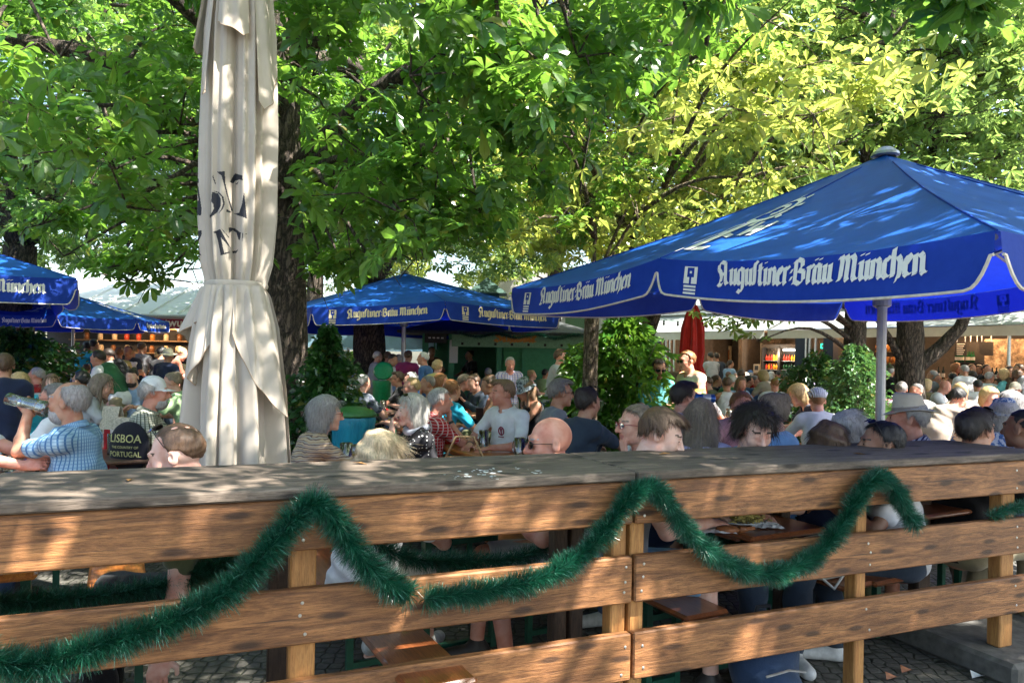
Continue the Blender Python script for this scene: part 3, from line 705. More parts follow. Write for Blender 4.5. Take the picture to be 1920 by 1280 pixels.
def flap(zlow, ztop_, ac, aw, rb, rt, nf, amp, ph, seed, skew=0, name='canopy_flap', pnt=.5):
    def f(a):
        u = (a - ac) / aw * (1 if skew >= 0 else -1) * .5 + .5; v = min(1, u / .84); return (ztop_ - zlow) * pnt * ((1 - v) ** 1.25 + max(0, (u - .84)) * 1.2) + .006 * math.sin(17 * a)
    V = fold_sheet(zlow, ztop_, ([0, .5, 1], [rb, (rb + rt) / 2, rt]), nf, amp, ph, ac - aw, ac + aw, hem=f, seed=seed, cols=90, rows=40); return sheet_obj(name, V, creamm.m, croot)
pi = math.pi
# the lower pair of flaps hanging out left and right of the tie
flap(Zof(645), Zof(540), pi * 1.10, .62, Wof(92), Wof(56), 7, .13, .5, 2, -1, pnt=.45)
flap(Zof(775), Zof(538), pi * 1.76, .52, Wof(112), Wof(58), 6, .10, 1.2, 3, 1, pnt=.62)
flap(Zof(720), Zof(540), pi * 1.36, .36, Wof(90), Wof(60), 8, .14, .2, 5, -1, pnt=.55)
flap(Zof(880), Zof(540), pi * 1.52, .30, Wof(90), Wof(60), 9, .12, .9, 6, 1, pnt=.22)
# the upper layer that ends in points
flap(Zof(110), ztop, pi * 1.02, .45, Wof(84), Wof(50), 5, .08, .4, 7, .2, pnt=.10)
flap(Zof(205), ztop, pi * 1.28, .26, Wof(76), Wof(52), 7, .08, 1.2, 8, 2.6, pnt=.20)
flap(Zof(225), ztop, pi * 1.86, .40, Wof(84), Wof(50), 5, .08, 2.2, 9, -1.2, pnt=.26)
flap(Zof(95), ztop, pi * 1.55, .40, Wof(78), Wof(52), 6, .09, .1, 10, .1, pnt=.12)
MB().lathe([(Wof(53), -.016), (Wof(55), 0), (Wof(53), .016)], (CX, CY, zt), 40, fn=lambda v, a, r: Vector((v.x * (1 + .05 * math.sin(6 * a)), v.y * (1 + .05 * math.sin(6 * a)), v.z))).build('tie_strap', creamm.m, croot, True)
MB().tube([(CX, CY, 0), (CX, CY, ztop + .1)], .035, 12).build('pole', alum, croot)
# ================================================================ trees
bark1 = bark_mat('chestnut_bark', (.065, .047, .035), (.23, .175, .13)); bark2 = bark_mat('pale_bark', (.22, .16, .11), (.42, .32, .22))
LEAF_A = leaf_mat('chestnut_leaf', (.022, .075, .018), (.045, .135, .026), (.14, .24, .045), .54, (.32, .60, .06))
LEAF_B = leaf_mat('sunny_leaf', (.045, .12, .038), (.095, .20, .055), (.25, .32, .09), .52, (.50, .70, .15))  # lighter copy of the chestnut leaf, sunlight put into its colour
LEAF_C = leaf_mat('backlit_leaf', (.09, .19, .035), (.20, .30, .055), (.40, .40, .09), .54, (.72, .76, .15))  # yellow of sun shining through chestnut leaves, painted into the colour
def rot_from(nrm, ang, rs):
    N = len(nrm); up = np.tile([0, 0, 1.], (N, 1)); t = np.cross(nrm, np.tile([1., .1, 0], (N, 1))); t /= np.linalg.norm(t, axis=1)[:, None]; b = np.cross(nrm, t)
    c, s = np.cos(ang)[:, None], np.sin(ang)[:, None]; return t * c + b * s, -t * s + b * c, nrm
def palmate(P, size, rs, hi=True, tilt=.55, droop=.45, dirs=None):
    """palmate chestnut leaves at P; returns verts, quads. hi: 8 verts per leaflet with a folded midrib, else a 4 vertex kite"""
    N = len(P); nrm = rs.randn(N, 3) * tilt + np.array([0, 0, 1.]); nrm /= np.linalg.norm(nrm, axis=1)[:, None]
    X, Y, Z = rot_from(nrm, rs.rand(N) * 6.283, rs); K = 6 if hi else 5
    Vs = []; base = 0
    angs = np.radians(np.array([-118, -70, -24, 24, 70, 118]) if hi else np.array([-110, -52, 0, 52, 110])); lens = np.array([.62, .85, 1., 1., .85, .62]) if hi else np.array([.65, .9, 1., .9, .65])
    if hi: pass   # distance, half width
    out = []; F = []
    for k in range(K):
        a = angs[k] + rs.randn(N) * .10; L = (size * lens[k] * (.88 + .24 * rs.rand(N)))[:, None]
        d = X * np.cos(a)[:, None] + Y * np.sin(a)[:, None]; w = -X * np.sin(a)[:, None] + Y * np.cos(a)[:, None]
        dr = (droop * (.2 + 1.4 * rs.rand(N)))[:, None]
        def at(t, s, fold=.0): return P + d * L * t + w * L * s + Z * L * (.10 * math.sin(t * 2.6) + fold) - np.array([0, 0, 1.]) * L * dr * t * t
        if hi:
            vs = [at(0.02, 0), at(.48, -.15, .04), at(.48, 0), at(.48, .15, .04), at(.78, -.235, .03), at(.80, 0), at(.78, .235, .03), at(1.0, 0)]
            fs = [(0, 2, 1, 1), (0, 3, 2, 2), (1, 2, 5, 4), (2, 3, 6, 5), (4, 5, 7, 7), (5, 6, 7, 7)]
        else:
            vs = [at(0.02, 0), at(.70, -.22, .03), at(1., 0), at(.70, .22, .03)]; fs = [(0, 3, 2, 1)]
        m = len(vs); V = np.stack(vs, 1); out.append(V); 
        F.append([(x[0], x[1], x[2], x[3]) for x in fs])
    V = np.concatenate(out, 1); per = V.shape[1]; m = per // K
    tri = []; quad = []
    for k in range(K):
        for f in F[k]:
            f = [q + k * m for q in f]
            if f[2] == f[3]: tri.append(f[:3])
            else: quad.append(f)
    T = np.array(tri if tri else np.zeros((0, 3)), int); Q = np.array(quad, int)
    # everything as triangles: uniform arrays
    Tq = np.concatenate([Q[:, [0, 1, 2]], Q[:, [0, 2, 3]]], 0) if len(Q) else np.zeros((0, 3), int)
    T = np.concatenate([T, Tq], 0).astype(int) if len(T) else Tq
    off = (np.arange(N) * per)[:, None, None]; return V.reshape(-1, 3), (off + T[None]).reshape(-1, 3)
def limb(mb, pts, r0, r1, n=7, seed=0):
    rs = random.Random(seed); Q, L = smooth_path([Vector(p) for p in pts], max(5, len(pts) * 3)); m = len(Q)
    Q = [Vector(q) + Vector((rs.uniform(-1, 1), rs.uniform(-1, 1), rs.uniform(-1, 1))) * min(.03, r0 * .2) * (0 < i < m - 1) for i, q in enumerate(Q)]
    mb.tube(Q, [r0 + (r1 - r0) * (i / (m - 1)) for i in range(m)], n, mi=0); return Q
def tree(label, cat, base, trunk, r0, r1, limbs, pads, leaf, mat, size, hi, seed, group, bark=None, twigs=True, kind='chestnut_tree', density=1., trunkn=14, tilt=.62, droop=.30, flare=True, cull=None):
    """trunk: list of points; limbs: list of (start index on trunk, [points], r); pads: list of (centre, (rx,ry,rz), leaf count)"""
    rs = np.random.RandomState(seed); rr = random.Random(seed); root = empty(kind, base); tag(root, label, 'tree', group); bark = bark or bark1
    mb = MB(); Q, L = smooth_path([Vector(p) for p in trunk], max(6, 4 * len(trunk)))
    rad = [r0 + (r1 - r0) * (i / (len(Q) - 1)) for i in range(len(Q))]
    if flare: rad[0] *= 1.35; rad[1] *= 1.1
    # a trunk with an uneven section
    vs = []
    for i, q in enumerate(Q):
        for k in range(trunkn * 2):
            a = math.pi * k / trunkn; r = rad[i] * (1 + .07 * math.sin(3 * a + i * .4 + seed) + .05 * math.sin(7 * a + i * .9)); vs.append((q[0] + r * math.cos(a), q[1] + r * math.sin(a), q[2]))
    n2 = trunkn * 2; mb.add(vs, [(i * n2 + k, i * n2 + (k + 1) % n2, (i + 1) * n2 + (k + 1) % n2, (i + 1) * n2 + k) for i in range(len(Q) - 1) for k in range(n2)])
    mb.build('trunk', bark, root, True)
    skel = [Vector(q) for q in Q[len(Q) // 2:]]; lb = MB()
    for (pts, r) in limbs: skel += limb(lb, pts, r, r * .28, 8, rr.random())
    # pads of leaves, each hung on a twig system that reaches back to the nearest limb
    Ps = []
    S = np.array([tuple(q) for q in skel])
    for (c, rd, cnt) in pads:
        c = np.array(c); j = np.argmin(np.linalg.norm(S - c, axis=1) + .6 * np.maximum(0, S[:, 2] - c[2] * 0 - c[2])); s = S[j]
        mid = (s + c) / 2 + np.array([0, 0, .18 * np.linalg.norm(s - c)])
        if twigs: limb(lb, [s, mid, c], min(.045, .012 + .012 * np.linalg.norm(s - c)), .007, 5, rr.random())
        nt_ = max(3, int(cnt / 14)); ends = c + rs.randn(nt_, 3) * np.array(rd) * .62; 
        if twigs:
            for e in ends[:14]:
                m_ = (c + e) / 2 + np.array([0, 0, .08]); lb.tube([c, m_, e], [.008, .006, .0035], 4, cap=False)
        n = int(cnt * density); ei = rs.randint(0, nt_, n); Ps.append(ends[ei] + rs.randn(n, 3) * np.minimum(np.array(rd) * .30, .32))
    if lb.f: lb.build('branches', bark, root, True)
    if Ps:
        P = np.concatenate(Ps, 0)
        # nothing grows through the parasols or in the camera's lap
        k = np.ones(len(P), bool)
        for (ux, uy, ur, uz) in UMB: k &= ~((np.hypot(P[:, 0] - ux, P[:, 1] - uy) < ur) & (P[:, 2] < uz - .8 * np.clip((np.hypot(P[:, 0] - ux, P[:, 1] - uy)) / ur, 0, 1)))
        k &= np.linalg.norm(P - np.array([0, 0, EYE]), axis=1) > 2.6
        k &= ~((np.hypot(P[:, 0] - CX, P[:, 1] - CY) < .48))
        if cull is not None:
            xc = P[:, 0] * math.cos(ROLL) + (P[:, 2] - EYE) * math.sin(ROLL); yc = -P[:, 0] * math.sin(ROLL) + (P[:, 2] - EYE) * math.cos(ROLL); yy = np.maximum(P[:, 1], .5); px = 960 + FPX * xc / yy; py = HORZ - FPX * yc / yy
            k &= (py < np.interp(px, cull[0], cull[1])) | (P[:, 1] < 2); k &= ~((px > 330) & (px < 562) & (P[:, 1] < 4.7) & (P[:, 1] > .5)); k &= ~((px > 500) & (px < 566) & (P[:, 1] < 7.3) & (P[:, 1] > .5) & (py > 200))
        P = P[k]; V, F = palmate(P, size * (.75 + .5 * rs.rand(len(P))), rs, hi, tilt, droop)
        o = np_mesh('crown', V, F, mat, root, False, off=base)
    return root
UMB = [(2.75, 5.48, 2.9, 3.35), (-2.35, 15.9, 3.6, 3.6), (-8.9, 9.7, 3.6, 3.9), (-8.28, 14.0, 2.1, 2.9)]
rg = random.Random(11)
def pads_in(n, box, rd, cnt, cond=None, rgen=rg):
    out = []; tries = 0
    while len(out) < n and tries < 20 * n:
        tries += 1; p = tuple(rgen.uniform(a, b) for a, b in box)
        if cond and not cond(*p): continue
        out.append((p, tuple(r * rgen.uniform(.7, 1.3) for r in rd), cnt))
    return out
def img(x, y, z): 
    """where the photograph shows this world point (1920 wide)"""
    X, Y, Z = x, y, z - EYE; xc = X * math.cos(ROLL) + Z * math.sin(ROLL); yc = -X * math.sin(ROLL) + Z * math.cos(ROLL); return 960 + FPX * xc / Y, HORZ - FPX * yc / Y
# ---- the big chestnut whose trunk stands behind the cream parasol
T = WP(536, 700, 7.4)
tb = (T.x, 7.4, 0)
tr = [tb, (T.x - .01, 7.4, .8), (WP(535, 500, 7.4).x, 7.4, 2.4), (WP(530, 330, 7.4).x, 7.45, 3.4), (WP(524, 150, 7.4).x, 7.5, 4.4), (WP(520, 0, 7.4).x, 7.6, 5.4), (WP(515, -200, 7.4).x, 7.7, 6.6)]
tx = T.x
limbsA = [([(tx, 7.45, 3.4), (tx + .9, 6.9, 4.1), (tx + 2.3, 6.4, 4.5), (tx + 3.9, 6.5, 4.3)], .10), ([(tx, 7.45, 3.1), (tx + .8, 8.2, 3.8), (tx + 2.2, 9.0, 4.3), (tx + 3.8, 9.6, 4.4)], .10),
    ([(tx, 7.45, 3.6), (tx - 1.0, 7.0, 4.2), (tx - 2.6, 6.7, 4.5), (tx - 4.2, 6.6, 4.2)], .11), ([(tx, 7.5, 3.9), (tx - .8, 6.3, 4.8), (tx - 1.5, 5.0, 5.0), (tx - 2.2, 3.9, 4.7)], .09),
    ([(tx, 7.5, 4.3), (tx + .6, 6.2, 5.2), (tx + 1.2, 4.9, 5.3), (tx + 1.8, 3.8, 4.9)], .09), ([(tx, 7.5, 3.8), (tx - 1.2, 8.6, 4.4), (tx - 2.8, 9.7, 4.5), (tx - 4.5, 10.5, 4.3)], .10),
    ([(tx, 7.5, 4.5), (tx + .2, 8.8, 5.2), (tx + .4, 10.6, 5.3)], .09), ([(tx, 7.5, 4.6), (tx + 1.5, 7.2, 5.6), (tx + 3.4, 7.4, 6.0), (tx + 5.2, 7.8, 5.6)], .09), ([(tx, 7.5, 5.0), (tx - 1.6, 7.5, 6.0), (tx - 3.5, 7.4, 6.2)], .08)]
CULLA = ([-400, 0, 110, 150, 220, 260, 300, 370, 480, 560, 600, 650, 700, 725, 800, 900, 950, 1000, 1100, 1200, 1300, 1400], [400, 430, 440, 505, 520, 548, 535, 505, 540, 545, 545, 556, 528, 470, 478, 470, 450, 462, 455, 410, 370, 330])
def lowA(x, y, z):
    if y < 3.3: return False
    px, py = img(x, y, z)
    if 470 < px < 585 and py > 235 and y < 7.6: return False
    lo = np.interp(px, [-400, 0, 140, 220, 370, 480, 560, 640, 760, 860, 950, 1080, 1180, 1300], [370, 390, 430, 490, 485, 430, 490, 480, 455, 430, 415, 390, 330, 150])
    return py < lo - 25 / (y / 7.)
pa = pads_in(235, [(tx - 5.5, tx + 4.4), (3.9, 11.2), (2.3, 6.4)], (.50, .50, .26), 47, lowA)
pa += [(tuple(WP(px, py, Y)), (.34, .34, .2), c) for px, py, Y, c in ((640, 495, 6.2, 26), (690, 478, 6.0, 34), (600, 480, 6.4, 40), (715, 520, 6.0, 9), (590, 550, 6.6, 14), (250, 510, 7.0, 36), (300, 520, 7.4, 34), (210, 500, 7.0, 34), (120, 480, 7.4, 36), (350, 505, 7.6, 30), (240, 528, 7.2, 9), (760, 445, 6.2, 36), (830, 455, 6.4, 36), (740, 380, 5.0, 30), (640, 400, 5.2, 30), (820, 330, 5.2, 34), (900, 400, 6.0, 34), (1010, 330, 6.4, 36), (1080, 400, 7.5, 36), (960, 240, 5.4, 36), (110, 110, 4.4, 26), (60, 200, 4.6, 26), (150, 260, 5.0, 30), (80, 420, 6.4, 40), (40, 330, 6, 40), (930, 120, 5, 34), (1060, 60, 5.2, 34), (1150, 180, 6.2, 34))]
tree('big old chestnut with the dark trunk right behind the cream parasol', 'tree', tb, tr, .235, .12, limbsA, pa, None, LEAF_A, .135, True, 5, 'chestnut trees over the beer garden', cull=CULLA)
# ---- the chestnut above and behind the camera: its lowest twigs hang into the top of the picture
tbp = (3.1, -2.6, 0)
trp = [tbp, (3.1, -2.6, 2), (3.0, -2.4, 4.5), (2.8, -2.0, 6.5)]
limbsP = [([(3.0, -2.4, 4), (1.6, -.8, 5.2), (.4, 1.0, 5.6), (-.6, 2.4, 5.2)], .1), ([(3.0, -2.4, 4), (3.6, -.4, 5.2), (4.2, 2.2, 5.2), (4.4, 3.6, 4.9)], .1), ([(3, -2.4, 4.4), (5, -2.2, 5.4), (7, -1.6, 5.6)], .09), ([(3, -2.4, 4.6), (1., -2.8, 5.8), (-1.6, -2.4, 6.0)], .09), ([(2.9, -2.2, 5), (2.9, .4, 6.4), (2.6, 3, 6.6)], .08)]
pp = pads_in(165, [(-2.5, 7.6), (-2.5, 5.2), (3.9, 7.2)], (.5, .5, .3), 24, lambda x, y, z: math.hypot(x - 2.9, y - 1.2) < 5.0 and (y < 1.6 or z > EYE + y * .56 + .25) and not (x < -1.3 and y > -.5))
pp += pads_in(46, [(3.0, 6.8), (1.4, 5.6), (5.0, 6.3)], (.55, .55, .25), 34)  # unseen dense pads, added to shade the near parasol and right fence
pp += [(tuple(WP(px, py, Y)), (.22, .22, .14), c) for px, py, Y, c in ((1350, 10, 4.0, 16), (1290, 30, 4.2, 10), (1780, -20, 3.6, 20), (1880, -10, 3.6, 18), (1700, -40, 3.8, 14))]
tree('chestnut standing behind the viewer, its lowest twigs hanging into the top right', 'tree', tbp, trp, .25, .14, limbsP, pp, None, LEAF_A, .15, True, 9, 'chestnut trees over the beer garden')
# ---- the sunny chestnuts of the middle distance
def mid_tree(label, px, Y, r, lean, top, cx, crx, zlo, zhi, npad, mat, seed, size=.145, cnt=66, forks=(), bark=None, lowf=None, dy=3.0, bp=None, trunk_r1=None, extra=()):
    b = bp or WP(px, 700, Y); base = (b.x, Y, 0); rs = random.Random(seed)
    tr = [base, (b.x + lean * .3, Y, top * .35), (b.x + lean * .7, Y, top * .75), (b.x + lean, Y, top)]
    lm = []
    for k in range(7 if r > .1 else 3):
        a = k * .9 + rs.random(); ex, ey = cx + math.cos(a) * crx * .7, Y + math.sin(a) * dy * .7
        lm.append(([(b.x + lean, Y, top), ((b.x + lean + ex) / 2, (Y + ey) / 2, top + (zhi - top) * .35 + .4), (ex, ey, top + (zhi - top) * rs.uniform(.3, .8))], r * (.5 if r > .1 else .25)))
    for f in forks: lm.append(f)
    def cond(x, y, z):
        if lowf and not lowf(x, y, z): return False
        q = ((x - cx) / crx) ** 2 + ((y - Y) / dy) ** 2 + ((z - (zlo + zhi) / 2) / ((zhi - zlo) / 2)) ** 2; return .35 < q < 1.25
    pads = pads_in(npad, [(cx - crx, cx + crx), (Y - dy, Y + dy), (zlo, zhi)], (.75, .75, .38), cnt, cond, rs) + list(extra)
    return tree(label, 'tree', base, tr, r, trunk_r1 or r * .7, lm, pads, None, mat, size, False, seed, 'chestnut trees over the beer garden', bark=bark)
G_ = lambda lim: (lambda x, y, z: img(x, y, z)[1] < np.interp(img(x, y, z)[0], lim[0], lim[1]))
LIMR = G_(([500, 700, 900, 1000, 1100, 1200, 1400, 1500, 2100], [480, 490, 480, 470, 500, 545, 560, 555, 545]))
mid_tree('dark forked chestnut behind the leafy green shrub', 1205, 13.5, .24, -.1, 3.0, 2.2, 3.6, 2.9, 9.5, 130, LEAF_C, 21, forks=[([(WP(1205, 640, 13.5).x, 13.5, 1.6), (WP(1160, 590, 13.5).x, 13.4, 2.4), (WP(1120, 520, 13.5).x, 13.3, 3.4)], .16), ([(WP(1205, 640, 13.5).x, 13.5, 1.7), (WP(1235, 560, 13.5).x, 13.5, 2.7), (WP(1250, 480, 13.5).x, 13.6, 3.6)], .16)], lowf=LIMR, cnt=72)
mid_tree('chestnut with a stout dark trunk right behind the near parasol pole', 1606, 12.0, .20, -.05, 3.2, 5.6, 3.9, 3.1, 9.8, 150, LEAF_B, 22, lowf=LIMR, cnt=72, extra=[(tuple(WP(px, py, 10.6)), (.22, .2, .10), c) for px, py, c in ((1345, 592, 12), (1400, 588, 18), (1450, 592, 18), (1380, 612, 10), (1420, 640, 4), (1480, 580, 16))])
mid_tree('chestnut with a thick forked trunk leaning right by the lit bar', 1712, 12.6, .27, -.1, 2.6, 9.0, 4.0, 3.0, 9.6, 150, LEAF_B, 23, forks=[([(WP(1712, 680, 12.6).x, 12.6, 1.5), (WP(1770, 640, 12.6).x, 12.5, 1.95), (WP(1810, 575, 12.6).x, 12.4, 2.6), (WP(1850, 500, 12.6).x, 12.3, 3.3)], .15), ([(WP(1712, 680, 12.6).x, 12.6, 1.3), (WP(1660, 620, 12.6).x, 12.5, 2.1), (WP(1600, 560, 12.6).x, 12.4, 2.8)], .09)], lowf=LIMR, cnt=72)
LIML = G_(([-300, 0, 200, 400, 560, 800, 1000], [455, 460, 490, 500, 500, 500, 490]))
mid_tree('chestnut with a thick trunk between the shrub and the standing men', 691, 17.0, .42, 0, 3.2, -2.8, 4.6, 3.2, 9.5, 130, LEAF_B, 24, lowf=LIML, size=.165, cnt=66)
mid_tree('chestnut at the far left with its trunk above the blue parasols', 22, 13.0, .36, .1, 3.4, -8.6, 4.2, 3.4, 9.0, 130, LEAF_B, 25, lowf=LIML, size=.16, cnt=66)
mid_tree('thin pale barked tree rising in front of the bright shrub', 1103, 7.9, .09, .04, 2.35, 1.4, 2.0, 2.9, 5.2, 22, LEAF_C, 26, forks=[([(WP(1108, 590, 7.9).x, 7.9, 2.05), (WP(1140, 560, 7.9).x, 7.9, 2.25), (WP(1180, 530, 7.9).x, 8.0, 2.5)], .045)], bark=bark2, lowf=LIMR, size=.15, cnt=60, dy=1.6, trunk_r1=.075)
for (x, y, lab, m_, sd) in ((-16, 24, 'far chestnut mass beyond the sausage kiosk roof', LEAF_B, 31), (-7, 26, 'far chestnut behind the thick trunked one, left of the middle parasol', LEAF_C, 32), (1.5, 27, 'far chestnut above the green drinks booth', LEAF_C, 33), (9, 25, 'far chestnut over the pale awnings', LEAF_B, 34), (17, 23, 'far chestnut above the right end of the bar', LEAF_B, 35)):
    mid_tree(lab, 0, y, .35, 0, 5.0, x, 5.6, 3.9, 14.5, 105, m_, sd, size=.26, cnt=64, bp=Vector((x, y, 0)), dy=3.5)
# ---- shrubs
def shrub(name, label, c, prof, n, leaf, mat, seed, cat='shrub', stem=6, wid=.36):
    """prof: (height fraction, radius) pairs; leaves: single pointed blades"""
    rs = np.random.RandomState(seed); x, y, z0, z1 = c; root = empty(name, (x, y, 0)); tag(root, label, cat)
    t = rs.rand(n); r = np.interp(t, [p[0] for p in prof], [p[1] for p in prof]); a = rs.rand(n) * 6.283; q = np.sqrt(rs.rand(n)) * (1 + .30 * np.sin(3 * a + 9 * t) + .18 * np.sin(5 * a - 17 * t + seed) + .12 * np.sin(9 * a + 31 * t)) * np.where(rs.rand(n) < .08, 1.3, 1.); t = t + .05 * np.sin(5 * a + seed)
    P = np.stack([x + np.cos(a) * r * q, y + np.sin(a) * r * q, z0 + (z1 - z0) * t], 1)
    out = np.stack([np.cos(a), np.sin(a), .3 + rs.randn(n) * .5], 1) + rs.randn(n, 3) * .45; out /= np.linalg.norm(out, axis=1)[:, None]
    w = np.cross(out, rs.randn(n, 3)); w /= np.linalg.norm(w, axis=1)[:, None]; L = (leaf * (.7 + .6 * rs.rand(n)))[:, None]
    dn = np.array([0, 0, -1.]) * L
    V = np.stack([P, P + out * L * .5 + w * L * wid * .5, P + out * L + dn * .35, P + out * L * .5 - w * L * wid * .5], 1).reshape(-1, 3); k = np.arange(n)[:, None] * 4
    np_mesh('foliage', V, k + np.array([[0, 1, 2, 3]]), mat, root, False, off=(x, y, 0))
    mb = MB()
    for i in range(stem):
        a = 6.28 * i / stem + rs.rand(); e = prof[len(prof) // 2][1] * .7; mb.tube([(x + .03 * math.cos(a), y + .03 * math.sin(a), .05), (x + e * .5 * math.cos(a), y + e * .5 * math.sin(a), z0 + (z1 - z0) * .5), (x + e * math.cos(a + .3), y + e * math.sin(a + .3), z0 + (z1 - z0) * .85)], [.014, .009, .004], 5)
    mb.build('stems', bark1, root); return root
SH1 = leaf_mat('laurel_leaf', (.025, .10, .015), (.055, .17, .022), (.13, .27, .035), .33, (.3, .55, .05)); SH2 = leaf_mat('box_leaf', (.01, .045, .012), (.02, .075, .018), (.04, .12, .02), .25, (.1, .3, .03))
SH3 = leaf_mat('privet_leaf', (.03, .09, .03), (.06, .16, .05), (.13, .24, .08), .3, (.2, .4, .08))
p = WP(1165, 800, 8.6); shrub('shrub', 'bright green leafy shrub with glossy pointed leaves in the middle of the garden', (p.x, 8.6, .5, WP(1165, 608, 8.6).z), [(0, .33), (.2, .55), (.5, .58), (.75, .38), (1, .12)], 4200, .15, SH1, 3)
p = WP(1082, 800, 9.0); shrub('shrub', 'smaller green shrub left of the pale thin trunk', (p.x, 9.0, .4, WP(1082, 655, 9).z), [(0, .25), (.4, .3), (1, .12)], 1100, .12, SH1, 4)
p = WP(612, 800, 6.9); shrub('shrub', 'tall dark small leaved shrub right of the big trunk', (p.x, 6.9, .4, WP(600, 622, 6.9).z), [(0, .36), (.35, .36), (.7, .20), (.88, .10), (1, .05)], 5200, .07, SH2, 5, wid=.6)
p = WP(35, 800, 12.0); shrub('shrub', 'dark green bush under the blue parasol at the far left', (p.x, 12.0, .4, WP(35, 625, 12).z), [(0, .7), (.5, .75), (.8, .6), (1, .2)], 5200, .12, SH2, 6, wid=.5)
p = WP(1532, 740, 10.5); shrub('shrub', 'dark shrub left of the pale privet near the bar', (p.x, 10.5, .4, WP(1535, 668, 10.5).z), [(0, .5), (.6, .40), (1, .1)], 2600, .09, SH2, 7, wid=.5)
p = WP(1604, 740, 9.6); shrub('shrub', 'pale green privet bush in front of the stout trunk by the parasol pole', (p.x, 9.6, .4, WP(1610, 655, 9.6).z), [(0, .36), (.5, .40), (.8, .28), (1, .08)], 5200, .065, SH3, 8, wid=.55)
p = WP(1490, 740, 14.5); shrub('shrub', 'low dark bush half hidden behind the crowd by the navy column', (p.x, 14.5, .4, WP(1500, 690, 14.5).z), [(0, .4), (.6, .36), (1, .1)], 1200, .09, SH2, 9, wid=.5)
for k, (px, py, Y, r) in enumerate(((600, 660, 21, 1.2), (650, 665, 22, 1.1), (560, 650, 23, 1.2))):
    p = WP(px, 740, Y); shrub('shrub', ['sunlit hedge bush behind the dark shrub, middle one', 'sunlit hedge bush touching the thick trunk', 'sunlit hedge bush hidden mostly by the big trunk'][k], (p.x, Y, .2, WP(px, py, Y).z), [(0, r), (.7, r * .8), (1, .2)], 1800, .16, SH1, 40 + k)
# ================================================================ the long bar building on the right: pale awnings, glazed front, lit inside
BA = Vector((4.9, 24.0, 0)); BB = Vector((12.4, 14.6, 0)); BD = (BB - BA).normalized(); BN = Vector((BD.y, -BD.x, 0)) * -1   # BN points into the building
if BN.y < 0: BN = -BN
MBd = Matrix(((BD.x, BN.x, 0), (BD.y, BN.y, 0), (0, 0, 1)))
def BP(s, d, z): return BA + BD * s + BN * d + Vector((0, 0, z))
def bs(px, d=0.0):
    """distance along the bar front seen at px"""
    k = (px - 960) / FPX; o = BA + BN * d; return (k * o.y - o.x) / (BD.x - k * BD.y)
def bbox(mb, s0, s1, d0, d1, z0, z1, mi=0, bev=0): return mb.box(BP((s0 + s1) / 2, (d0 + d1) / 2, (z0 + z1) / 2), (abs(s1 - s0), abs(d1 - d0), z1 - z0), MBd, mi, bev)
plast = plain('grey_plaster', (.13, .115, .105), .85, nscale=8); ceilm = plain('timber_ceiling', (.30, .20, .12), .6); steel = plain('steel', (.55, .56, .58), .3, .85, bump=0)
navyc = plain('navy_column', (.012, .02, .045), .5, bump=0); barw = wood_mat('bar_front', (.12, .07, .035), (.26, .17, .09), .6); awn = canopy_mat('awning', (.48, .52, .50), .30, (.6, .62, .55)); dkw = plain('dark_panel', (.03, .028, .028), .6); roofm = plain('grey_roof', (.30, .31, .32), .6)
L0, L1 = bs(1228), bs(1960); b = empty('bar_building', tuple(BP(6, 2.5, 0))); tag(b, 'long low bar building with pale awnings, dark columns and a warmly lit interior', 'building')
SL = L1 + 4
m = MB(); bbox(m, L0 - .2, SL, 4.4, 4.6, 0, 3.2); bbox(m, L0 - .3, L0 - .1, 0, 4.6, 0, 3.2); m.build('back_wall', plast, b)
m = MB(); bbox(m, L0 - .3, SL, -.2, 4.8, 3.2, 3.32); m.build('roof', roofm, b); m = MB(); bbox(m, L0 - .1, SL, .0, 4.4, 2.62, 2.68); m.build('ceiling', ceilm, b)
m = MB(); bbox(m, L0 - .3, SL, -.10, .0, 2.50, 3.2); m.build('fascia', plain('pale_fascia', (.50, .50, .49), .7), b)
m = MB(); bbox(m, L0 - .1, SL, 0, 4.4, .0, .06); m.build('floor', plain('bar_floor', (.20, .17, .14), .5), b)
for px in (1232, 1499, 1552):
    m = MB(); s = bs(px); bbox(m, s - .14, s + .14, .0, .28, .06, 2.62); m.build('column', navyc, b)
for px in (1251, 1258, 1266, 1513, 1520, 1531, 1893):
    m = MB(); s = bs(px); m.tube([BP(s, -.05, .0), BP(s, -.05, 2.5)], .035, 8); m.build('door_frame', steel, b)
for (p0, p1) in ((1236, 1494), (1500, 1660), (1664, 1975)):
    s0, s1 = bs(p0), bs(p1); m = MB(); n = 20; V = []
    for i in range(n + 1):
        for t in (0, .25, .5, .75, 1):
            V.append(BP(s0 + (s1 - s0) * i / n, -.10 - 1.5 * t, 3.05 - .62 * t - .05 * math.sin(math.pi * t)))
    m.add(V, [(i * 5 + k, i * 5 + k + 1, (i + 1) * 5 + k + 1, (i + 1) * 5 + k) for i in range(n) for k in range(4)])
    V = []
    for i in range(n + 1):
        for t in (0, .5, 1): V.append(BP(s0 + (s1 - s0) * i / n, -1.602 - .012 * math.sin(i * 1.9) * t, 2.43 - .21 * t))
    m.add(V, [(i * 3 + k, i * 3 + k + 1, (i + 1) * 3 + k + 1, (i + 1) * 3 + k) for i in range(n) for k in range(2)])
    aw = m.build('awning', awn, b, True); m = MB(); bbox(m, s0, s1, -.22, -.10, 3.06, 3.14); m.build('awning_case', steel, aw); m = MB(); m.tube([BP(s0, -1.6, 2.44), BP(s1, -1.6, 2.44)], .02, 6); m.build('front_bar', steel, aw)
m = MB(); bbox(m, bs(1262), bs(1494), -.15, .02, .06, 1.22); bbox(m, bs(1262), bs(1494), -.30, .20, 1.22, 1.27); m.build('bar_front', barw, b)
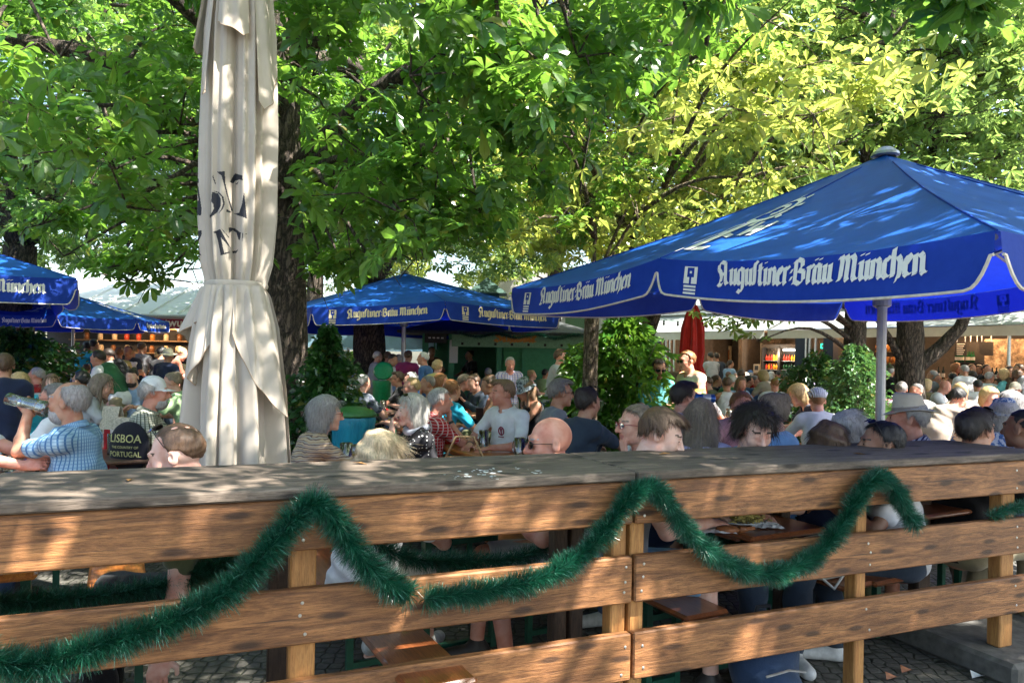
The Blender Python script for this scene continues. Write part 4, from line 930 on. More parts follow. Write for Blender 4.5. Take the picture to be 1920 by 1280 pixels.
m = MB(); bbox(m, bs(1716), SL, -.15, .02, .06, 1.22); bbox(m, bs(1716), SL, -.32, .25, 1.22, 1.27); m.build('bar_front', barw, b)
lampm = emit_mat('ceiling_spot', (1.0, .62, .30), 14)
for (px, d) in ((1345, 1.2), (1398, 2.6), (1440, 1.4), (1480, 3.0), (1640, 1.5), (1700, 1.2), (1797, .8), (1832, .8), (1871, .8), (1888, .8), (1760, 2.2), (1850, 2.4), (1920, 2.0), (1300, 2.2)):
    s = bs(px, d); m = MB(); m.lathe([(.07, -.012), (.0001, -.014)], BP(s, d, 2.62), 12); o = m.build('ceiling_spot', lampm, b)
    l = bpy.data.lights.new('spot', 'POINT'); l.energy = 6; l.color = (1, .60, .30); l.shadow_soft_size = .06; lo_ = bpy.data.objects.new('lamp', l); COL.objects.link(lo_); lo_.location = BP(s, d, 2.50)
# inner walls
m = MB(); bbox(m, bs(1384, 3.2), bs(1384, 3.2) + .15, 3.2, 4.4, .06, 2.62); m.build('inner_wall', plast, b); m = MB(); bbox(m, bs(1556, .3), bs(1556, .3) + .15, .3, 4.4, .06, 2.62); m.build('inner_wall', dkw, b)
for z_ in (1.30, 1.62, 1.94):
    m = MB(); bbox(m, bs(1640, 1.6), bs(1712, 1.6), 1.6, 1.95, z_, z_ + .03); m.build('shelf', barw, b)
m = MB(); bbox(m, bs(1330, 2.0), bs(1355, 2), 4.30, 4.38, .8, 2.3); m.build('tiled_wall', plain('white_tiles', (.55, .53, .48), .4), b)
# picture mural at the right
mur = NT('photo_mural'); v = mur.coords(); n1 = mur.noise(v, 3.2, 6, .75); mur.base(mur.ramp(n1, [(.35, (.03, .02, .015)), (.5, (.28, .20, .13)), (.62, (.70, .55, .38))])).set(Roughness=.6)
m = MB(); bbox(m, bs(1846, 2.6), bs(1990, 2.6), 2.55, 2.6, 1.35, 2.3); tag(m.build('mural', mur.m), 'brown and cream wall picture behind the bar at the far right', 'picture')
# hanging boards
for (p0, p1, z0, z1, d, lab) in ((1790, 1812, 1.85, 2.18, .9, 'chalk menu board with white writing above the bar shelves'), (1815, 1834, 1.95, 2.2, 1.4, 'blank dark board between the menu and the screen'), (1836, 1861, 1.85, 2.18, .9, 'black screen hanging above the bar at the right')):
    s0, s1 = bs(p0, d), bs(p1, d); t = empty('menu_board', tuple(BP((s0 + s1) / 2, d, z0))); tag(t, lab, 'board'); m = MB(); bbox(m, s0, s1, d, d + .04, z0, z1); m.build('panel', dkw, t)
    m = MB(); m.tube([BP(s0 + .04, d + .02, z1), BP(s0 + .04, d + .02, 2.62)], .012, 5); m.tube([BP(s1 - .04, d + .02, z1), BP(s1 - .04, d + .02, 2.62)], .012, 5); m.build('hanger', steel, t)
    if 'chalk' in lab:
        for k in range(6): m = MB(); bbox(m, s0 + .04, s0 + .04 + (s1 - s0) * (.7 - .08 * (k % 3)), d - .004, d - .002, z1 - .06 - .05 * k, z1 - .045 - .05 * k); m.build('chalk_line', letm, t)
def bottle(name, loc, col, h=.30, r=.036, label_c=None, parent=None):
    t = empty(name, loc); m = MB(); m.lathe([(.0001, 0), (r, .002), (r, h * .58), (r * .92, h * .64), (r * .36, h * .78), (r * .34, h * .97), (r * .4, h), (.0001, h)], (0, 0, 0), 12); m.build('glass', col, t, True, world=False)
    if label_c: m = MB(); m.lathe([(r * 1.03, h * .18), (r * 1.03, h * .48)], (0, 0, 0), 12); m.build('label', label_c, t, True, world=False)
    return t
greenb = plain('green_bottle', (.01, .09, .03), .1, bump=0); darkb = plain('dark_bottle', (.012, .02, .01), .1, bump=0); pap = plain('paper_label', (.62, .58, .50), .7, bump=0)
orj = plain('orange_juice', (.75, .30, .02), .2, bump=0); yel = plain('yellow_drink', (.75, .55, .05), .2, bump=0); redd = plain('red_drink', (.55, .05, .03), .2, bump=0)
# shelf unit with green bottles
s0, s1 = bs(1782, 1.0), bs(1838, 1.0); t = empty('bottle_shelf', tuple(BP((s0 + s1) / 2, 1.1, 0))); tag(t, 'dark shelf unit holding green bottles behind the bar', 'shelf')
m = MB(); bbox(m, s0, s1, 1.22, 1.26, .06, 1.95); m.build('back_panel', dkw, t)
for z in (1.66, 1.42): m = MB(); bbox(m, s0, s1, .98, 1.22, z, z + .03); m.build('shelf', dkw, t)
pr = bottle('wine_bottle', (0, 0, -9), greenb, .26, .034, pap); tag(pr, 'x', 'bottle'); first = True
pr2 = bottle('wine_bottle', (0, 0, -9), darkb, .30, .036, pap); tag(pr2, 'x', 'bottle')
def place_b(p, loc, label, group, st):
    if not st.get(id(p)): p.location = loc; p['label'] = label; p['group'] = group; st[id(p)] = 1; return p
    return dup(p, loc, None, label, group)
st = {}
for k, px in enumerate((1793, 1797, 1801, 1805, 1813, 1817, 1821, 1825)):
    place_b(pr, tuple(BP(bs(px, 1.08), 1.08, 1.69)), 'green wine bottle standing on the upper dark shelf behind the bar', 'green bottles on the shelf behind the bar', st)
for k, px in enumerate((1760, 1765, 1820, 1826, 1835, 1842, 1848, 1857, 1861, 1865, 1869, 1873, 1877)):
    place_b(pr2, tuple(BP(bs(px, -.05), -.05 + .12 * (k % 2), 1.27)), 'dark wine bottle with pale label standing on the bar counter at the right', 'dark wine bottles on the bar counter', st)
# drinks fridge
s0, s1 = bs(1429, 3.3), bs(1494, 3.3); t = empty('drinks_fridge', tuple(BP((s0 + s1) / 2, 3.5, .06))); tag(t, 'double glass door drinks fridge full of juice bottles against the grey wall', 'fridge')
m = MB(); bbox(m, s0, s1, 3.75, 3.8, .06, 2.1); bbox(m, s0 - .04, s0, 3.3, 3.8, .06, 2.1); bbox(m, s1, s1 + .04, 3.3, 3.8, .06, 2.1); bbox(m, s0 - .04, s1 + .04, 3.3, 3.8, 2.1, 2.22); m.build('case', dkw, t)
m = MB(); sm = (s0 + s1) / 2; bbox(m, sm - .04, sm + .04, 3.26, 3.32, .3, 2.1); m.build('door_frame', dkw, t)
fl = emit_mat('fridge_lamp', (1, .9, .75), 5); m = MB(); bbox(m, s0 + .05, s1 - .05, 3.70, 3.74, 2.02, 2.06); m.build('lamp', fl, t)
l = bpy.data.lights.new('fridge', 'POINT'); l.energy = 9; l.color = (1, .85, .65); l.shadow_soft_size = .1; lo_ = bpy.data.objects.new('lamp', l); COL.objects.link(lo_); lo_.location = BP((s0 + s1) / 2, 3.1, 1.9)
for z in (.75, 1.05, 1.36, 1.66): m = MB(); bbox(m, s0, s1, 3.35, 3.75, z, z + .02); m.build('shelf', steel, t)
jb = [bottle('juice_bottle', (0, 0, -9), c, .20, .034) for c in (orj, yel, redd, greenb)]
for q in jb: tag(q, 'x', 'bottle')
names = ['orange juice', 'yellow soft drink', 'red soft drink', 'green mineral water']
for zi, z in enumerate((1.07, 1.38, 1.68)):
    for k in range(13):
        s = s0 + .07 + (s1 - s0 - .14) * k / 12
        if abs(s - sm) < .05: continue
        ci = [[1, 1, 1, 1, 1, 1, 1, 0, 0, 0, 0, 0, 0], [2, 0, 2, 0, 0, 2, 2, 3, 3, 3, 3, 3, 3], [2, 2, 2, 1, 1, 1, 1, 2, 2, 2, 1, 1, 1]][zi][k]
        place_b(jb[ci], tuple(BP(s, 3.45, z)), names[ci] + ' bottle standing in the lit drinks fridge', names[ci] + ' bottles in the fridge', st)
# poster, exit sign, till
def poster(name, label, cat, p0, p1, z0, z1, d, mat, wall_d=None):
    s0, s1 = bs(p0, d), bs(p1, d); m = MB(); bbox(m, s0, s1, d - .03, d, z0, z1); t = empty(name, tuple(BP((s0 + s1) / 2, d, z0))); tag(t, label, cat); m.build('board', mat, t); return t, s0, s1
t, s0, s1 = poster('poster', 'cream poster with a brown picture on the inner wall of the bar', 'poster', 1356, 1372, 1.45, 2.2, 4.2, plain('cream_paper', (.62, .52, .36), .7, bump=0)); m = MB(); bbox(m, s0 + .08, s1 - .08, 4.16, 4.165, 1.7, 2.05); m.build('picture', plain('brown_print', (.30, .12, .05), .7, var=.5, nscale=20), t)
t, s0, s1 = poster('poster', 'small blue and red poster beside the drinks fridge', 'poster', 1409, 1417, 1.85, 2.25, 4.2, plain('blue_paper', (.03, .05, .20), .7, bump=0)); m = MB(); bbox(m, s0 + .02, s1 - .02, 4.16, 4.165, 1.88, 2.0); m.build('picture', plain('red_print', (.40, .03, .03), .7), t)
t, s0, s1 = poster('exit_sign', 'green lit sign above the passage right of the navy column', 'sign', 1539, 1551, 2.02, 2.16, .9, emit_mat('exit_green', (.02, .45, .25), 1.2)); 
for q in (.3, .7): m = MB(); c = BP(s0 + (s1 - s0) * q, .866, 2.09); m.box(c, (.05, .004, .08), MBd); m.build('pictogram', letm, t)
t, s0, s1 = poster('cash_till', 'pale cash till with a small screen left of the drinks fridge', 'till', 1414, 1425, 1.27, 1.55, 2.2, plain('till_grey', (.55, .53, .48), .5)); m = MB(); bbox(m, s0 + .04, s1 - .04, 2.165, 2.168, 1.36, 1.5); m.build('screen', plain('screen_dark', (.05, .06, .07), .2, bump=0), t)
# ---- pale facade behind (upper storey glimpsed between umbrella and awnings)
m = MB(); p = BP(-4, 7, 0); m.box((3.0, 31, 2.6), (9, .4, 5.2)); pf = m.build('rear_building', plain('pale_render', (.55, .53, .50), .85)); tag(pf, 'pale rendered building far behind the drinks booth', 'building')
for k in range(5):
    m = MB(); m.box((-.6 + 1.7 * k, 30.78, 3.1), (1.2, .03, 1.1)); w = m.build('window', plain('window_dark', (.12, .2, .12), .1, bump=0), pf)
# ================================================================ the green drinks booth
gw = plain('green_boards', (.055, .24, .125), .6, var=.12, nscale=12); gsign = plain('sage_board', (.22, .40, .25), .7); dkroof = plain('dark_shingle', (.045, .05, .05), .8, nscale=14)
Yb = 17.5; xl = WP(790, 680, Yb).x; xr = WP(1096, 680, Yb).x; q = empty('drinks_booth', ((xl + xr) / 2, Yb + 1, 0)); tag(q, 'green wooden drinks booth with a sage sign board and closed shutters', 'kiosk')
zc = WP(940, 640, Yb).z
m = MB(); m.box(((xl + xr) / 2, Yb + 2.6, 1.15), (xr - xl, .1, 2.3)); m.box((xr - .05, Yb + 1.3, 1.15), (.1, 2.6, 2.3)); m.build('wall', gw, q)
for px in (797, 846, 936, 984, 1090):
    m = MB(); x = WP(px, 680, Yb).x; m.box((x, Yb, 1.12), (.13, .13, 2.24)); m.build('post', gw, q)
x0, x1 = WP(944, 680, Yb).x, WP(980, 680, Yb).x; m = MB(); n = 16
for k in range(n): m.box(((x0 + x1) / 2, Yb + .04 + .0 * k, .30 + 1.66 * (k + .5) / n), (x1 - x0, .03, 1.66 / n * .86))
m.build('shutter', plain('shutter_green', (.05, .26, .10), .5), q)
x0, x1 = WP(988, 680, Yb).x, WP(1086, 680, Yb).x; m = MB(); m.box(((x0 + x1) / 2, Yb + .05, 1.05), (x1 - x0, .04, 2.0)); m.build('shutter', gw, q)
m = MB(); m.box(((WP(850, 0, Yb).x + WP(932, 0, Yb).x) / 2, Yb + .05, .5), (1.05, .06, 1.0)); m.box(((WP(850, 0, Yb).x + WP(932, 0, Yb).x) / 2, Yb - .08, 1.02), (1.12, .34, .05)); m.build('serving_hatch', gw, q)
zs0, zs1 = WP(940, 651, Yb).z, WP(940, 625, Yb).z; m = MB(); xs0, xs1 = WP(848, 640, Yb).x, WP(1095, 640, Yb).x; m.box(((xs0 + xs1) / 2, Yb - .12, (zs0 + zs1) / 2), (xs1 - xs0, .05, zs1 - zs0)); sb = m.build('sign_board', gsign, q)
orl = plain('orange_paint', (.65, .27, .06), .6, bump=0); lm = MB(); xa = WP(929, 640, Yb).x; wtx = WP(1006, 640, Yb).x - xa
lay_text(lm, 'Schänke', lambda x, y, w, dz: Vector((xa + x / w * wtx, Yb - .150 - dz, zs0 + .13 + y * .15)), nib=.15, thin=.07); lm.build('lettering', orl, sb)
for k in range(8):
    m = MB(); m.box((xs0 + .25 + (xs1 - xs0 - .4) * k / 7, Yb - .152, zs0 + .07), (.055, .006, .06)); m.build('price_tag', dkw, sb)
m = MB(); zr = zs1 + .02; m.add([(xl - .5, Yb - .6, zr), (xr + .3, Yb - .6, zr), (xr + .3, Yb + 3.0, zr), (xl - .5, Yb + 3, zr), (xl + .8, Yb + 1.2, zr + .42), (xr - .8, Yb + 1.2, zr + .42), (xl - .5, Yb - .6, zr - .06), (xr + .3, Yb - .6, zr - .06), (xr + .3, Yb + 3, zr - .06), (xl - .5, Yb + 3, zr - .06)], [(0, 1, 5, 4), (1, 2, 5), (2, 3, 4, 5), (3, 0, 4), (0, 6, 7, 1), (1, 7, 8, 2), (2, 8, 9, 3), (3, 9, 6, 0), (6, 9, 8, 7)]); m.build('roof', dkroof, q)
cx_ = WP(914, 530, Yb + 1.2); cup = MB(); zt = WP(914, 552, Yb + 1.2).z; zp = WP(914, 520, Yb + 1.2).z; cup.box((cx_.x, Yb + 1.2, zt - .4), (.62, .62, .8)); cup.add([(cx_.x - .5, Yb + .7, zt), (cx_.x + .5, Yb + .7, zt), (cx_.x + .5, Yb + 1.7, zt), (cx_.x - .5, Yb + 1.7, zt), (cx_.x, Yb + 1.2, zp)], [(0, 1, 4), (1, 2, 4), (2, 3, 4), (3, 0, 4), (0, 3, 2, 1)]); cup.build('roof_turret', plain('turret_green', (.03, .07, .055), .7), q)
m = MB(); x = WP(849, 680, Yb).x; m.box((x + .02, Yb - .07, 1.72), (.20, .01, .55)); tag(m.build('paper_notice', plain('notice', (.62, .62, .60), .8, var=.08, nscale=60)), 'white printed notice pinned to the green booth post', 'notice')
x0, x1 = WP(797, 640, Yb).x, WP(838, 640, Yb).x; m = MB(); m.box(((x0 + x1) / 2, Yb - .1, 2.02), (x1 - x0, .03, .22)); tag(m.build('chalkboard', dkw), 'dark board with white prices at the left end of the green booth', 'board'); 
m = MB()
for k in range(4): m.box((x0 + .12 + .10 * k, Yb - .12, 2.03), (.06, .004, .03))
cbd = m.build('chalk_writing', letm, bpy.data.objects['chalkboard'])
Qg, L = smooth_path([(xl + .9 + .45 * i, Yb - .68, zr - .02 - .14 * (i % 2)) for i in range(9)], 50)
rs_ = np.random.RandomState(3); N = 6000; u = rs_.rand(N) * 49; i_ = np.minimum(u.astype(int), 48); P = Qg[i_] + (Qg[i_ + 1] - Qg[i_]) * (u - i_)[:, None]; D = rs_.randn(N, 3); D /= np.linalg.norm(D, axis=1)[:, None]; W_ = np.cross(D, rs_.randn(N, 3)) * .003
V = np.stack([P - W_, P + W_, P + D * .07], 1).reshape(-1, 3); tag(np_mesh('garland', V - Qg[0], np.arange(N * 3).reshape(-1, 3), gm.m, None, False), 'dark green garland looped along the eave of the drinks booth', 'garland')
[o for o in bpy.data.objects if o.get('label', '').startswith('dark green garland looped')][0].location = Qg[0]
# ================================================================ the sausage kiosk on the left
kb = empty('sausage_kiosk', (-9.5, 17, 0)); tag(kb, 'sausage kiosk with a pale metal roof, red sign and dim shelves at the far left', 'kiosk')
Yk = 16.5; mr = plain('zinc_roof', (.78, .80, .82), .5, .0, var=.1, nscale=1.5); xk0, xk1 = -11.8, WP(400, 600, Yk).x + .6
ze = WP(300, 590, Yk).z
m = MB(); n = 9; 
for k in range(n):
    a, c = xk0 + (xk1 - xk0) * k / n, xk0 + (xk1 - xk0) * (k + 1) / n; m.quad((a, Yk - .3, ze), (c, Yk - .3, ze), (c, Yk + 2.6, ze + 1.05), (a, Yk + 2.6, ze + 1.05)); m.box((c, Yk + 1.15, ze + .55), (.03, 3.06, .03), Matrix.Rotation(math.atan2(1.05, 2.9), 3, 'X'))
m.quad((xk0, Yk - .3, ze - .1), (xk1, Yk - .3, ze - .1), (xk1, Yk - .3, ze), (xk0, Yk - .3, ze)); m.build('roof', mr, kb)
m = MB(); m.tube([(xk0, Yk - .36, ze - .06), (xk1 + .1, Yk - .36, ze - .06)], .035, 8); m.build('gutter', plain('old_zinc', (.28, .28, .27), .5, .4), kb)
m = MB(); m.box(((xk0 + xk1) / 2, Yk + 2.2, 1.2), (xk1 - xk0, .1, 2.4)); m.box((xk1, Yk + 1.1, 1.2), (.1, 2.2, 2.4)); m.build('wall', dkw, kb)
m = MB(); m.box(((xk0 + xk1) / 2, Yk + .1, .55), (xk1 - xk0, .12, 1.1)); m.box(((xk0 + xk1) / 2, Yk + .0, 1.12), (xk1 - xk0, .4, .05)); m.build('counter', barw, kb)
m = MB(); zs = ze - .19; xs = WP(270, 600, Yk - .1).x; m.box(((xs + xk1) / 2, Yk - .12, zs), (xk1 - xs, .05, .24)); sgn = m.build('sign_board', plain('dark_red_sign', (.20, .012, .03), .5, bump=0), kb)
sign_text('Bratwurst', (WP(279, 610, Yk - .15).x, Yk - .155, zs - .07), (1, 0, 0), (0, 0, 1), .26, plain('cream_paint', (.68, .62, .50), .6, bump=0), 'lettering', sgn, .02)
for z in (1.55, 1.85): m = MB(); m.box((-8.3, Yk + 1.9, z), (5.4, .35, .03)); m.build('shelf', barw, kb)
rj = random.Random(8); goods = [plain('jar_' + n_, c, .3, bump=0) for n_, c in (('amber', (.45, .18, .04)), ('cream', (.6, .5, .35)), ('red', (.35, .05, .03)), ('brown', (.2, .09, .04)))]
jr = []
for gi, gmt in enumerate(goods): t = empty('jar', (0, 0, -9)); m = MB(); m.lathe([(.0001, 0), (.06, .003), (.062, .13), (.045, .15), (.045, .17), (.0001, .17)], n=10); m.build('glass', gmt, t, True, world=False); tag(t, 'x', 'jar'); jr.append(t)
cn = ['amber', 'cream', 'red', 'brown']
for k in range(44):
    z = (1.565, 1.865, 1.145)[k % 3]; gi = rj.randrange(4); place_b(jr[gi], (-10.6 + 4.9 * (k // 3) / 15 + rj.uniform(-.03, .03), Yk + (1.85 if z > 1.2 else -.02), z), cn[gi] + ' jar standing on the kiosk shelves or counter', cn[gi] + ' jars in the sausage kiosk', st)
for k in range(33):
    gi = rj.randrange(2) * 3; px = 1645 + 64 * (k // 3) / 10; z = (1.33, 1.65, 1.97)[k % 3]; place_b(jr[gi], tuple(BP(bs(px, 1.7), 1.7, z)), cn[gi] + ' jar standing on the lit shelves between the two dark trunks', cn[gi] + ' jars on the shelves between the trunks', st)
for px in (250, 300, 335, 215):
    x = WP(px, 650, Yk + 1).x; l = bpy.data.lights.new('kl', 'POINT'); l.energy = 6; l.color = (1, .6, .3); l.shadow_soft_size = .05; lo_ = bpy.data.objects.new('lamp', l); COL.objects.link(lo_); lo_.location = (x, Yk + 1, 2.0); m = MB(); m.lathe([(.05, -.01), (.0001, -.012)], (x, Yk + 1, 2.10), 10); m.build('lamp_bulb', lampm, kb)
m = MB()
m.box((-8.8, Yk + 1.0, 2.14), (5.8, 2.2, .04)); m.build('ceiling', ceilm, kb)
# string lights
for (pts, lab) in (([WP(150, 430, 12), WP(330, 468, 11), WP(505, 400, 10)], 'string of small lamps running under the leaves behind the cream parasol'), ([WP(1236, 600, 17), WP(1330, 640 - 35, 17.5), WP(1480, 598, 17)], 'string of small lamps sagging in front of the awnings')):
    t = empty('string_light', tuple(pts[0])); tag(t, lab, 'string light'); Qs, _ = smooth_path(pts, 26); MB().tube([tuple(x) for x in Qs], .008, 4).build('cable', plain('green_cable', (.02, .12, .08), .5, bump=0), t)
    for x in Qs[1::3]: MB().lathe([(.0001, 0), (.022, -.01), (.022, -.06), (.03, -.09), (.0001, -.13)], tuple(x), 8).build('bulb', darkm, t)
# ================================================================ people: bodies grown as one surface from a smooth union of limbs
class Field:
    def __init__(s, lo, hi, h):
        s.h = h; s.lo = np.array(lo) - 2 * h; n = np.ceil((np.array(hi) + 2 * h - s.lo) / h).astype(int) + 1
        s.n = n; s.F = np.full(n, .06, np.float32); s.ax = [s.lo[k] + h * np.arange(n[k]) for k in range(3)]
    def _sub(s, lo, hi):
        i0 = np.maximum(0, np.floor((np.array(lo) - s.lo) / s.h).astype(int)); i1 = np.minimum(s.n, np.ceil((np.array(hi) - s.lo) / s.h).astype(int) + 1)
        if (i1 <= i0).any(): return None
        sl = tuple(slice(a, b) for a, b in zip(i0, i1)); return sl, s.ax[0][sl[0]][:, None, None], s.ax[1][sl[1]][None, :, None], s.ax[2][sl[2]][None, None, :]
    def _join(s, sl, d, k, sub):
        F = s.F[sl]
        if sub:
            hh = np.maximum(k - np.abs(F + d), 0) / k; s.F[sl] = np.maximum(F, -d) + hh * hh * k * .25
        else:
            hh = np.maximum(k - np.abs(F - d), 0) / k; s.F[sl] = np.minimum(F, d) - hh * hh * k * .25
    def cap(s, a, b, ra, rb, k=.02, sub=False, flat=None):
        """round cone a-b; flat=(unit axis, factor) squashes it along that axis"""
        a = np.array(a, float); b = np.array(b, float); m = max(ra, rb) + .04 + k
        r = s._sub(np.minimum(a, b) - m, np.maximum(a, b) + m)
        if r is None: return
        sl, X, Y, Z = r; ba = b - a; L2 = ba @ ba + 1e-12; px, py, pz = X - a[0], Y - a[1], Z - a[2]
        h = np.clip((px * ba[0] + py * ba[1] + pz * ba[2]) / L2, 0, 1); dx, dy, dz = px - ba[0] * h, py - ba[1] * h, pz - ba[2] * h
        if flat is None: d = np.sqrt(dx * dx + dy * dy + dz * dz) - (ra + (rb - ra) * h)
        else:
            ax, f = np.array(flat[0], float), flat[1]; q = dx * ax[0] + dy * ax[1] + dz * ax[2]; e = (1 / f - 1) * q
            dx, dy, dz = dx + ax[0] * e, dy + ax[1] * e, dz + ax[2] * e; l = np.sqrt(dx * dx + dy * dy + dz * dz); d = (l - (ra + (rb - ra) * h)) * (f + (1 - f) * .4)
        s._join(sl, d, k, sub)
    def ell(s, c, r, k=.02, R=None, sub=False, cut=None):
        c = np.array(c, float); r = np.array(r, float); m = r.max() + .04 + k; q = s._sub(c - m, c + m)
        if q is None: return
        sl, X, Y, Z = q; X, Y, Z = X - c[0], Y - c[1], Z - c[2]
        if R is not None: X, Y, Z = X * R[0, 0] + Y * R[1, 0] + Z * R[2, 0], X * R[0, 1] + Y * R[1, 1] + Z * R[2, 1], X * R[0, 2] + Y * R[1, 2] + Z * R[2, 2]
        k0 = np.sqrt((X / r[0]) ** 2 + (Y / r[1]) ** 2 + (Z / r[2]) ** 2) + 1e-9; k1 = np.sqrt((X / r[0] ** 2) ** 2 + (Y / r[1] ** 2) ** 2 + (Z / r[2] ** 2) ** 2) + 1e-9
        d = np.maximum(k0 * (k0 - 1) / k1, -r.min())
        if cut is not None: d = np.maximum(d, cut(X, Y, Z))
        s._join(sl, d, k, sub)
    def warp(s, fn):
        X, Y, Z = s.ax[0][:, None, None], s.ax[1][None, :, None], s.ax[2][None, None, :]; s.F += fn(X, Y, Z).astype(np.float32)
    def clip(s, fn):
        X, Y, Z = s.ax[0][:, None, None], s.ax[1][None, :, None], s.ax[2][None, None, :]; s.F = np.maximum(s.F, fn(X, Y, Z).astype(np.float32))
    def mesh(s):
        F = s.F; I = F < 0
        I[0] = I[-1] = False; I[:, 0] = I[:, -1] = False; I[:, :, 0] = I[:, :, -1] = False; F = np.where(I, F, np.maximum(F, 1e-4))
        c = [I[i:I.shape[0] - 1 + i, j:I.shape[1] - 1 + j, k:I.shape[2] - 1 + k] for i in (0, 1) for j in (0, 1) for k in (0, 1)]
        sm = sum(x.astype(np.int8) for x in c); act = (sm > 0) & (sm < 8); ids = np.argwhere(act)
        if not len(ids): return np.zeros((0, 3)), np.zeros((0, 4), int)
        lut = np.full(act.shape, -1, np.int32); lut[act] = np.arange(len(ids))
        acc = np.zeros((len(ids), 3)); cnt = np.zeros(len(ids)); co = [(i, j, k) for i in (0, 1) for j in (0, 1) for k in (0, 1)]
        val = {q: F[ids[:, 0] + q[0], ids[:, 1] + q[1], ids[:, 2] + q[2]].astype(float) for q in co}
        for q in co:
            for a in range(3):
                if q[a] == 0:
                    p = list(q); p[a] = 1; p = tuple(p); va, vb = val[q], val[p]; m = (va < 0) != (vb < 0); t = np.where(m, va / np.where(m, va - vb, 1), 0)
                    for b in range(3): acc[:, b] += np.where(m, q[b] + (t if b == a else 0), 0)
                    cnt += m
        V = (ids + acc / cnt[:, None]) * s.h + s.lo; Q = []
        for a in range(3):
            A = I.take(range(I.shape[a] - 1), a); B = I.take(range(1, I.shape[a]), a); e = np.argwhere(A != B)
            b, c_ = (a + 1) % 3, (a + 2) % 3; e = e[(e[:, b] > 0) & (e[:, c_] > 0)]; 
            if not len(e): continue
            def g(db, dc): 
                q = e.copy(); q[:, b] -= db; q[:, c_] -= dc; return lut[q[:, 0], q[:, 1], q[:, 2]]
            quad = np.stack([g(0, 0), g(1, 0), g(1, 1), g(0, 1)], 1); fl = A[e[:, 0], e[:, 1], e[:, 2]]
            quad[~fl] = quad[~fl][:, ::-1]; Q.append(quad)
        Q = np.concatenate(Q); Q = Q[(Q >= 0).all(1)]; return V, Q
def nrm(v): v = np.array(v, float); return v / (np.linalg.norm(v) + 1e-12)
def rotm(ax, a): M = Matrix.Rotation(a, 3, Vector(ax)); return np.array(M)
SK = {'fair': (.62, .36, .27), 'pink': (.60, .30, .22), 'tan': (.46, .25, .16), 'red': (.56, .27, .19), 'pale': (.70, .45, .36), 'brown': (.30, .16, .10)}
HC = {'grey': (.36, .34, .33), 'white': (.62, .59, .54), 'blond': (.50, .34, .16), 'cream': (.62, .47, .29), 'brown': (.10, .055, .03), 'dark': (.030, .020, .015), 'black': (.012, .010, .010), 'ginger': (.26, .11, .04), 'ash': (.24, .18, .13), 'salt': (.20, .18, .17), 'lightbrown': (.20, .12, .07)}
CC = {'white': (.74, .74, .76), 'black': (.012, .012, .014), 'navy': (.014, .022, .055), 'grey': (.24, .25, .27), 'lightgrey': (.42, .43, .45), 'teal': (.12, .42, .44), 'turq': (.02, .34, .50), 'green': (.03, .12, .05), 'lime': (.35, .55, .03), 'mint': (.34, .50, .26), 'red': (.42, .015, .02), 'magenta': (.36, .04, .13), 'blue': (.06, .14, .32), 'lightblue': (.28, .40, .58), 'olive': (.09, .10, .05), 'khaki': (.30, .25, .15), 'beige': (.42, .34, .27), 'lilac': (.46, .42, .62), 'slate': (.035, .05, .075), 'rust': (.33, .11, .07), 'jeans': (.05, .09, .19), 'sky': (.22, .42, .66), 'brown': (.10, .06, .04), 'cream': (.62, .56, .44), 'yellow': (.55, .48, .18), 'seagreen': (.06, .22, .20), 'pink': (.55, .28, .32), 'skirt': (.05, .20, .19)}
def tops(k):
    if k in CC: return cloth(CC[k])
    S = stripes_mat
    return {'plaidblue': lambda: S('plaid_blue', 'XY', 50, ((.30, .46, .60), (.06, .16, .34)), axis2=2, freq2=50, c2=(.10, .22, .40), duty=.30),
        'plaidred': lambda: S('plaid_red', 'XY', 38, ((.42, .02, .025), (.62, .45, .42)), axis2=2, freq2=38, c2=(.62, .50, .48), duty=.22),
        'plaidgreen': lambda: S('plaid_green', 'XY', 60, ((.40, .40, .33), (.06, .07, .05)), axis2=2, freq2=60, c2=(.05, .06, .04), duty=.28),
        'plaidpale': lambda: S('plaid_pale', 'XY', 26, ((.55, .56, .68), (.10, .18, .50)), axis2=2, freq2=26, c2=(.50, .15, .15), duty=.22),
        'plaidgrey': lambda: S('plaid_grey', 'XY', 22, ((.06, .07, .10), (.22, .24, .28)), axis2=2, freq2=22, c2=(.20, .22, .26), duty=.4),
        'cardigan': lambda: S('knit_stripes', 2, 64, ((.40, .34, .29), (.17, .10, .08)), wob=3.5, duty=.45, axis2=2, freq2=31, c2=(.60, .42, .25)),
        'polostripe': lambda: S('broad_stripes', 2, 9, ((.62, .34, .24), (.60, .48, .12)), duty=.35, axis2=2, freq2=4.5, c2=(.66, .60, .60)),
        'striped': lambda: S('fine_stripes', 'XY', 30, ((.50, .50, .56), (.05, .05, .12)), duty=.45),
        'navystripe': lambda: S('breton_stripes', 2, 30, ((.50, .52, .56), (.02, .04, .12)), duty=.5),
        'floral': lambda: floral('floral', (.60, .62, .66), (.06, .14, .34), 40), 'flower2': lambda: floral('flower2', (.62, .60, .58), (.45, .05, .12), 22),
        'floralg': lambda: floral('grey_floral', (.30, .34, .38), (.06, .08, .10), 40), 'dots': dots_mat, 'camo': lambda: floral('camo', (.16, .14, .10), (.30, .22, .10), 18)}[k]()
def floral(name, a, b, sc):
    key = ('f', name)
    if key in MATS: return MATS[key]
    t = NT(name); v = t.coords(); n = t.noise(v, sc, 2); t.base(t.ramp(n, [(.48, a), (.54, b)])).set(Roughness=.85); t.bump(t.noise(v, 9., 3), .4, .01); MATS[key] = t.m; return t.m
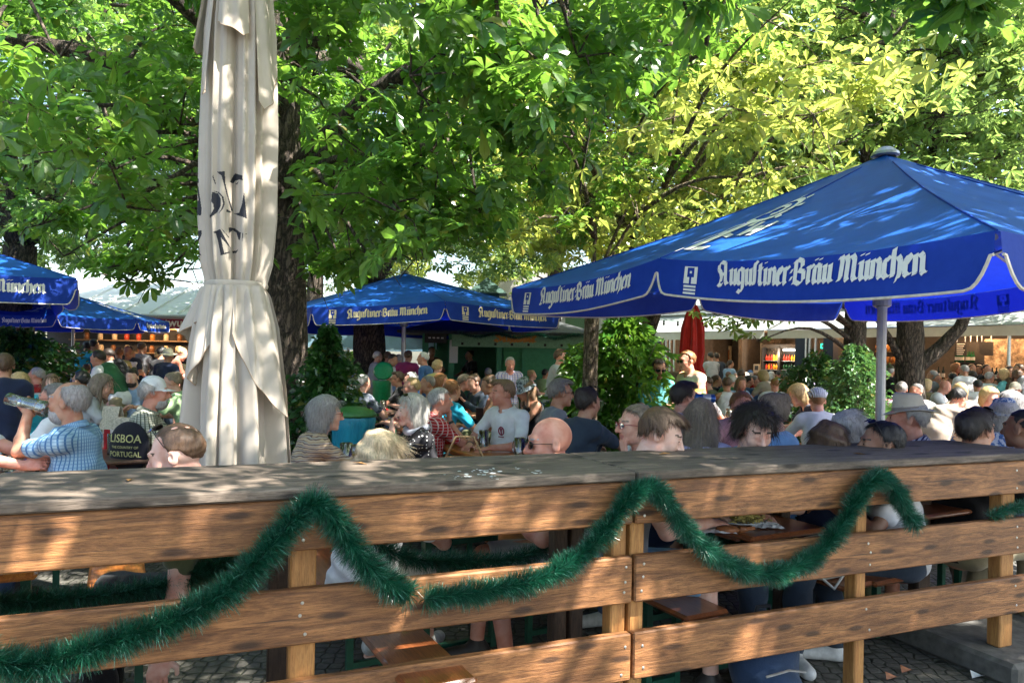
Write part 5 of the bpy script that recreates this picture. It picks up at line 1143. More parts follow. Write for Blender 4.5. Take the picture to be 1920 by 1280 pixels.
def dots_mat():
    if 'dots' in MATS: return MATS['dots']
    t = NT('polka_dots'); v = t.coords(); vo = t.node('ShaderNodeTexVoronoi'); vo.inputs['Scale'].default_value = 32; vo.inputs['Randomness'].default_value = .35; t.link(v, vo.inputs['Vector'])
    t.base(t.ramp(vo.outputs['Distance'], [(.19, (.72, .72, .70)), (.23, (.012, .012, .016))])).set(Roughness=.8); t.bump(t.noise(v, 9., 3), .4, .01); MATS['dots'] = t.m; return t.m
lipm = {}
def lip_mat(s):
    c = SK[s]; return plain('lips_' + s, (c[0] * .80, c[1] * .50, c[2] * .55), .4, bump=0)
eyew = plain('eye_white', (.62, .60, .57), .2, bump=0, var=.03); irism = plain('iris', (.03, .025, .02), .15, bump=0); lensm = plain('dark_lens', (.015, .012, .010), .08, bump=0, spec=.8); framem = plain('spectacle_frame', (.02, .015, .015), .3, bump=0); redframe = plain('red_frame', (.30, .02, .03), .3, bump=0); bluef = plain('blue_frame', (.05, .2, .6), .3, bump=0)
clearl = glass_mat('lens', (.8, .85, .9), .05, .08)
def hand(F, S, w, d, up, curl, spread=.012, side=1, k=.004):
    """palm from wrist w along d, back of the hand facing up; four fingers and a thumb, bent by curl"""
    d = nrm(d); up = nrm(np.array(up) - d * (np.array(up) @ d)); r = np.cross(d, up) * side   # r points to the thumb side
    P = lambda a, b, c: w + (d * a + r * b + up * c) * S
    F.cap(P(.0, 0, 0), P(.055, .012, 0), .026 * S, .030 * S, .012, flat=(up, .55)); F.cap(P(.03, -.012, 0), P(.075, -.02, 0), .022 * S, .021 * S, .01, flat=(up, .6))
    for i, (off, ln) in enumerate(((.030, .068), (.010, .076), (-.010, .071), (-.029, .056))):
        b = P(.085, off, .0); c = curl * (1 + .06 * i); a1, a2, a3 = c * .8, c * 1.9, c * 2.6; p = b
        dd = nrm(d + r * (off * .9 / .03) * spread * 8 * (1 - min(1, curl)))
        for (ang, f, rr) in ((a1, .45, .0090), (a2, .31, .0080), (a3, .24, .0070)):
            q = p + (dd * math.cos(ang) - up * math.sin(ang)) * ln * f * S; F.cap(p, q, rr * S, (rr - .0008) * S, k); p = q
    t0 = P(.022, .028, -.004); t1 = t0 + (d * .55 + r * .75 - up * (.2 + .3 * curl)) * .040 * S; t2 = t1 + nrm(d * (.9) + r * (.35 - .6 * curl) - up * .5 * curl) * .032 * S
    F.cap(t0, t1, .0125 * S, .0105 * S, .008); F.cap(t1, t2, .0100 * S, .0085 * S, k)
def ik(a, b, l1, l2, hint):
    a, b = np.array(a, float), np.array(b, float); v = b - a; L = np.linalg.norm(v); u = v / (L + 1e-9); L = min(L, (l1 + l2) * .995); b = a + u * L
    x = (l1 * l1 - l2 * l2 + L * L) / (2 * L); h = math.sqrt(max(0, l1 * l1 - x * x)); hn = np.array(hint, float); hn = hn - u * (hn @ u); hn = nrm(hn); return a + u * x + hn * h, b
def person(label, px, py, Y, face, skin='fair', hair=('short', 'brown'), top='grey', sit=True, lean=8, head=(0, 0), arms=('table', 'table'), fat=1.0, sleeves='short', legs='auto', acc=(), shorts=False, det=None, fem=False, group=None, hscale=1.0, seat_z=.45, ztop=None, collar=False, standh=None, xoff=0):
    """px,py: where the top of the head shows; Y: distance. face: 0 away from the viewer, 90 to the right, 180 to the viewer, -90 to the left"""
    dy_ = py - HY(px); lim = 17.0 if px < 1200 else max(8.5, WPbar(px) - 1.6)
    if 'exact' in acc or label.startswith(('kiosk', 'booth', 'second booth', 'barm', 'smiling', 'grey haired customer', 'sunburnt')) or Y > 14.2: pass
    elif sit and Y >= 6.0 and px < 1960: Y = min(max(Y, 320.0 / max(dy_, 5)), lim)
    elif not sit and Y >= 8.0: Y = min(Y * 1.26, lim, 15.6)
    top_w = WP(px, py, Y); zt_ = top_w.z if ztop is None else ztop
    det = det or (.0065 if Y < 4.4 else .008 if Y < 6 else .011 if Y < 8.5 else .015 if Y < 12 else .02)
    near = Y < 6.2
    if legs == 'auto': legs = ['jeans', 'khaki', 'beige', 'slate', 'black', 'lightgrey', 'olive', 'jeans'][int(abs(px * 3 + py)) % 8]; shorts = shorts or (int(abs(px + py)) % 3 == 0)
    hz = (seat_z + .085) if sit else .90
    le = R_(lean)
    # natural head top for this pose, then scale the trunk so that the head arrives where it should
    def spine(tl):
        P0 = np.array([0, 0, hz]); u1 = np.array([0, math.sin(le * .6), math.cos(le * .6)]); u2 = np.array([0, math.sin(le * 1.25), math.cos(le * 1.25)])
        W_ = P0 + u1 * .22 * tl; N = W_ + u2 * .30 * tl; return P0, W_, N, u1, u2
    hp, hy = R_(head[1]), R_(head[0])          # pitch (down positive), yaw (to own left positive)
    HR = rotm((0, 0, 1), hy) @ rotm((1, 0, 0), -(hp + le * .15))
    def headtop(tl, sc=1):
        P0, W_, N, u1, u2 = spine(tl); nd = nrm(u2 * .8 + HR @ np.array([0, .22, .45])); hc = N + nd * .098 * hscale + HR @ np.array([0, .018, .065]) * hscale; return hc, hc[2] + .118 * hscale
    if sit:
        tl = 1.0
        for _ in range(12): tl = min(1.16, max(.80, tl + (zt_ - headtop(tl)[1]) / .5))
        dz = zt_ - headtop(tl)[1]; gs = 1.0
    else: tl = 1.0; gs = zt_ / headtop(1.0)[1]; gs0 = gs; gs = min(1.12, max(.80, gs)); dz = zt_ - headtop(1.0)[1] * gs
    hc, _ = headtop(tl); P0, W_, N, u1, u2 = spine(tl)
    fz = R_(-face)
    # the root stands on the ground under the pelvis, placed so that the head is where the photograph has it
    Rf = rotm((0, 0, 1), fz); hw = Rf @ (hc * gs)
    loc = (top_w.x - hw[0] + xoff, Y - hw[1], 0)
    shift = np.array([0, 0, dz])
    if not sit and abs(dz) > 0: shift = np.array([0, 0, max(-.25, min(.0, dz))])
    root = empty('person', loc, fz); root.scale = (gs, gs, gs); tag(root, label, 'person', group)
    sh = .182 * (1 - .12 * fem) * (1 + .25 * (fat - 1)); ribs = .150 * fat
    S_ = {}
    for sd in (-1, 1): S_[sd] = N - u2 * .055 + np.array([sd * sh, .0, 0])
    A = {}
    for sd, pose in zip((-1, 1), arms):
        s0 = S_[sd]; l1, l2 = .285, .245; tz = .77 if sit else 1.05
        hint = (sd * .6, -.35, -.8); curl = .35; upv = (0, .2, 1); dirh = None
        if pose == 'table': t = np.array([sd * .13, s0[1] + .33, tz + .035]); hint = (sd * 1., -.1, -.8); dirh = (-sd * .45, .85, -.1)
        elif pose == 'fold': t = np.array([-sd * .04, s0[1] + .27, tz + .05]); hint = (sd * 1., .2, -.5); dirh = (-sd * 1, .15, 0)
        elif pose == 'chin': t = hc + HR @ np.array([sd * .035, .085, -.175]); hint = (sd * .5, .6, -1.); curl = .95; upv = HR @ np.array([0, 1., 0]); dirh = (-sd * .25, .05, 1.)
        elif pose == 'mouth': t = hc + HR @ np.array([sd * .05, .17, -.13]); hint = (sd * .6, .5, -1.); curl = .9; upv = HR @ np.array([0, 1., .2]); dirh = (-sd * .55, -.1, .7)
        elif pose == 'drink': t = hc + HR @ np.array([sd * .02, .225, -.075]); hint = (sd * .25, .35, -1.); curl = .85; upv = (sd * .9, 0, .5); dirh = (-sd * .3, .5, .6)
        elif pose == 'reach': t = np.array([sd * .16, s0[1] + .50, tz + .10]); hint = (sd * .6, -.2, -.9); curl = .7; dirh = (0, 1, .15); upv = (sd * 1., 0, .4)
        elif pose == 'phone': t = np.array([sd * .06, s0[1] + .28, tz + .17]); hint = (sd * .8, -.1, -.9); curl = .8; dirh = (-sd * .2, .7, .7); upv = (0, -.6, .7)
        elif pose == 'lap': t = np.array([sd * .11, .24, hz + .11]); hint = (sd * 1, -.5, -.2); dirh = (-sd * .4, .9, -.1)
        elif pose == 'down': t = s0 + np.array([sd * .06, .06, -.52]); hint = (sd * .2, -1, 0); dirh = (0, .1, -1); upv = (sd * 1, 0, 0); curl = .4
        elif pose == 'hip': t = np.array([sd * .17, .03, hz + .12]); hint = (sd * 1, -.6, 0); dirh = (-sd * .5, .5, -.7); upv = (sd * 1, 0, 0)
        elif pose == 'carry': t = s0 + np.array([-sd * .04, .34, -.30]); hint = (sd * .6, -.5, -1); dirh = (-sd * .3, 1, .1); curl = .5
        e, w = ik(s0, t, l1, l2, hint); A[sd] = (s0, e, w, nrm(dirh) if dirh is not None else nrm(w - e), upv, curl)
    # legs
    Lg = {}
    for sd in (-1, 1):
        h0 = np.array([sd * .09, 0.0, hz - .01])
        if sit: kn = np.array([sd * .13, .42, hz + .0]); an = np.array([sd * .13, .40 + .05 * sd, .085])
        else: kn = np.array([sd * .10, .025, .50]); an = np.array([sd * .115, -.02 + .03 * sd, .085])
        Lg[sd] = (h0, kn, an, an + np.array([0, .15, -.045]))
    bb = [P0 + [-.26, -.26, -.15], P0 + [.26, .24, 0], hc + [-.16, -.18, -.16], hc + [.16, .2, .15]] + [q + np.array([x, x, x]) for sd in (-1, 1) for q in A[sd][:3] for x in (-.13, .13)] + [A[sd][2] + A[sd][3] * .18 for sd in (-1, 1)]
    lo = np.min(bb, 0); hi = np.max(bb, 0); lo[2] = -.01
    bb += [Lg[sd][i] + np.array([x, x, 0]) for sd in (-1, 1) for i in range(4) for x in (-.1, .12)]; lo = np.minimum(lo, np.min(bb, 0)); hi = np.maximum(hi, np.max(bb, 0)); lo[2] = -.01
    H = lambda x, y, z: hc + HR @ (np.array([x, y, z]) * hscale)
    hs = hscale
    # ---------------- body
    F = Field(lo, hi, det); fr = 1.0 + .10 * (fat - 1)
    F.ell(P0 + [0, 0, .0], (.165 * fat, .125 * fat, .12), .03); F.cap(P0, W_, .125 * fat, .120 * fat, .05, flat=((0, 1, 0), .78)); F.cap(W_, N - u2 * .12, .13 * fat, .145, .05, flat=((0, 1, 0), .72))
    F.cap(S_[-1] * .8 + N * .2, S_[1] * .8 + N * .2, .062, .062, .05); F.cap(N - u2 * .05, H(0, -.022, -.075), .060 * fr, .054 * fr * hs, .03)
    for sd in (-1, 1):
        s0, e, w, dh, uv, cl = A[sd]; F.cap(s0, e, .050 * fr * (1 - .12 * fem), .040 * (1 - .12 * fem), .03); F.cap(e, w, .041 * (1 - .1 * fem), .027 * (1 - .08 * fem), .012)
        F.ell(e * .72 + w * .28, (.041, .041, .041) if not fem else (.036,) * 3, .015)
        if det < .0125: hand(F, .95 if fem else 1.04, w, dh, uv, cl, side=-sd if False else (1 if np.cross(dh, nrm(uv))[0] * -sd > 0 else -1), k=.004 if near else .006)
        else: F.cap(w, w + dh * .10, .026, .020, .01, flat=(nrm(uv), .6)); 
        if det >= .0125:
            rr_ = np.cross(dh, nrm(uv))
            for q in (-.02, 0, .02): F.cap(w + dh * .09 + rr_ * q, w + dh * .15 + rr_ * q * 1.3 - nrm(uv) * .02, .010, .008, .004)
            F.cap(w + dh * .03 + rr_ * .02, w + dh * .08 + rr_ * .05, .011, .009, .006)
        h0, kn, an, toe = Lg[sd]; F.cap(h0, kn, .085 * fat, .056, .03); F.cap(kn, an, .052, .036, .02); F.ell(kn * .65 + an * .35 + [0, -.014, 0], (.048, .050, .085), .02); F.cap(an + [0, -.02, -.03], toe, .040, .030, .02)
    # head
    fc = .96 if fem else 1.0
    F.ell(H(0, -.014, .030), np.array((.075, .096, .088)) * hs, .01, HR); F.ell(H(0, .030, -.045), np.array((.057 * fc, .060, .066)) * hs, .022, HR); F.ell(H(0, .055, -.010), np.array((.055, .038, .060)) * hs, .02, HR)
    F.ell(H(0, .074, -.094), np.array((.024 * fc, .018, .018)) * hs, .022, HR)
    for sd in (-1, 1):
        F.ell(H(sd * .036, .062, -.028), np.array((.024, .022, .024)) * hs, .02, HR); F.ell(H(sd * .045, .012, -.065), np.array((.018, .030, .030)) * hs, .02, HR)
        if det < .0125: F.ell(H(sd * .032, .102, .008), np.array((.019, .020, .014)) * hs, .010, HR, sub=True); F.ell(H(sd * .031, .078, .006), np.array((.017, .014, .013)) * hs, .006, HR)
        F.ell(H(sd * .078, -.008, -.004), np.array((.009, .020, .032)) * hs, .006, HR)
        if det < .009: F.ell(H(sd * .086, -.002, .002), np.array((.007, .010, .018)) * hs, .005, HR, sub=True)
    F.cap(H(-.040, .081, .031), H(.040, .081, .031), .012 * hs * (.8 if fem else 1), .011 * hs * (.8 if fem else 1), .014)
    F.cap(H(0, .088, .020), H(0, .116, -.026), .0085 * hs, .0135 * hs, .012); 
    for sd in (-1, 1): F.ell(H(sd * .012, .101, -.031), np.array((.009, .010, .008)) * hs, .006, HR)
    F.cap(H(-.018, .086, -.056), H(.018, .086, -.056), .0075 * hs, .0075 * hs, .006); F.cap(H(-.014, .085, -.068), H(.014, .085, -.068), .008 * hs, .008 * hs, .006)
    if det < .009: F.cap(H(-.024, .098, -.0615), H(.024, .098, -.0615), .0035 * hs, .0035 * hs, .004, sub=True)
    V, Q = F.mesh(); loc0 = -shift
    C = V[Q[:, 0]] * .5 + V[Q[:, 2]] * .5; hl = (C - hc) @ HR / hs; mi = np.zeros(len(Q), int)
    mi[(np.abs(hl[:, 0]) < .024) & (hl[:, 1] > .070) & (hl[:, 2] < -.050) & (hl[:, 2] > -.074)] = 1
    hcol = HC[hair[1]] if hair[1] in HC else HC['brown']; hm = hair_mat(hcol)
    if det < .0125: mi[(np.abs(hl[:, 0]) > .014) & (np.abs(hl[:, 0]) < .050) & (hl[:, 1] > .060) & (hl[:, 2] > .026 + .1 * np.abs(hl[:, 0])*0) & (hl[:, 2] < .035)] = 2
    body = np_mesh('body', V + shift, Q, [skin_mat(SK[skin]), lip_mat(skin), hm], root, True, mi)
    # ---------------- clothes
    tm = tops(top) if isinstance(top, str) else top
    G = Field(lo - .03, hi + .03, det); o = .016; sp = {'short': .62, 'long': 1.0, 'none': .0, 'three': 1.0}[sleeves]
    rs = random.Random(int(px * 7 + py)); p1, p2, p3 = rs.random() * 6, rs.random() * 6, rs.random() * 6
    G.ell(P0 + [0, 0, .01], (.178 * fat, .142 * fat, .12), .03); G.cap(P0 + [0, 0, .02], W_, .136 * fat + o, .130 * fat + o, .05, flat=((0, 1, 0), .80)); G.cap(W_, N - u2 * .12, .136 * fat + o, .146 + o, .05, flat=((0, 1, 0), .76))
    if fem: G.ell(N - u2 * .17 + [.065, .09, 0], (.062, .055, .06), .03); G.ell(N - u2 * .17 + [-.065, .09, 0], (.062, .055, .06), .03)
    if sleeves != 'none': G.cap(S_[-1] * .82 + N * .18, S_[1] * .82 + N * .18, .062 + o, .062 + o, .05); G.cap(N - u2 * .07, N - u2 * .02 + [0, .0, 0], .075 + o * .4, .062, .03)
    else:
        for sd in (-1, 1): G.cap(N - u2 * .10 + [sd * .085, -.045, 0], N - u2 * .015 + [sd * .075, .0, 0], .030, .018, .02)
    for sd in (-1, 1):
        s0, e, w, dh, uv, cl = A[sd]
        if sleeves == 'short': q = s0 + (e - s0) * sp; G.cap(s0, q, .052 * fr + o * .4, .050 * fr + o * .3, .03)
        elif sleeves in ('long', 'three'):
            G.cap(s0, e, .052 * fr + o * .4, .044 + o * .4, .03); G.cap(e, e + (w - e) * (.93 if sleeves == 'long' else .5), .047 + o * .4, .034 + o * .3, .015)
    amp = .0055 if not near else .0075
    G.warp(lambda X, Y_, Z: amp * (np.sin(30 * Z + 9 * X + 6 * np.sin(11 * Y_ + p1) + p2) * .6 + np.sin(46 * (Z * .5 + X * .8) + 5 * np.sin(13 * Z + p3) + 20 * Y_) * .55))
    # neckline: the shirt stays out of the neck; the hem ends at the hips
    G.cap(N - u2 * .015 + [0, .02, 0], N + u2 * .25 + [0, .02, 0], .060 * fr, .075, .01, sub=True)
    if collar == 'v': G.cap(N + [0, .09, -.05], N + [0, .07, .1], .03, .05, .01, sub=True)
    zc = P0[2] - (.075 if sit else .10); G.clip(lambda X, Y_, Z: (zc - Z) * np.ones_like(X + Y_))
    Vc, Qc = G.mesh(); tname = 'top' if sleeves == 'none' else 'shirt'
    cl_o = np_mesh(tname, Vc + shift, Qc, tm, root, True)
    if collar and det < .0125:
        nd = nrm(H(0, -.022, -.075) - N); mb = MB(); base_ = N + nd * .012 + shift
        ex = np.array([1, 0, 0]); ey = np.cross(nd, ex); n_ = 20; vs = []
        for r_, z_ in ((.066, 0), (.064, .030), (.075, .034), (.092, .004)):
            for k in range(n_):
                a = math.pi / 2 + .25 + (2 * math.pi - .5) * k / (n_ - 1); pz = z_ * (1 - .35 * math.cos(a - math.pi / 2)); vs.append(base_ + ex * math.cos(a) * r_ * 1.05 + ey * -math.sin(a) * r_ * -1.0 * .98 + nd * pz)
        mb.add(vs, [(i * n_ + k, i * n_ + k + 1, (i + 1) * n_ + k + 1, (i + 1) * n_ + k) for i in range(3) for k in range(n_ - 1)]); mb.build('collar', tm if collar is True or collar == 'v' else tops(collar), cl_o, True, world=False)
    # trousers / shorts / skirt
    lm = cloth(CC[legs]); K_ = Field(lo - .03, hi + .03, max(det, .009)); K_.ell(P0 + [0, -.0, -.01], (.172 * fat, .136 * fat, .118), .03)
    for sd in (-1, 1):
        h0, kn, an, toe = Lg[sd]; K_.cap(h0, kn, .094 * fat, .074, .04)
        if not shorts: K_.cap(kn, an + [0, 0, .03], .076, .060, .03)
    K_.warp(lambda X, Y_, Z: .004 * np.sin(40 * Z + 25 * Y_ + 9 * X + p1)); zk = P0[2] + .07; K_.clip(lambda X, Y_, Z: (Z - zk) * np.ones_like(X + Y_))
    if shorts:
        if sit: K_.clip(lambda X, Y_, Z: (Y_ - .40) * np.ones_like(X + Z))
        else: K_.clip(lambda X, Y_, Z: (.47 - Z) * np.ones_like(X + Y_))
    Vk, Qk = K_.mesh(); np_mesh('shorts' if shorts else 'trousers', Vk + shift * (1 if sit else 1), Qk, lm, root, True)
    sm = plain('shoe_white', (.6, .6, .58), .6) if fem or 'whiteshoe' in acc else plain('shoe_dark', (.03, .025, .022), .5)
    if Y < 8:
        for sd in (-1, 1):
            h0, kn, an, toe = Lg[sd]; J = Field(an - [.08, .12, .1], toe + [.08, .1, .1], .009); J.cap(an + [0, -.025, -.035], toe + [0, .01, -.005], .046, .036, .02); J.cap(an, an + [0, 0, -.03], .045, .05, .02); J.clip(lambda X, Y_, Z: (.004 - Z) * np.ones_like(X + Y_)); a_, b_ = J.mesh(); np_mesh('shoe', a_, b_, sm, root, True)
    # ---------------- hair
    style = hair[0]; hd = min(det, .010) if Y < 12 else det; hair_o = None
    if style != 'bald':
        B = Field(np.array(H(-.16, -.22, -.42)).clip(-9) * 0 + hc - np.array([.22, .26, .46 if style in ('long', 'pony') else .22]), hc + np.array([.22, .26, .22]), hd)
        th = {'short': .010, 'crop': .004, 'ring': .008, 'bob': .022, 'long': .016, 'bun': .010, 'pony': .010, 'curly': .026, 'mop': .022, 'quiff': .012}.get(style, .012)
        zl = {'ring': ([-.12, -.04, 0, .02, .04, .1], [-.075, -.055, -.01, .03, .2, .3]), 'bob': ([-.12, -.05, 0, .035, .06, .1], [-.11, -.11, -.085, -.05, .05, .078]), 'long': ([-.12, -.05, 0, .03, .055, .1], [-.12, -.12, -.10, -.04, .05, .076]), 'mop': ([-.12, -.04, 0, .03, .05, .1], [-.085, -.06, -.03, -.005, .045, .060]), 'curly': ([-.12, -.04, 0, .03, .05, .1], [-.095, -.08, -.05, .0, .055, .072])}.get(style, ([-.12, -.05, -.015, .0, .018, .03, .06, .1], [-.075, -.055, .0, -.012, -.012, .045, .060, .080]))
        def cut(X, Y_, Z): 
            g = Z / hs - np.interp(Y_ / hs, zl[0], zl[1]); return -g * .75 * hs
        B.ell(H(0, -.014, .030), (np.array((.075, .096, .088)) + th) * hs, .004, HR, cut=cut)
        if style in ('bob', 'long', 'mop'): B.ell(H(0, -.03, -.03), (np.array((.074, .078, .085)) + th * .8) * hs, .02, HR, cut=cut)
        if style == 'quiff': B.ell(H(.01, .045, .098), (.055, .05, .026), .02, HR)
        if style == 'mop': B.ell(H(0, .05, .070), (.066, .05, .040), .02, HR)
        if style == 'ring': B.ell(H(0, .03, .115), (.066, .10, .070), .006, HR, sub=True)
        if style in ('bun',): B.ell(H(0, -.085, .085), (.042, .038, .040), .02, HR)
        if style == 'pony': B.cap(H(0, -.10, .05), H(0, -.15, -.04), .028, .026, .02); B.cap(H(0, -.15, -.04), H(0, -.13, -.17), .026, .012, .02)
        if style == 'long':
            for q in np.linspace(-1, 1, 5):
                B.cap(H(q * .062, -.055 - .035 * (1 - q * q), -.04), H(q * .075, -.07 - .03 * (1 - q * q), -.02) + np.array([0, -.03, -.20]), .034, .030, .03); B.cap(H(q * .075, -.07 - .03 * (1 - q * q), -.02) + np.array([0, -.03, -.20]), H(q * .07, -.07 - .02 * (1 - q * q), -.02) + np.array([0, -.035, -.33]), .030, .014, .02)
            for sd in (-1, 1): B.cap(H(sd * .078, .0, -.02), H(sd * .08, -.01, -.02) + np.array([0, .01, -.17]), .020, .018, .03)
        if style == 'curly' or style == 'mop': B.warp(lambda X, Y_, Z: .006 * (np.sin(70 * X + p1) * np.sin(64 * Y_ + p2) + np.sin(80 * Z + 30 * X)))
        else: B.warp(lambda X, Y_, Z: .0016 * (np.sin(150 * X + 60 * Y_ + 40 * np.sin(9 * Z) + p1) + .7 * np.sin(110 * Y_ - 90 * X + 70 * Z + p3)) + .003 * np.sin(34 * X + 21 * Y_ + 28 * Z + p2))
        Vh, Qh = B.mesh()
        if len(Vh):
            hair_o = np_mesh('hair', Vh + shift, Qh, hm, root, True)
            ns = 0
            if det <= .0085 and style != 'crop': ns = {'long': 5200, 'curly': 6500, 'mop': 5200, 'bob': 5000}.get(style, 3200)
            elif det <= .012 and style != 'crop': ns = 900
            if ns:
                r2 = np.random.RandomState(abs(int(px))); fi = r2.randint(0, len(Qh), ns); a = Vh[Qh[fi]]; c0 = a.mean(1); nn = np.cross(a[:, 1] - a[:, 0], a[:, 2] - a[:, 0]); nn /= np.linalg.norm(nn, axis=1)[:, None] + 1e-9
                crown = np.array(H(0, -.03, .13)); fl = c0 - crown; fl -= nn * (fl * nn).sum(1)[:, None]; fl /= np.linalg.norm(fl, axis=1)[:, None] + 1e-9
                if style in ('quiff', 'mop'): fl = fl + (HR @ np.array([.3, .5, -.1])) * .8 * (c0[:, 2] > hc[2] + .03)[:, None]
                fl = fl + r2.randn(ns, 3) * (.38 if style == 'curly' else .11); fl[:, 2] -= .25; 
                L = {'long': .09, 'curly': .045, 'mop': .05, 'bob': .05}.get(style, .022) * (.5 + r2.rand(ns, 1)); wv = np.cross(fl, nn); wv /= np.linalg.norm(wv, axis=1)[:, None] + 1e-9; wv *= .0009 if det < .0085 else .002
                lift = {'curly': .22, 'mop': .04, 'long': .0, 'bob': .0}.get(style, .04)
                p0 = c0 - nn * .001; p1_ = c0 + fl * L * .5 + nn * L * lift; p2_ = c0 + fl * L + nn * L * (.3 * lift); p2_[:, 2] -= L[:, 0] * .15
                W3 = np.stack([p0 - wv, p0 + wv, p1_ + wv, p1_ - wv, p2_ + wv * .2, p2_ - wv * .2], 1).reshape(-1, 3); kk = np.arange(ns)[:, None] * 6
                np_mesh('loose_hair', W3 + shift, np.concatenate([kk + np.array([[0, 1, 2, 3]]), kk + np.array([[3, 2, 4, 5]])]), hm, hair_o, False)
    for bd in [a for a in acc if a.startswith('beard') or a.startswith('tache')]:
        col = bd.split(':')[1]; B = Field(hc - .17, hc + .17, min(det, .010))
        if bd.startswith('beard'):
            B.ell(H(0, .040, -.075), np.array((.062, .062, .058)) * hs, .01, HR, cut=lambda X, Y_, Z: np.maximum(Z - .030 + np.clip(Y_, 0, 1) * .25, -(Y_ + .040)) * .8 + .0 * X)
            B.cap(H(-.017, .097, -.0625), H(.017, .097, -.0625), .006, .006, .006, sub=True)
        B.cap(H(-.030, .090, -.052), H(0, .102, -.045), .007, .009, .006); B.cap(H(.030, .090, -.052), H(0, .102, -.045), .007, .009, .006)
        B.warp(lambda X, Y_, Z: .0015 * np.sin(240 * X + 50 * Z) + .001 * np.sin(300 * Z)); a_, b_ = B.mesh()
        if len(a_): np_mesh('beard' if bd.startswith('beard') else 'moustache', a_ + shift, b_, hair_mat(HC[col]), root, True)
    HH = lambda x, y, z: Vector(H(x, y, z) + shift)
    Mh = Matrix([list(r) for r in HR]) * 1.0
    if det < .0125:
        for sd in (-1, 1):
            if 'sun' in acc or 'closed' in acc: break
            mb = MB(); prof = [(.0001, .0), ] ; n_ = 10
            for i in range(7):
                t = math.pi * i / 6
                for k in range(n_): a = 2 * math.pi * k / n_; mb.v.append(tuple(HH(sd * .031 + .0115 * math.sin(t) * math.cos(a), .0815 + .0115 * math.cos(t), .006 + .0085 * math.sin(t) * math.sin(a))))
            for i in range(6):
                for k in range(n_): mb.f.append((i * n_ + k, i * n_ + (k + 1) % n_, (i + 1) * n_ + (k + 1) % n_, (i + 1) * n_ + k)); mb.m.append(1 if i < 2 else 0)
            mb.build('eye', [eyew, irism], root, True, world=False)
    def specs(lens, fr_, y0, z0, tilt=0, name='sunglasses'):
        g_ = empty(name, (0, 0, 0)); g_.parent = root; mb = MB(); ml = MB()
        def Q_(x, y, z): return HH(x, y * math.cos(tilt) - z * math.sin(tilt) + y0, z * math.cos(tilt) + y * math.sin(tilt) + z0)
        for sd in (-1, 1):
            ring = [Q_(sd * .033 + .027 * math.cos(a), -.010 * abs(math.cos(a)) * (1 if math.cos(a) * sd > 0 else 0), .020 * math.sin(a) * (1 if math.sin(a) < 0 else .8)) for a in [2 * math.pi * k / 14 for k in range(15)]]
            mb.tube(ring, .0018, 5, False); ml.add([Q_(sd * .033, .002, 0)] + ring[:-1], [(0, 1 + k, 1 + (k + 1) % 14) for k in range(14)])
            mb.tube([Q_(sd * .060, -.008, .005), Q_(sd * .078, -.045, .004), Q_(sd * .082, -.095, -.002)], .002, 5)
        mb.tube([Q_(-.008, 0, .006), Q_(0, .003, .009), Q_(.008, 0, .006)], .002, 5)
        mb.build('frame', fr_, g_, world=False); ml.build('lens', lens, g_, world=False)
    if 'sun' in acc: specs(lensm, framem, .105, .008)
    if 'specs' in acc: specs(clearl, framem, .107, .006, name='glasses')
    if 'redspecs' in acc: specs(clearl, redframe, .107, .006, name='glasses')
    if 'bluespecs' in acc: specs(lensm, bluef, .104, .008)
    if 'suntop' in acc: specs(lensm, framem, .052, .128, tilt=R_(62))
    if 'watch' in acc:
        s0, e, w, dh, uv, cl = A[1]; q = w - nrm(w - e) * .02; MB().tube([Vector(q + shift - nrm(w - e) * .011), Vector(q + shift + nrm(w - e) * .011)], .0315, 14).build('watch', darkm, root, world=False)
    def lathe_hat(name, prof, c, tilt, mat, sx=1., sy=1., part='hat', fn=None):
        mb = MB(); mb.lathe(prof, (0, 0, 0), 28, sx, sy, fn=fn); R3 = rotm((1, 0, 0), R_(tilt)); V_ = [H(*(R3 @ np.array(v) + np.array(c))) + shift for v in mb.v]; mb.v = [tuple(v) for v in V_]; return mb.build(part, mat, root, True, world=False)
    for a_ in acc:
        if a_.startswith('cap:'):
            cm = cloth(CC[a_.split(':')[1]], name='cap'); o_ = lathe_hat('cap', [(0.0001, .106), (.035, .100), (.068, .078), (.086, .04), (.091, .0), (.092, -.012)], (0, -.012, .036), 0, cm, .93, 1.08, 'cap')
            mb = MB(); vs = []; n_ = 12
            for t in (0, .5, 1):
                for k in range(n_ + 1):
                    a = math.pi * (.12 + .76 * k / n_); vs.append(H(.082 * math.cos(a) * (1 - .1 * t), .085 * math.sin(a) + t * .072 * math.sin(a) ** .6, .030 - .016 * t + .010 * math.sin(a)) + shift)
            mb.add(vs, [(i * (n_ + 1) + k, i * (n_ + 1) + k + 1, (i + 1) * (n_ + 1) + k + 1, (i + 1) * (n_ + 1) + k) for i in (0, 1) for k in range(n_)]); mb.build('peak', cm, o_, True, world=False)
        if a_.startswith('bucket:'): lathe_hat('h', [(.0001, .10), (.06, .098), (.075, .08), (.088, .01), (.125, -.038), (.127, -.042)], (0, -.01, .045), -4, tops(a_.split(':')[1]), .95, 1.05)
        if a_.startswith('sunhat:'): lathe_hat('h', [(.0001, .098), (.05, .10), (.078, .07), (.088, .01), (.15, -.012), (.165, -.022)], (0, -.01, .045), 4, tops(a_.split(':')[1]), .95, 1.05, fn=lambda v, a, r: Vector((v.x, v.y, v.z + (.012 * math.sin(3 * a) if r > .12 else 0))))
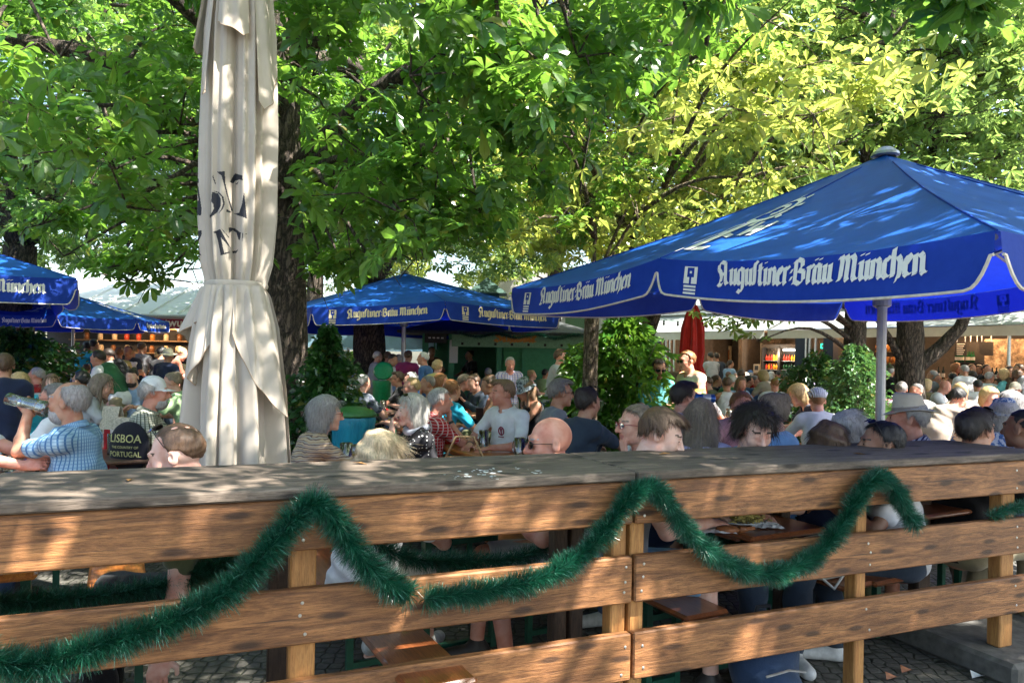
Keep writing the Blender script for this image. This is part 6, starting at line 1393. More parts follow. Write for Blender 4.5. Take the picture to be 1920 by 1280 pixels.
        if a_.startswith('fedora:'):
            hm_ = tops(a_.split(':')[1]); o_ = lathe_hat('h', [(.0001, .095), (.03, .093), (.055, .112), (.072, .098), (.080, .05), (.086, .004), (.112, -.004), (.132, .004), (.136, .0)], (0, -.01, .045), -6, hm_, .93, 1.08, fn=lambda v, a, r: Vector((v.x, v.y, v.z + (.012 * math.cos(2 * a) if r > .11 else (.0 if r > .075 else .010 * math.sin(a))))))
            mb = MB(); mb.lathe([(.0865, .008), (.0845, .030)], (0, 0, 0), 28, .93, 1.08); R3 = rotm((1, 0, 0), R_(-6)); mb.v = [tuple(H(*(R3 @ np.array(v) * 1.012 + np.array([0, -.01, .045]))) + shift) for v in mb.v]; mb.build('hat_band', plain('taupe_band', (.28, .24, .20), .7), o_, True, world=False)
        if a_ == 'helmet':
            wm = plain('helmet_white', (.75, .75, .76), .25, bump=0); n_ = 9; mb = MB()
            for k in range(n_):
                x0 = -.092 + .184 * k / (n_ - 1); w = math.sqrt(max(.05, 1 - (x0 / .108) ** 2))
                pts = [HH(x0 * (1 - .25 * abs(math.cos(t)) ** 2), .012 - .135 * w * math.cos(t) * -1 * -1, .035 + .105 * w * math.sin(t)) for t in [math.pi * (.02 + .96 * i / 12) for i in range(13)]]
                mb.tube(pts, [.007 + .007 * math.sin(math.pi * i / 12) for i in range(13)], 6)
            mb.build('helmet', wm, root, True, world=False); lathe_hat('liner', [(.0001, .10), (.05, .088), (.078, .05), (.09, .0)], (0, -.005, .03), 0, darkm, .98, 1.15, 'helmet_liner')
        if a_ == 'headphones': MB().tube([HH(.09 * math.cos(t), -.01, .02 + .115 * math.sin(t)) for t in [math.pi * i / 12 for i in range(13)]], .009, 8).build('headphones', darkm, root, True, world=False)
        if a_.startswith('strap'):
            sm_ = darkm if a_ == 'strap' else cloth(CC[a_.split(':')[1]]); sd = 1
            pts = [S_[sd] * .55 + N * .45 + [0, .085, -.10], S_[sd] * .55 + N * .45 + [0, .03, .058], S_[sd] * .45 + N * .55 + [0, -.07, .012], W_ + (N - W_) * .35 + [-.02, -.140 * fat, 0], W_ + [-.13 * fat, -.10, .0]]
            MB().tube([Vector(q + shift) for q in pts], .011, 6, flat=.35).build('strap', sm_, root, True, world=False)
        if a_ == 'crossback':
            sm_ = cloth(CC['white'])
            for sd in (-1, 1): MB().tube([Vector(N - u2 * .17 + [sd * .10, -.125, 0] + shift), Vector(N - u2 * .09 + [0, -.120, 0] + shift), Vector(S_[-sd] * .5 + N * .5 + [0, -.06, .02] + shift), Vector(S_[-sd] * .5 + N * .5 + [0, .0, .05] + shift)], .008, 6).build('strap', sm_, root, True, world=False)
        if a_.startswith('backpack:'):
            B = Field(N + [-.22, -.36, -.5], N + [.22, 0, .1], .018); B.ell(N - u2 * .22 + [0, -.19, 0], (.15, .09, .21), .02, cut=lambda X, Y_, Z: (np.abs(Z) - .18) * np.ones_like(X + Y_)); B.ell(N - u2 * .28 + [0, -.26, 0], (.11, .05, .11), .01); p_, q_ = B.mesh(); bo = np_mesh('backpack', p_ + shift, q_, cloth(CC[a_.split(':')[1]], name='bag'), root, True)
            for sd in (-1, 1): MB().tube([Vector(N + [sd * .10, -.12, -.05] + shift), Vector(N + [sd * .11, -.02, .055] + shift), Vector(N + [sd * .12, .10, -.08] + shift), Vector(N + [sd * .13, .06, -.26] + shift)], .014, 6, flat=.5).build('strap', darkm, bo, True, world=False)
        if a_.startswith('vest:'):
            vm_ = cloth(CC[a_.split(':')[1]]); B = Field(lo - .03, hi + .03, det); B.cap(P0 + [0, 0, .02], W_, .136 * fat + o + .008, .130 * fat + o + .008, .05, flat=((0, 1, 0), .80)); B.cap(W_, N - u2 * .10, .136 * fat + o + .008, .150 + o + .006, .05, flat=((0, 1, 0), .78)); B.cap(N - u2 * .1 + [-.07, -.01, 0], N - u2 * .03 + [-.07, 0, 0], .075, .05, .03); B.cap(N - u2 * .1 + [.07, -.01, 0], N - u2 * .03 + [.07, 0, 0], .075, .05, .03)
            B.cap(W_ + [0, .16, .03], N + [0, .12, .08], .018, .11, .02, sub=True); B.cap(N - u2 * .06, N + u2 * .2, .07, .1, .02, sub=True); B.clip(lambda X, Y_, Z: (P0[2] - .04 - Z) * np.ones_like(X + Y_)); p_, q_ = B.mesh(); np_mesh('vest', p_ + shift, q_, vm_, root, True)
        if a_ == 'scarf': MB().tube([Vector(N + nrm(H(0, -.02, -.07) - N) * .02 + np.array([.085 * math.cos(t), .085 * math.sin(t) - .0, .012 * math.sin(2 * t) - .012 * math.sin(t)]) + shift) for t in [2 * math.pi * i / 16 for i in range(17)]], .028, 8, False).build('scarf', cloth((.42, .44, .50), name='scarf'), root, True, world=False)
        if a_ == 'crest':
            c_ = N - u2 * .16 + [-.075, .150, 0] + shift; e2 = np.array([1, .0, 0]); mb = MB(); R0 = .030
            q = [Vector(c_ + e2 * R0 * math.cos(t) + u2 * R0 * 1.15 * math.sin(t) + np.array([0, .012 - .0, 0])) for t in [2 * math.pi * k / 16 for k in range(17)]]; mb.tube(q, .006, 6, False); mb.tube([q[5], Vector(c_ + [0, .014, -.02]), q[3]], .006, 5); mb.tube([q[12], Vector(c_ + [0, .014, .02])], .006, 5)
            mb.tube([Vector(c_ + [-.03, .012, -.050]), Vector(c_ + [.03, .012, -.050])], .005, 5); mb.build('crest', plain('crest_red', (.22, .02, .05), .7, bump=0), cl_o, world=False)
    INFO.append(dict(root=root, A=A, hc=hc, HR=HR, loc=loc, fz=fz, gs=gs, shift=shift, N=N, P0=P0, sit=sit))
    return root
INFO = []
def WPbar(px):
    k = (px - 960) / FPX; s = (k * BA.y - BA.x) / (BD.x - k * BD.y); return (BA + BD * s).y
def at_body(info, p): 
    v = rotm((0, 0, 1), info['fz']) @ ((np.array(p) + info['shift']) * info['gs']); return Vector((v[0] + info['loc'][0], v[1] + info['loc'][1], v[2]))
def WPbar_(x, y):
    px = 960 + FPX * x / y; k = (px - 960) / FPX; q = (k * BA.y - BA.x) / (BD.x - k * BD.y); return (BA + BD * q).y - 1.4
# ================================================================ beer tables and benches
TA = R_(28)
orw = wood_mat('orange_varnish', (.42, .12, .02), (.66, .24, .045), .28, axis='Y', bump=.1, knots=False, coat=.35); brw = wood_mat('brown_bench', (.20, .055, .018), (.34, .11, .035), .28, axis='Y', bump=.1, knots=False, coat=.3); dkt = wood_mat('dark_table', (.10, .05, .035), (.18, .10, .07), .3, axis='Y', bump=.1, knots=False)
grm = plain('green_steel', (.01, .075, .045), .45, bump=0)
def make_table(mat, w=.50, l=2.2):
    t = empty('beer_table'); m = MB(); m.box((0, 0, .756), (w, l, .028), bev=.010); m.build('tabletop', mat, t, world=False)
    m = MB(); m.box((w * .36, 0, .727), (.03, l * .86, .03)); m.box((-w * .36, 0, .727), (.03, l * .86, .03)); m.build('under_rail', mat, t, world=False)
    for s in (-1, 1):
        m = MB(); y = s * l * .36
        for x in (-w * .38, w * .38): m.box((x, y, .37), (.034, .034, .70))
        m.box((0, y, .06), (w * .76, .03, .03)); m.box((0, y, .60), (w * .76, .03, .03)); m.tube([(0, y, .60), (0, y - s * .35, .71)], .010, 6); m.build('leg_frame', grm, t, world=False)
    return t
def make_bench(mat, w=.25, l=2.2):
    t = empty('beer_bench'); m = MB(); m.box((0, 0, .452), (w, l, .028), bev=.012); m.build('seat', mat, t, world=False)
    for s in (-1, 1):
        m = MB(); y = s * l * .36
        for x in (-w * .34, w * .34): m.box((x, y, .22), (.032, .032, .436))
        m.box((0, y, .05), (w * .68, .028, .028)); m.box((0, y, .36), (w * .68, .028, .028)); m.tube([(0, y, .36), (0, y - s * .25, .435)], .009, 6); m.build('leg_frame', grm, t, world=False)
    return t
TD = Vector((math.cos(TA), math.sin(TA), 0)); TN = Vector((-math.sin(TA), math.cos(TA), 0))
TABLES = [(-2.40, 3.45, 'o', 'nearest table behind the fence at the lower left, with a plate of food'), (-.62, 4.55, 'b', 'table between the woman in the knitted cardigan and the one in polka dots'), (-.30, 6.45, 'o', 'orange table where the man in the white polo shirt rests his hands'),
    (.80, 4.40, 'b', 'table seen through the fence gap with the plate, fork and napkins'), (1.88, 4.95, 'b', 'table behind the right post of the fence with a plastic cup'), (3.25, 5.15, 'b', 'table behind the right end of the fence by the dark haired man'),
    (-3.75, 5.9, 'o', 'orange table with beer mugs at the far left behind the bearded drinker'), (-3.25, 6.3, 'd', 'table with the folded menu cards near the man in the white cap'), (-1.75, 8.9, 'd', 'dark table with red trays right of the turquoise bin'), (-.62, 8.9, 'o', 'orange table with a beer mug where the tattooed man leans'),
    (.95, 7.7, 'o', 'sunlit orange table left of the bright green shrub'), (2.35, 7.9, 'o', 'sunlit orange table behind the long haired woman'), (3.55, 8.1, 'o', 'orange table in front of the cyclist in the white helmet'), (5.15, 8.6, 'o', 'sunlit orange table where the man in the beige shirt bends down'),
    (-5.3, 8.2, 'o', 'orange table left of the leaning waiter'), (-5.2, 11.2, 'o', 'orange table in front of the sausage kiosk'), (2.4, 11.0, 'o', 'orange table behind the woman with crossed white straps'), (4.2, 11.6, 'o', 'orange table by the privet bush in the second row of the crowd'), (6.2, 11.6, 'o', 'orange table under the forked tree in the crowd'), (7.6, 10.4, 'o', 'orange table at the right edge of the crowd'), (4.7, 15.6, 'o', 'orange table in the farthest row before the left bar counter'), (7.3, 14.6, 'o', 'orange table in the farthest row before the right bar counter')]
TABLES = [(x * (1.27 if y > 7 else 1), y * (1.27 if y > 7 else 1), k, l) for (x, y, k, l) in TABLES]
TABLES_ALL = list(TABLES)
TABLES = [t for t in TABLES if not (t[0] > 3 and t[1] > WPbar_(t[0], t[1]))]
protoT = {'o': make_table(orw), 'b': make_table(brw), 'd': make_table(dkt)}; protoB = {'o': make_bench(orw), 'b': make_bench(brw)}; used_ = {}
for (x, y, k, lab) in TABLES:
    def put(proto, key, loc, label, cat, grp):
        if key not in used_: o = proto; used_[key] = 1; o.location = loc; o.rotation_euler = (0, 0, TA)
        else: o = dup(proto, loc, TA)
        tag(o, label, cat, grp); return o
    put(protoT[k], 'T' + k, (x, y, 0), lab, 'table', 'beer tables in the garden')
    kb_ = 'b' if k == 'b' else 'o'
    for s in (-1, 1):
        c = Vector((x, y, 0)) + TD * s * .50; who = lab.split('table', 1)[1].strip()
        put(protoB[kb_], 'B' + kb_, (c.x, c.y, 0), ('bench on the left of the table ' if s < 0 else 'bench on the right of the table ') + ' '.join(who.split()[:8]), 'bench', 'benches at the beer tables')
put(protoB['b'], 'Bb', (.0, 2.95, 0), 'brown bench whose end shows under the fence boards near the left post', 'bench', 'benches at the beer tables').location = (-.72, 3.42, 0)
# ---- glasses, plates, trays
gls = glass_mat('beer_glass', (.85, .88, .88), .05, .30); beerm = plain('lager', (.55, .28, .03), .1, bump=0); foamm = plain('foam', (.70, .68, .60), .8, bump=0); chn = plain('china', (.66, .66, .64), .25, bump=0); traym = plain('red_tray', (.42, .015, .02), .35, bump=0)
fries = plain('noodles', (.60, .48, .16), .6, var=.3, nscale=60); meat = plain('roast_meat', (.30, .11, .04), .45, var=.4, nscale=40); napk = plain('napkin', (.66, .66, .66), .85)
def make_mug(fill=.5, r=.045, h=.16, stuff=None):
    t = empty('beer_mug'); m = MB(); m.lathe([(.0001, .001), (r, .001), (r * 1.02, .02), (r * .97, .035), (r * 1.0, h), (r * .90, h), (r * .88, .022), (.0001, .020)], n=16, fn=lambda v, a, rr: Vector((v.x * (1 + .03 * math.cos(8 * a)), v.y * (1 + .03 * math.cos(8 * a)), v.z))); m.build('glass', gls, t, True, world=False)
    if fill: m = MB(); m.lathe([(.0001, .024), (r * .84, .024), (r * .86, .02 + (h - .03) * fill), (.0001, .02 + (h - .03) * fill)], n=14); m.build('beer', stuff or beerm, t, True, world=False)
    m = MB(); m.tube([(r * .95, 0, h * .78), (r * 1.5, 0, h * .80), (r * 1.85, 0, h * .62), (r * 1.8, 0, h * .35), (r * 1.4, 0, h * .2), (r * .95, 0, h * .24)], .0075, 8); m.build('handle', gls, t, True, world=False); return t
mugs = {'full': make_mug(.85), 'half': make_mug(.4), 'empty': make_mug(.08), 'red': make_mug(.6, stuff=plain('red_beer', (.5, .09, .02), .1, bump=0))}; mu = {}
def mug(kind, px, Y, label, rz=0., z=.770, py=None):
    p = WP(px, 700, Y); loc = (p.x, Y, z)
    if kind not in mu: mu[kind] = 1; o = mugs[kind]; o.location = loc; o.rotation_euler = (0, 0, rz)
    else: o = dup(mugs[kind], loc, rz)
    tag(o, label, 'beer mug', 'glass mugs on the tables')
for a in (('empty', 18, 4.75, 'empty glass mug gripped by a hand at the left edge'), ('empty', 652, 5.3, 'tall clear glass mug in front of the woman in the knitted cardigan')): mug(*a, rz=random.Random(a[1]).random() * 6)
mrng = random.Random(12)
SHORT = {l: q for l, q in zip([t[3] for t in TABLES_ALL], ('nearest left table', 'cardigan woman table', 'white polo man table', 'gap table', 'table behind the right post', 'table at the right fence end', 'far left orange table', 'menu card table', 'dark table by the bin', 'tattooed man table', 'table left of the green shrub', 'table behind the long haired woman', 'table before the cyclist', 'bending man table', 'table left of the leaning waiter', 'table before the sausage kiosk', 'crossed strap woman table', 'privet bush table', 'forked tree table', 'table at the right crowd edge', 'last row left bar table', 'last row right bar table'))}; SHORT = [SHORT[t[3]] for t in TABLES]
for ti, (x, y, k, lab) in enumerate(TABLES):
    if ti in (0, 1, 3): continue
    for q, (v, wh) in enumerate(((-.75, 'at the near end of the '), (-.05, 'half way along the '), (.7, 'at the far end of the '))):
        if mrng.random() < .2: continue
        c = Vector((x, y, .770)) + TN * (v + mrng.uniform(-.15, .15)) + TD * mrng.uniform(-.15, .15); kd = ['full', 'half', 'half', 'red', 'empty'][mrng.randrange(5)]
        if kd not in mu: mu[kd] = 1; o = mugs[kd]; o.location = c; o.rotation_euler = (0, 0, mrng.random() * 6)
        else: o = dup(mugs[kd], c, mrng.random() * 6)
        sh_ = SHORT[ti]; tag(o, ({'full': 'full beer mug ', 'half': 'half full beer mug ', 'red': 'mug of reddish beer ', 'empty': 'empty mug '}[kd] + wh + sh_), 'beer mug', 'glass mugs on the tables')
def plate(loc, label, food, r=.12, knife=False):
    t = empty('plate', loc); m = MB(); m.lathe([(.0001, .004), (r * .6, .004), (r * .68, .008), (r, .020), (r, .016), (r * .62, .001), (.0001, .001)], n=26, sx=1.15); m.build('dish', chn, t, True, world=False); rs = random.Random(label)
    for (fm, n, rr, cx, cy, nm) in food:
        m = MB()
        for k in range(n):
            c = Vector((cx + rs.gauss(0, rr), cy + rs.gauss(0, rr), .012 + abs(rs.gauss(0, .010)))); d = Vector((rs.uniform(-1, 1), rs.uniform(-1, 1), rs.uniform(-.3, .3))).normalized() * .018; m.tube([c - d, c + Vector((0, 0, .006)), c + d], .0035 if fm is fries else .009, 5)
        m.build(nm, fm, t, True, world=False)
    tag(t, label, 'plate')
    if knife:
        f_ = empty('fork', (loc[0] - .04, loc[1] + .02, loc[2] + .02)); m = MB(); m.tube([(-.09, .03, .012), (0, 0, .004), (.02, -.008, .0)], .004, 6, flat=.5); m.build('handle', steel, f_, world=False); m = MB()
        for q in (-1, 0, 1): m.tube([(.02, -.008 + .004 * q, .0), (.06, -.02 + .006 * q, .002)], .0013, 4)
        m.build('tines', steel, f_, world=False); tag(f_, 'steel fork lying on the oval plate seen through the fence gap', 'fork')
plate((-2.72, 3.95, .771), 'white plate with noodles and salad at the left edge table', [(fries, 90, .035, .03, 0, 'noodles'), (meat, 14, .02, -.05, .02, 'meat')])
p = WP(1395, 700, 3.55); plate((p.x, 3.62, .771), 'white oval plate with pale noodles and fork seen through the fence gap', [(fries, 160, .032, .05, 0, 'noodles')], .125, True)
m = MB(); c = Vector((WP(1370, 700, 3.40).x, 3.40, .785)); rs = random.Random(4)
m.lathe([(.0001, -.02), (.03, -.012), (.038, 0), (.028, .014), (.0001, .02)], c, 14, 1.5, 1.); m.tube([c + Vector((.05, 0, 0)), c + Vector((.09, .01, 0)), c + Vector((.13, .02, .004))], [.02, .012, .008], 8); tag(m.build('roast_leg', meat, None, True), 'browned roast chicken leg on paper beside the oval plate', 'food')
def crumple(c, sx, sy, h, label, seed, name='napkin', mat=None):
    rs = random.Random(seed); n = 9; V = [(c[0] + sx * (i / (n - 1) - .5), c[1] + sy * (j / (n - 1) - .5) + .01 * rs.random(), c[2] + .003 + h * rs.random() * (1 - abs(i / (n - 1) - .5))) for i in range(n) for j in range(n)]; m = MB(); m.add(V, [(i * n + j, (i + 1) * n + j, (i + 1) * n + j + 1, i * n + j + 1) for i in range(n - 1) for j in range(n - 1)]); tag(m.build(name, mat or napk), label, 'napkin' if name == 'napkin' else 'bag')
crumple((WP(1445, 700, 3.5).x, 3.52, .771), .15, .10, .02, 'folded white napkin right of the oval plate', 3); crumple((WP(1350, 700, 3.4).x, 3.42, .771), .16, .14, .012, 'greasy paper under the roast chicken leg', 4)
crumple((TABLES[11][0] + .3, TABLES[11][1] - .6, .771), .34, .22, .09, 'crumpled white plastic bag on the sunlit table by the long haired woman', 6, 'plastic_bag'); crumple((-2.55, 3.8, .771), .24, .12, .012, 'white paper napkin on the table beside the noodle plate', 8)
def tray(px, Y, label, rz):
    p = WP(px, 700, Y); t = empty('tray', (p.x, Y, .771), rz); m = MB(); m.box((0, 0, .004), (.42, .30, .006), bev=.003); m.build('base', traym, t, world=False); m = MB(); m.tube([(-.21, -.15, .012), (.21, -.15, .012), (.21, .15, .012), (-.21, .15, .012), (-.21, -.15, .012)], .009, 6); m.build('rim', traym, t, True, world=False); tag(t, label, 'tray', 'red serving trays')
for (ti, v, lab) in ((8, -.35, 'red tray on the dark table right of the bin'), (2, .55, 'red tray with bread left of the white polo man'), (9, .3, 'red tray on the orange table by the tattooed man'), (13, -.3, 'red tray by the bending man in the beige shirt'), (6, .3, 'red tray on the orange table at the far left')):
    x, y = TABLES[ti][:2]; c = Vector((x, y, 0)) + TN * v; tray(960 + FPX * c.x / c.y, c.y, lab, TA + 1.57)
    if ti == 2: BREAD = c
m = MB(); m.lathe([(.0001, 0), (.08, .01), (.09, .04), (.05, .08), (.0001, .09)], (BREAD.x, BREAD.y, .778), 14, 1.3, 1); tag(m.build('bread_loaf', plain('bread', (.45, .24, .09), .8, var=.3), None, True), 'crusty bread on the red tray left of the white polo man', 'bread')
# wine glass, preserving jar, water bottle, can, cup, basket, menu cards
def stem_glass(px, Y, label):
    p = WP(px, 700, Y); t = empty('wine_glass', (p.x, Y, .771)); m = MB(); m.lathe([(.0001, .002), (.032, .002), (.006, .008), (.005, .08), (.03, .10), (.037, .13), (.030, .185), (.028, .185), (.034, .13), (.0001, .10)], n=16); m.build('glass', gls, t, True, world=False); m = MB(); m.lathe([(.0001, .102), (.030, .108), (.033, .125), (.0001, .125)], n=14); m.build('wine', plain('white_wine', (.5, .42, .10), .05, bump=0), t, True, world=False); tag(t, label, 'glass')
stem_glass(672, 5.0, 'wine glass with white wine between the mug and the jar')
p = WP(684, 700, 4.8); t = empty('glass_jar', (p.x, 4.8, .771)); m = MB(); m.lathe([(.0001, 0), (.045, .002), (.048, .05), (.040, .065), (.042, .08), (.036, .08), (.040, .04), (.0001, .01)], n=18); m.build('jar', gls, t, True, world=False); tag(t, 'small clear preserving jar near the hands of the woman in the cardigan', 'jar')
p = Vector((TABLES[12][0], TABLES[12][1], 0)) - TN * .3; t = bottle('water_bottle', (p.x, p.y, .771), glass_mat('bottle_glass', (.6, .75, .72), .05, .45), .27, .035, pap); tag(t, 'clear water bottle standing before the fair haired woman in navy', 'bottle')
p = Vector((TABLES[9][0], TABLES[9][1], 0)) - TN * .4; t = bottle('water_bottle', (p.x, p.y, .771), glass_mat('pet_bottle', (.6, .7, .85), .1, .35), .24, .036, None); m = MB(); m.lathe([(.016, .24), (.016, .262), (.0001, .262)], n=10); m.build('cap', plain('blue_cap', (.03, .12, .6), .4, bump=0), t, world=False); tag(t, 'plastic water bottle with blue cap by the tattooed man', 'bottle')
p = WP(1722, 700, 4.0); t = empty('plastic_cup', (p.x, 4.05, .771)); m = MB(); m.lathe([(.0001, .001), (.030, .001), (.040, .085), (.038, .085), (.029, .004)], n=16); m.build('cup', gls, t, True, world=False); m = MB(); m.lathe([(.0001, .004), (.030, .004), (.034, .03), (.0001, .03)], n=14); m.build('drink', redd, t, True, world=False); tag(t, 'clear plastic cup with a red drink seen through the right fence gap', 'cup')
m = MB(); p = WP(862, 700, 4.3)
for k in range(7): m.lathe([(.09 + .006 * k, .78 + .016 * k), (.098 + .006 * k, .788 + .016 * k), (.09 + .006 * k, .796 + .016 * k)], (p.x, 4.9, 0), 22, 1.2, .8)
m.tube([(p.x - .13, 4.9, .88), (p.x - .06, 4.9, 1.03), (p.x + .06, 4.9, 1.03), (p.x + .13, 4.9, .88)], .008, 6); tag(m.build('wicker_basket', plain('wicker', (.30, .20, .10), .8, var=.4, nscale=90), None, True), 'small wicker basket with a handle beside the man in red checks', 'basket')
def menu(px, py, Y, label, rz, h=.30):
    p = WP(px, py, Y); t = empty('menu_card', (p.x, Y, .771), rz); mm = plain('menu_paper', (.50, .44, .34), .6, var=.3, nscale=60)
    for s in (-1, 1): m = MB(); m.box((0, s * .04, h / 2), (.21, .004, h), Matrix.Rotation(s * .22, 3, 'X')); c_ = m.build('leaf', mm, t, world=False); m = MB(); m.box((0, s * .0445, h * .22), (.19, .0012, .05), Matrix.Rotation(s * .22, 3, 'X')); m.build('picture_strip', plain('menu_picture', (.30, .10, .08), .6, var=.6, nscale=30), t, world=False)
    tag(t, label, 'menu')
menu(232, 750, 6.25, 'standing menu card behind the man in the white cap', .1, .23); menu(212, 740, 7.4, 'further standing menu card left of the goateed man', -.3, .24)
redch = stripes_mat('red_gingham', 0, 9, ((.62, .58, .56), (.45, .03, .04)), axis2=2, freq2=9, c2=(.45, .03, .04), duty=.5)
m = MB(); p = WP(222, 700, 5.9); V = [(p.x - .12 + .24 * i / 8, 5.9 + .02 * math.sin(i * 1.6), .93 - .42 * j / 4) for i in range(9) for j in range(5)]; m.add(V, [(i * 5 + j, i * 5 + j + 1, (i + 1) * 5 + j + 1, (i + 1) * 5 + j) for i in range(8) for j in range(4)]); tag(m.build('tablecloth', redch, None, True), 'red and white checked cloth hanging behind the black printed bag', 'cloth')
# ---- bins
tq = NT('turquoise_bag'); v = tq.coords('Object', (1, 1, .25)); n1 = tq.noise(v, 9, 5, .7); tq.base(tq.ramp(n1, [(.3, (.0, .16, .26)), (.7, (.02, .36, .50))])).set(Roughness=.35); tq.bump(n1, .9, .03)
def bin_(px, Y, zt_, r, label, bodym, lidm, lid_open=False, h=.8):
    p = WP(px, 700, Y); t = empty('waste_bin', (p.x, Y, 0)); m = MB(); m.lathe([(.0001, .02), (r * .8, .02), (r * .86, .3), (r * .96, h - .10), (r * 1.03, h - .03), (r, h)], n=56, fn=lambda v, a, rr: Vector((v.x * (1 + .028 * math.sin(17 * a) * (1 - v.z / h * .5)), v.y * (1 + .028 * math.sin(17 * a) * (1 - v.z / h * .5)), v.z))); m.build('bag', bodym, t, True, world=False)
    f_ = .35 if lid_open else 1; m = MB(); M_ = Matrix.Rotation(R_(68 if lid_open else 0), 3, 'X'); m.lathe([(.0001, -.01 * f_), (r * 1.06, 0), (r * 1.08, .02 * f_), (r * .9, .06 * f_), (r * .4, .085 * f_), (.0001, .09 * f_)], n=40); m.v = [tuple(M_ @ Vector(v) + Vector((0, r * .95 if lid_open else 0, h + .005 + (r if lid_open else 0)))) for v in m.v]; m.build('lid', lidm, t, True, world=False); tag(t, label, 'bin')
bin_(664, 6.5, .9, .19, 'bin with a turquoise bag and a flat green lid behind the women', tq.m, plain('green_lid', (.05, .18, .05), .4, bump=0), h=1.02)
bin_(716, 13.5, .9, .17, 'far green bin with its shiny lid propped open by the trunk', plain('green_bin', (.01, .22, .08), .3, bump=0), plain('green_bin', (.01, .22, .08), .3, bump=0), True, h=1.12)
# ---- bags and rucksack under the near tables
c = Vector((WP(1420, 1250, 3.4).x, 3.3, 0)); B = Field((-.2, -.15, 0), (.2, .15, .46), .012); B.ell((0, 0, .2), (.17, .11, .21), .02); B.ell((0, -.09, .14), (.12, .06, .10), .02); B.warp(lambda X, Y_, Z: .006 * np.sin(30 * Z + 12 * X)) 
B.clip(lambda X, Y_, Z: (.006 - Z) * np.ones_like(X + Y_)); a_, b_ = B.mesh(); bp_ = empty('rucksack', tuple(c), .3); np_mesh('bag', a_, b_, cloth((.012, .028, .065), name='rucksack'), bp_, True); MB().tube([(-.05, .02, .40), (-.03, .02, .46), (.03, .02, .46), (.05, .02, .40)], .01, 6).build('handle', darkm, bp_, world=False); MB().tube([(-.10, -.145, .22), (0, -.165, .245), (.10, -.145, .22)], .005, 5).build('zip', steel, bp_, world=False); tag(bp_, 'dark blue rucksack standing on the cobbles under the right fence panel', 'rucksack')
c = Vector((WP(1570, 1090, 3.6).x, 3.75, .467)); B = Field((-.2, -.12, 0), (.2, .12, .3), .012); B.ell((0, 0, .11), (.17, .09, .12), .02); B.warp(lambda X, Y_, Z: .006 * np.sin(34 * X + 12 * Z)); B.clip(lambda X, Y_, Z: (.004 - Z) * np.ones_like(X + Y_)); a_, b_ = B.mesh(); bp_ = empty('shoulder_bag', tuple(c), .2); np_mesh('bag', a_, b_, cloth((.55, .54, .50), name='bag'), bp_, True); MB().tube([(-.12, -.05, .18), (-.10, -.09, .05), (-.02, -.11, -.02), (.06, -.09, .06), (.10, -.05, .18)], .008, 6).build('strap', plain('pale_strap', (.5, .5, .48), .6), bp_, world=False); tag(bp_, 'white shoulder bag on the bench left of the right fence post', 'bag')
cr = random.Random(2)
for k, (px, py) in enumerate(((1672, 1275), (1832, 1272), (1700, 1262))):
    Y = 1.55 * FPX / (py - HY(px)); p = WP(px, py, Y); m = MB(); m.add([(p.x - .03, Y - .01, .008), (p.x + .03, Y - .02, .03), (p.x + .035, Y + .02, .012), (p.x - .02, Y + .025, .035)], [(0, 1, 2, 3)]); tag(m.build('litter', [napk, meat, meat][1 if k != 1 else 0]), ['brown dry leaf on the cobbles under the right panel', 'scrap of white paper on the cobbles at the lower right', 'small brown scrap beside the dry leaf'][k], 'litter')
# ================================================================ the guests. Each has his own pose, clothes and place
P_ = person
T2 = ('table', 'table')
# --- left group
P_('grey bearded man in a pale blue checked shirt drinking from a big glass, close left', 130, 716, 4.5, -92, 'tan', ('ring', 'grey'), 'plaidblue', arms=('drink', 'table'), fat=1.22, collar=True, acc=('beard:grey', 'watch'), lean=4, hscale=1.06, head=(0, -4)); DR = INFO[-1]
P_('person cut off by the left edge whose hand grips an empty mug', -75, 712, 4.45, 82, 'pink', ('short', 'grey'), 'white', arms=('reach', 'reach'), fat=1.1)
P_('man in a white cap and checked shirt with a dark bag strap', 290, 709, 5.75, 68, 'red', ('short', 'grey'), 'plaidgreen', arms=('fold', 'chin') if False else ('fold', 'table'), collar=True, acc=('cap:white', 'beard:grey', 'strap'), lean=6, fat=1.1)
CAPM = INFO[-1]
P_('man with cropped hair and sunglasses pushed up on his head, low behind the fence', 333, 797, 3.05, -97, 'pale', ('crop', 'brown'), 'olive', acc=('suntop',), head=(0, 15), hscale=1.06, arms=('down', 'down'))
P_('man with grey hair and moustache in a red and navy jacket', 68, 689, 7.2, -88, 'red', ('short', 'grey'), 'red', sleeves='long', acc=('tache:white', 'strap:navy'), fat=1.15)
P_('pink faced man with grey hair and dark rimmed glasses behind the bearded drinker', 102, 719, 5.6, -95, 'pink', ('short', 'salt'), 'white', acc=('specs',), fat=1.1)
P_('dark haired man in an olive shirt with blue framed sunglasses', 152, 696, 6.2, -75, 'tan', ('short', 'black'), 'olive', acc=('bluespecs',), fat=1.1)
P_('long haired woman in a pale top facing right with her hands together', 193, 702, 6.9, 72, 'fair', ('long', 'ash'), 'lightgrey', fem=True, arms=('phone', 'phone'), head=(0, 22))
P_('waiter in a white shirt and dark green waistcoat bending over the table', 184, 657, 8.2, -82, 'tan', ('short', 'dark'), 'white', sit=False, sleeves='long', arms=('carry', 'carry'), lean=34, acc=('vest:green',), head=(0, 4))
P_('second waiter in a dark waistcoat bending behind the first one', 203, 654, 9.6, -80, 'tan', ('short', 'dark'), 'white', sit=False, sleeves='long', arms=('carry', 'carry'), lean=30, acc=('vest:black',), head=(0, 20))
P_('woman with brown hair tied back facing left beyond the menu cards', 233, 686, 7.9, -82, 'fair', ('bun', 'brown'), 'pink', fem=True)
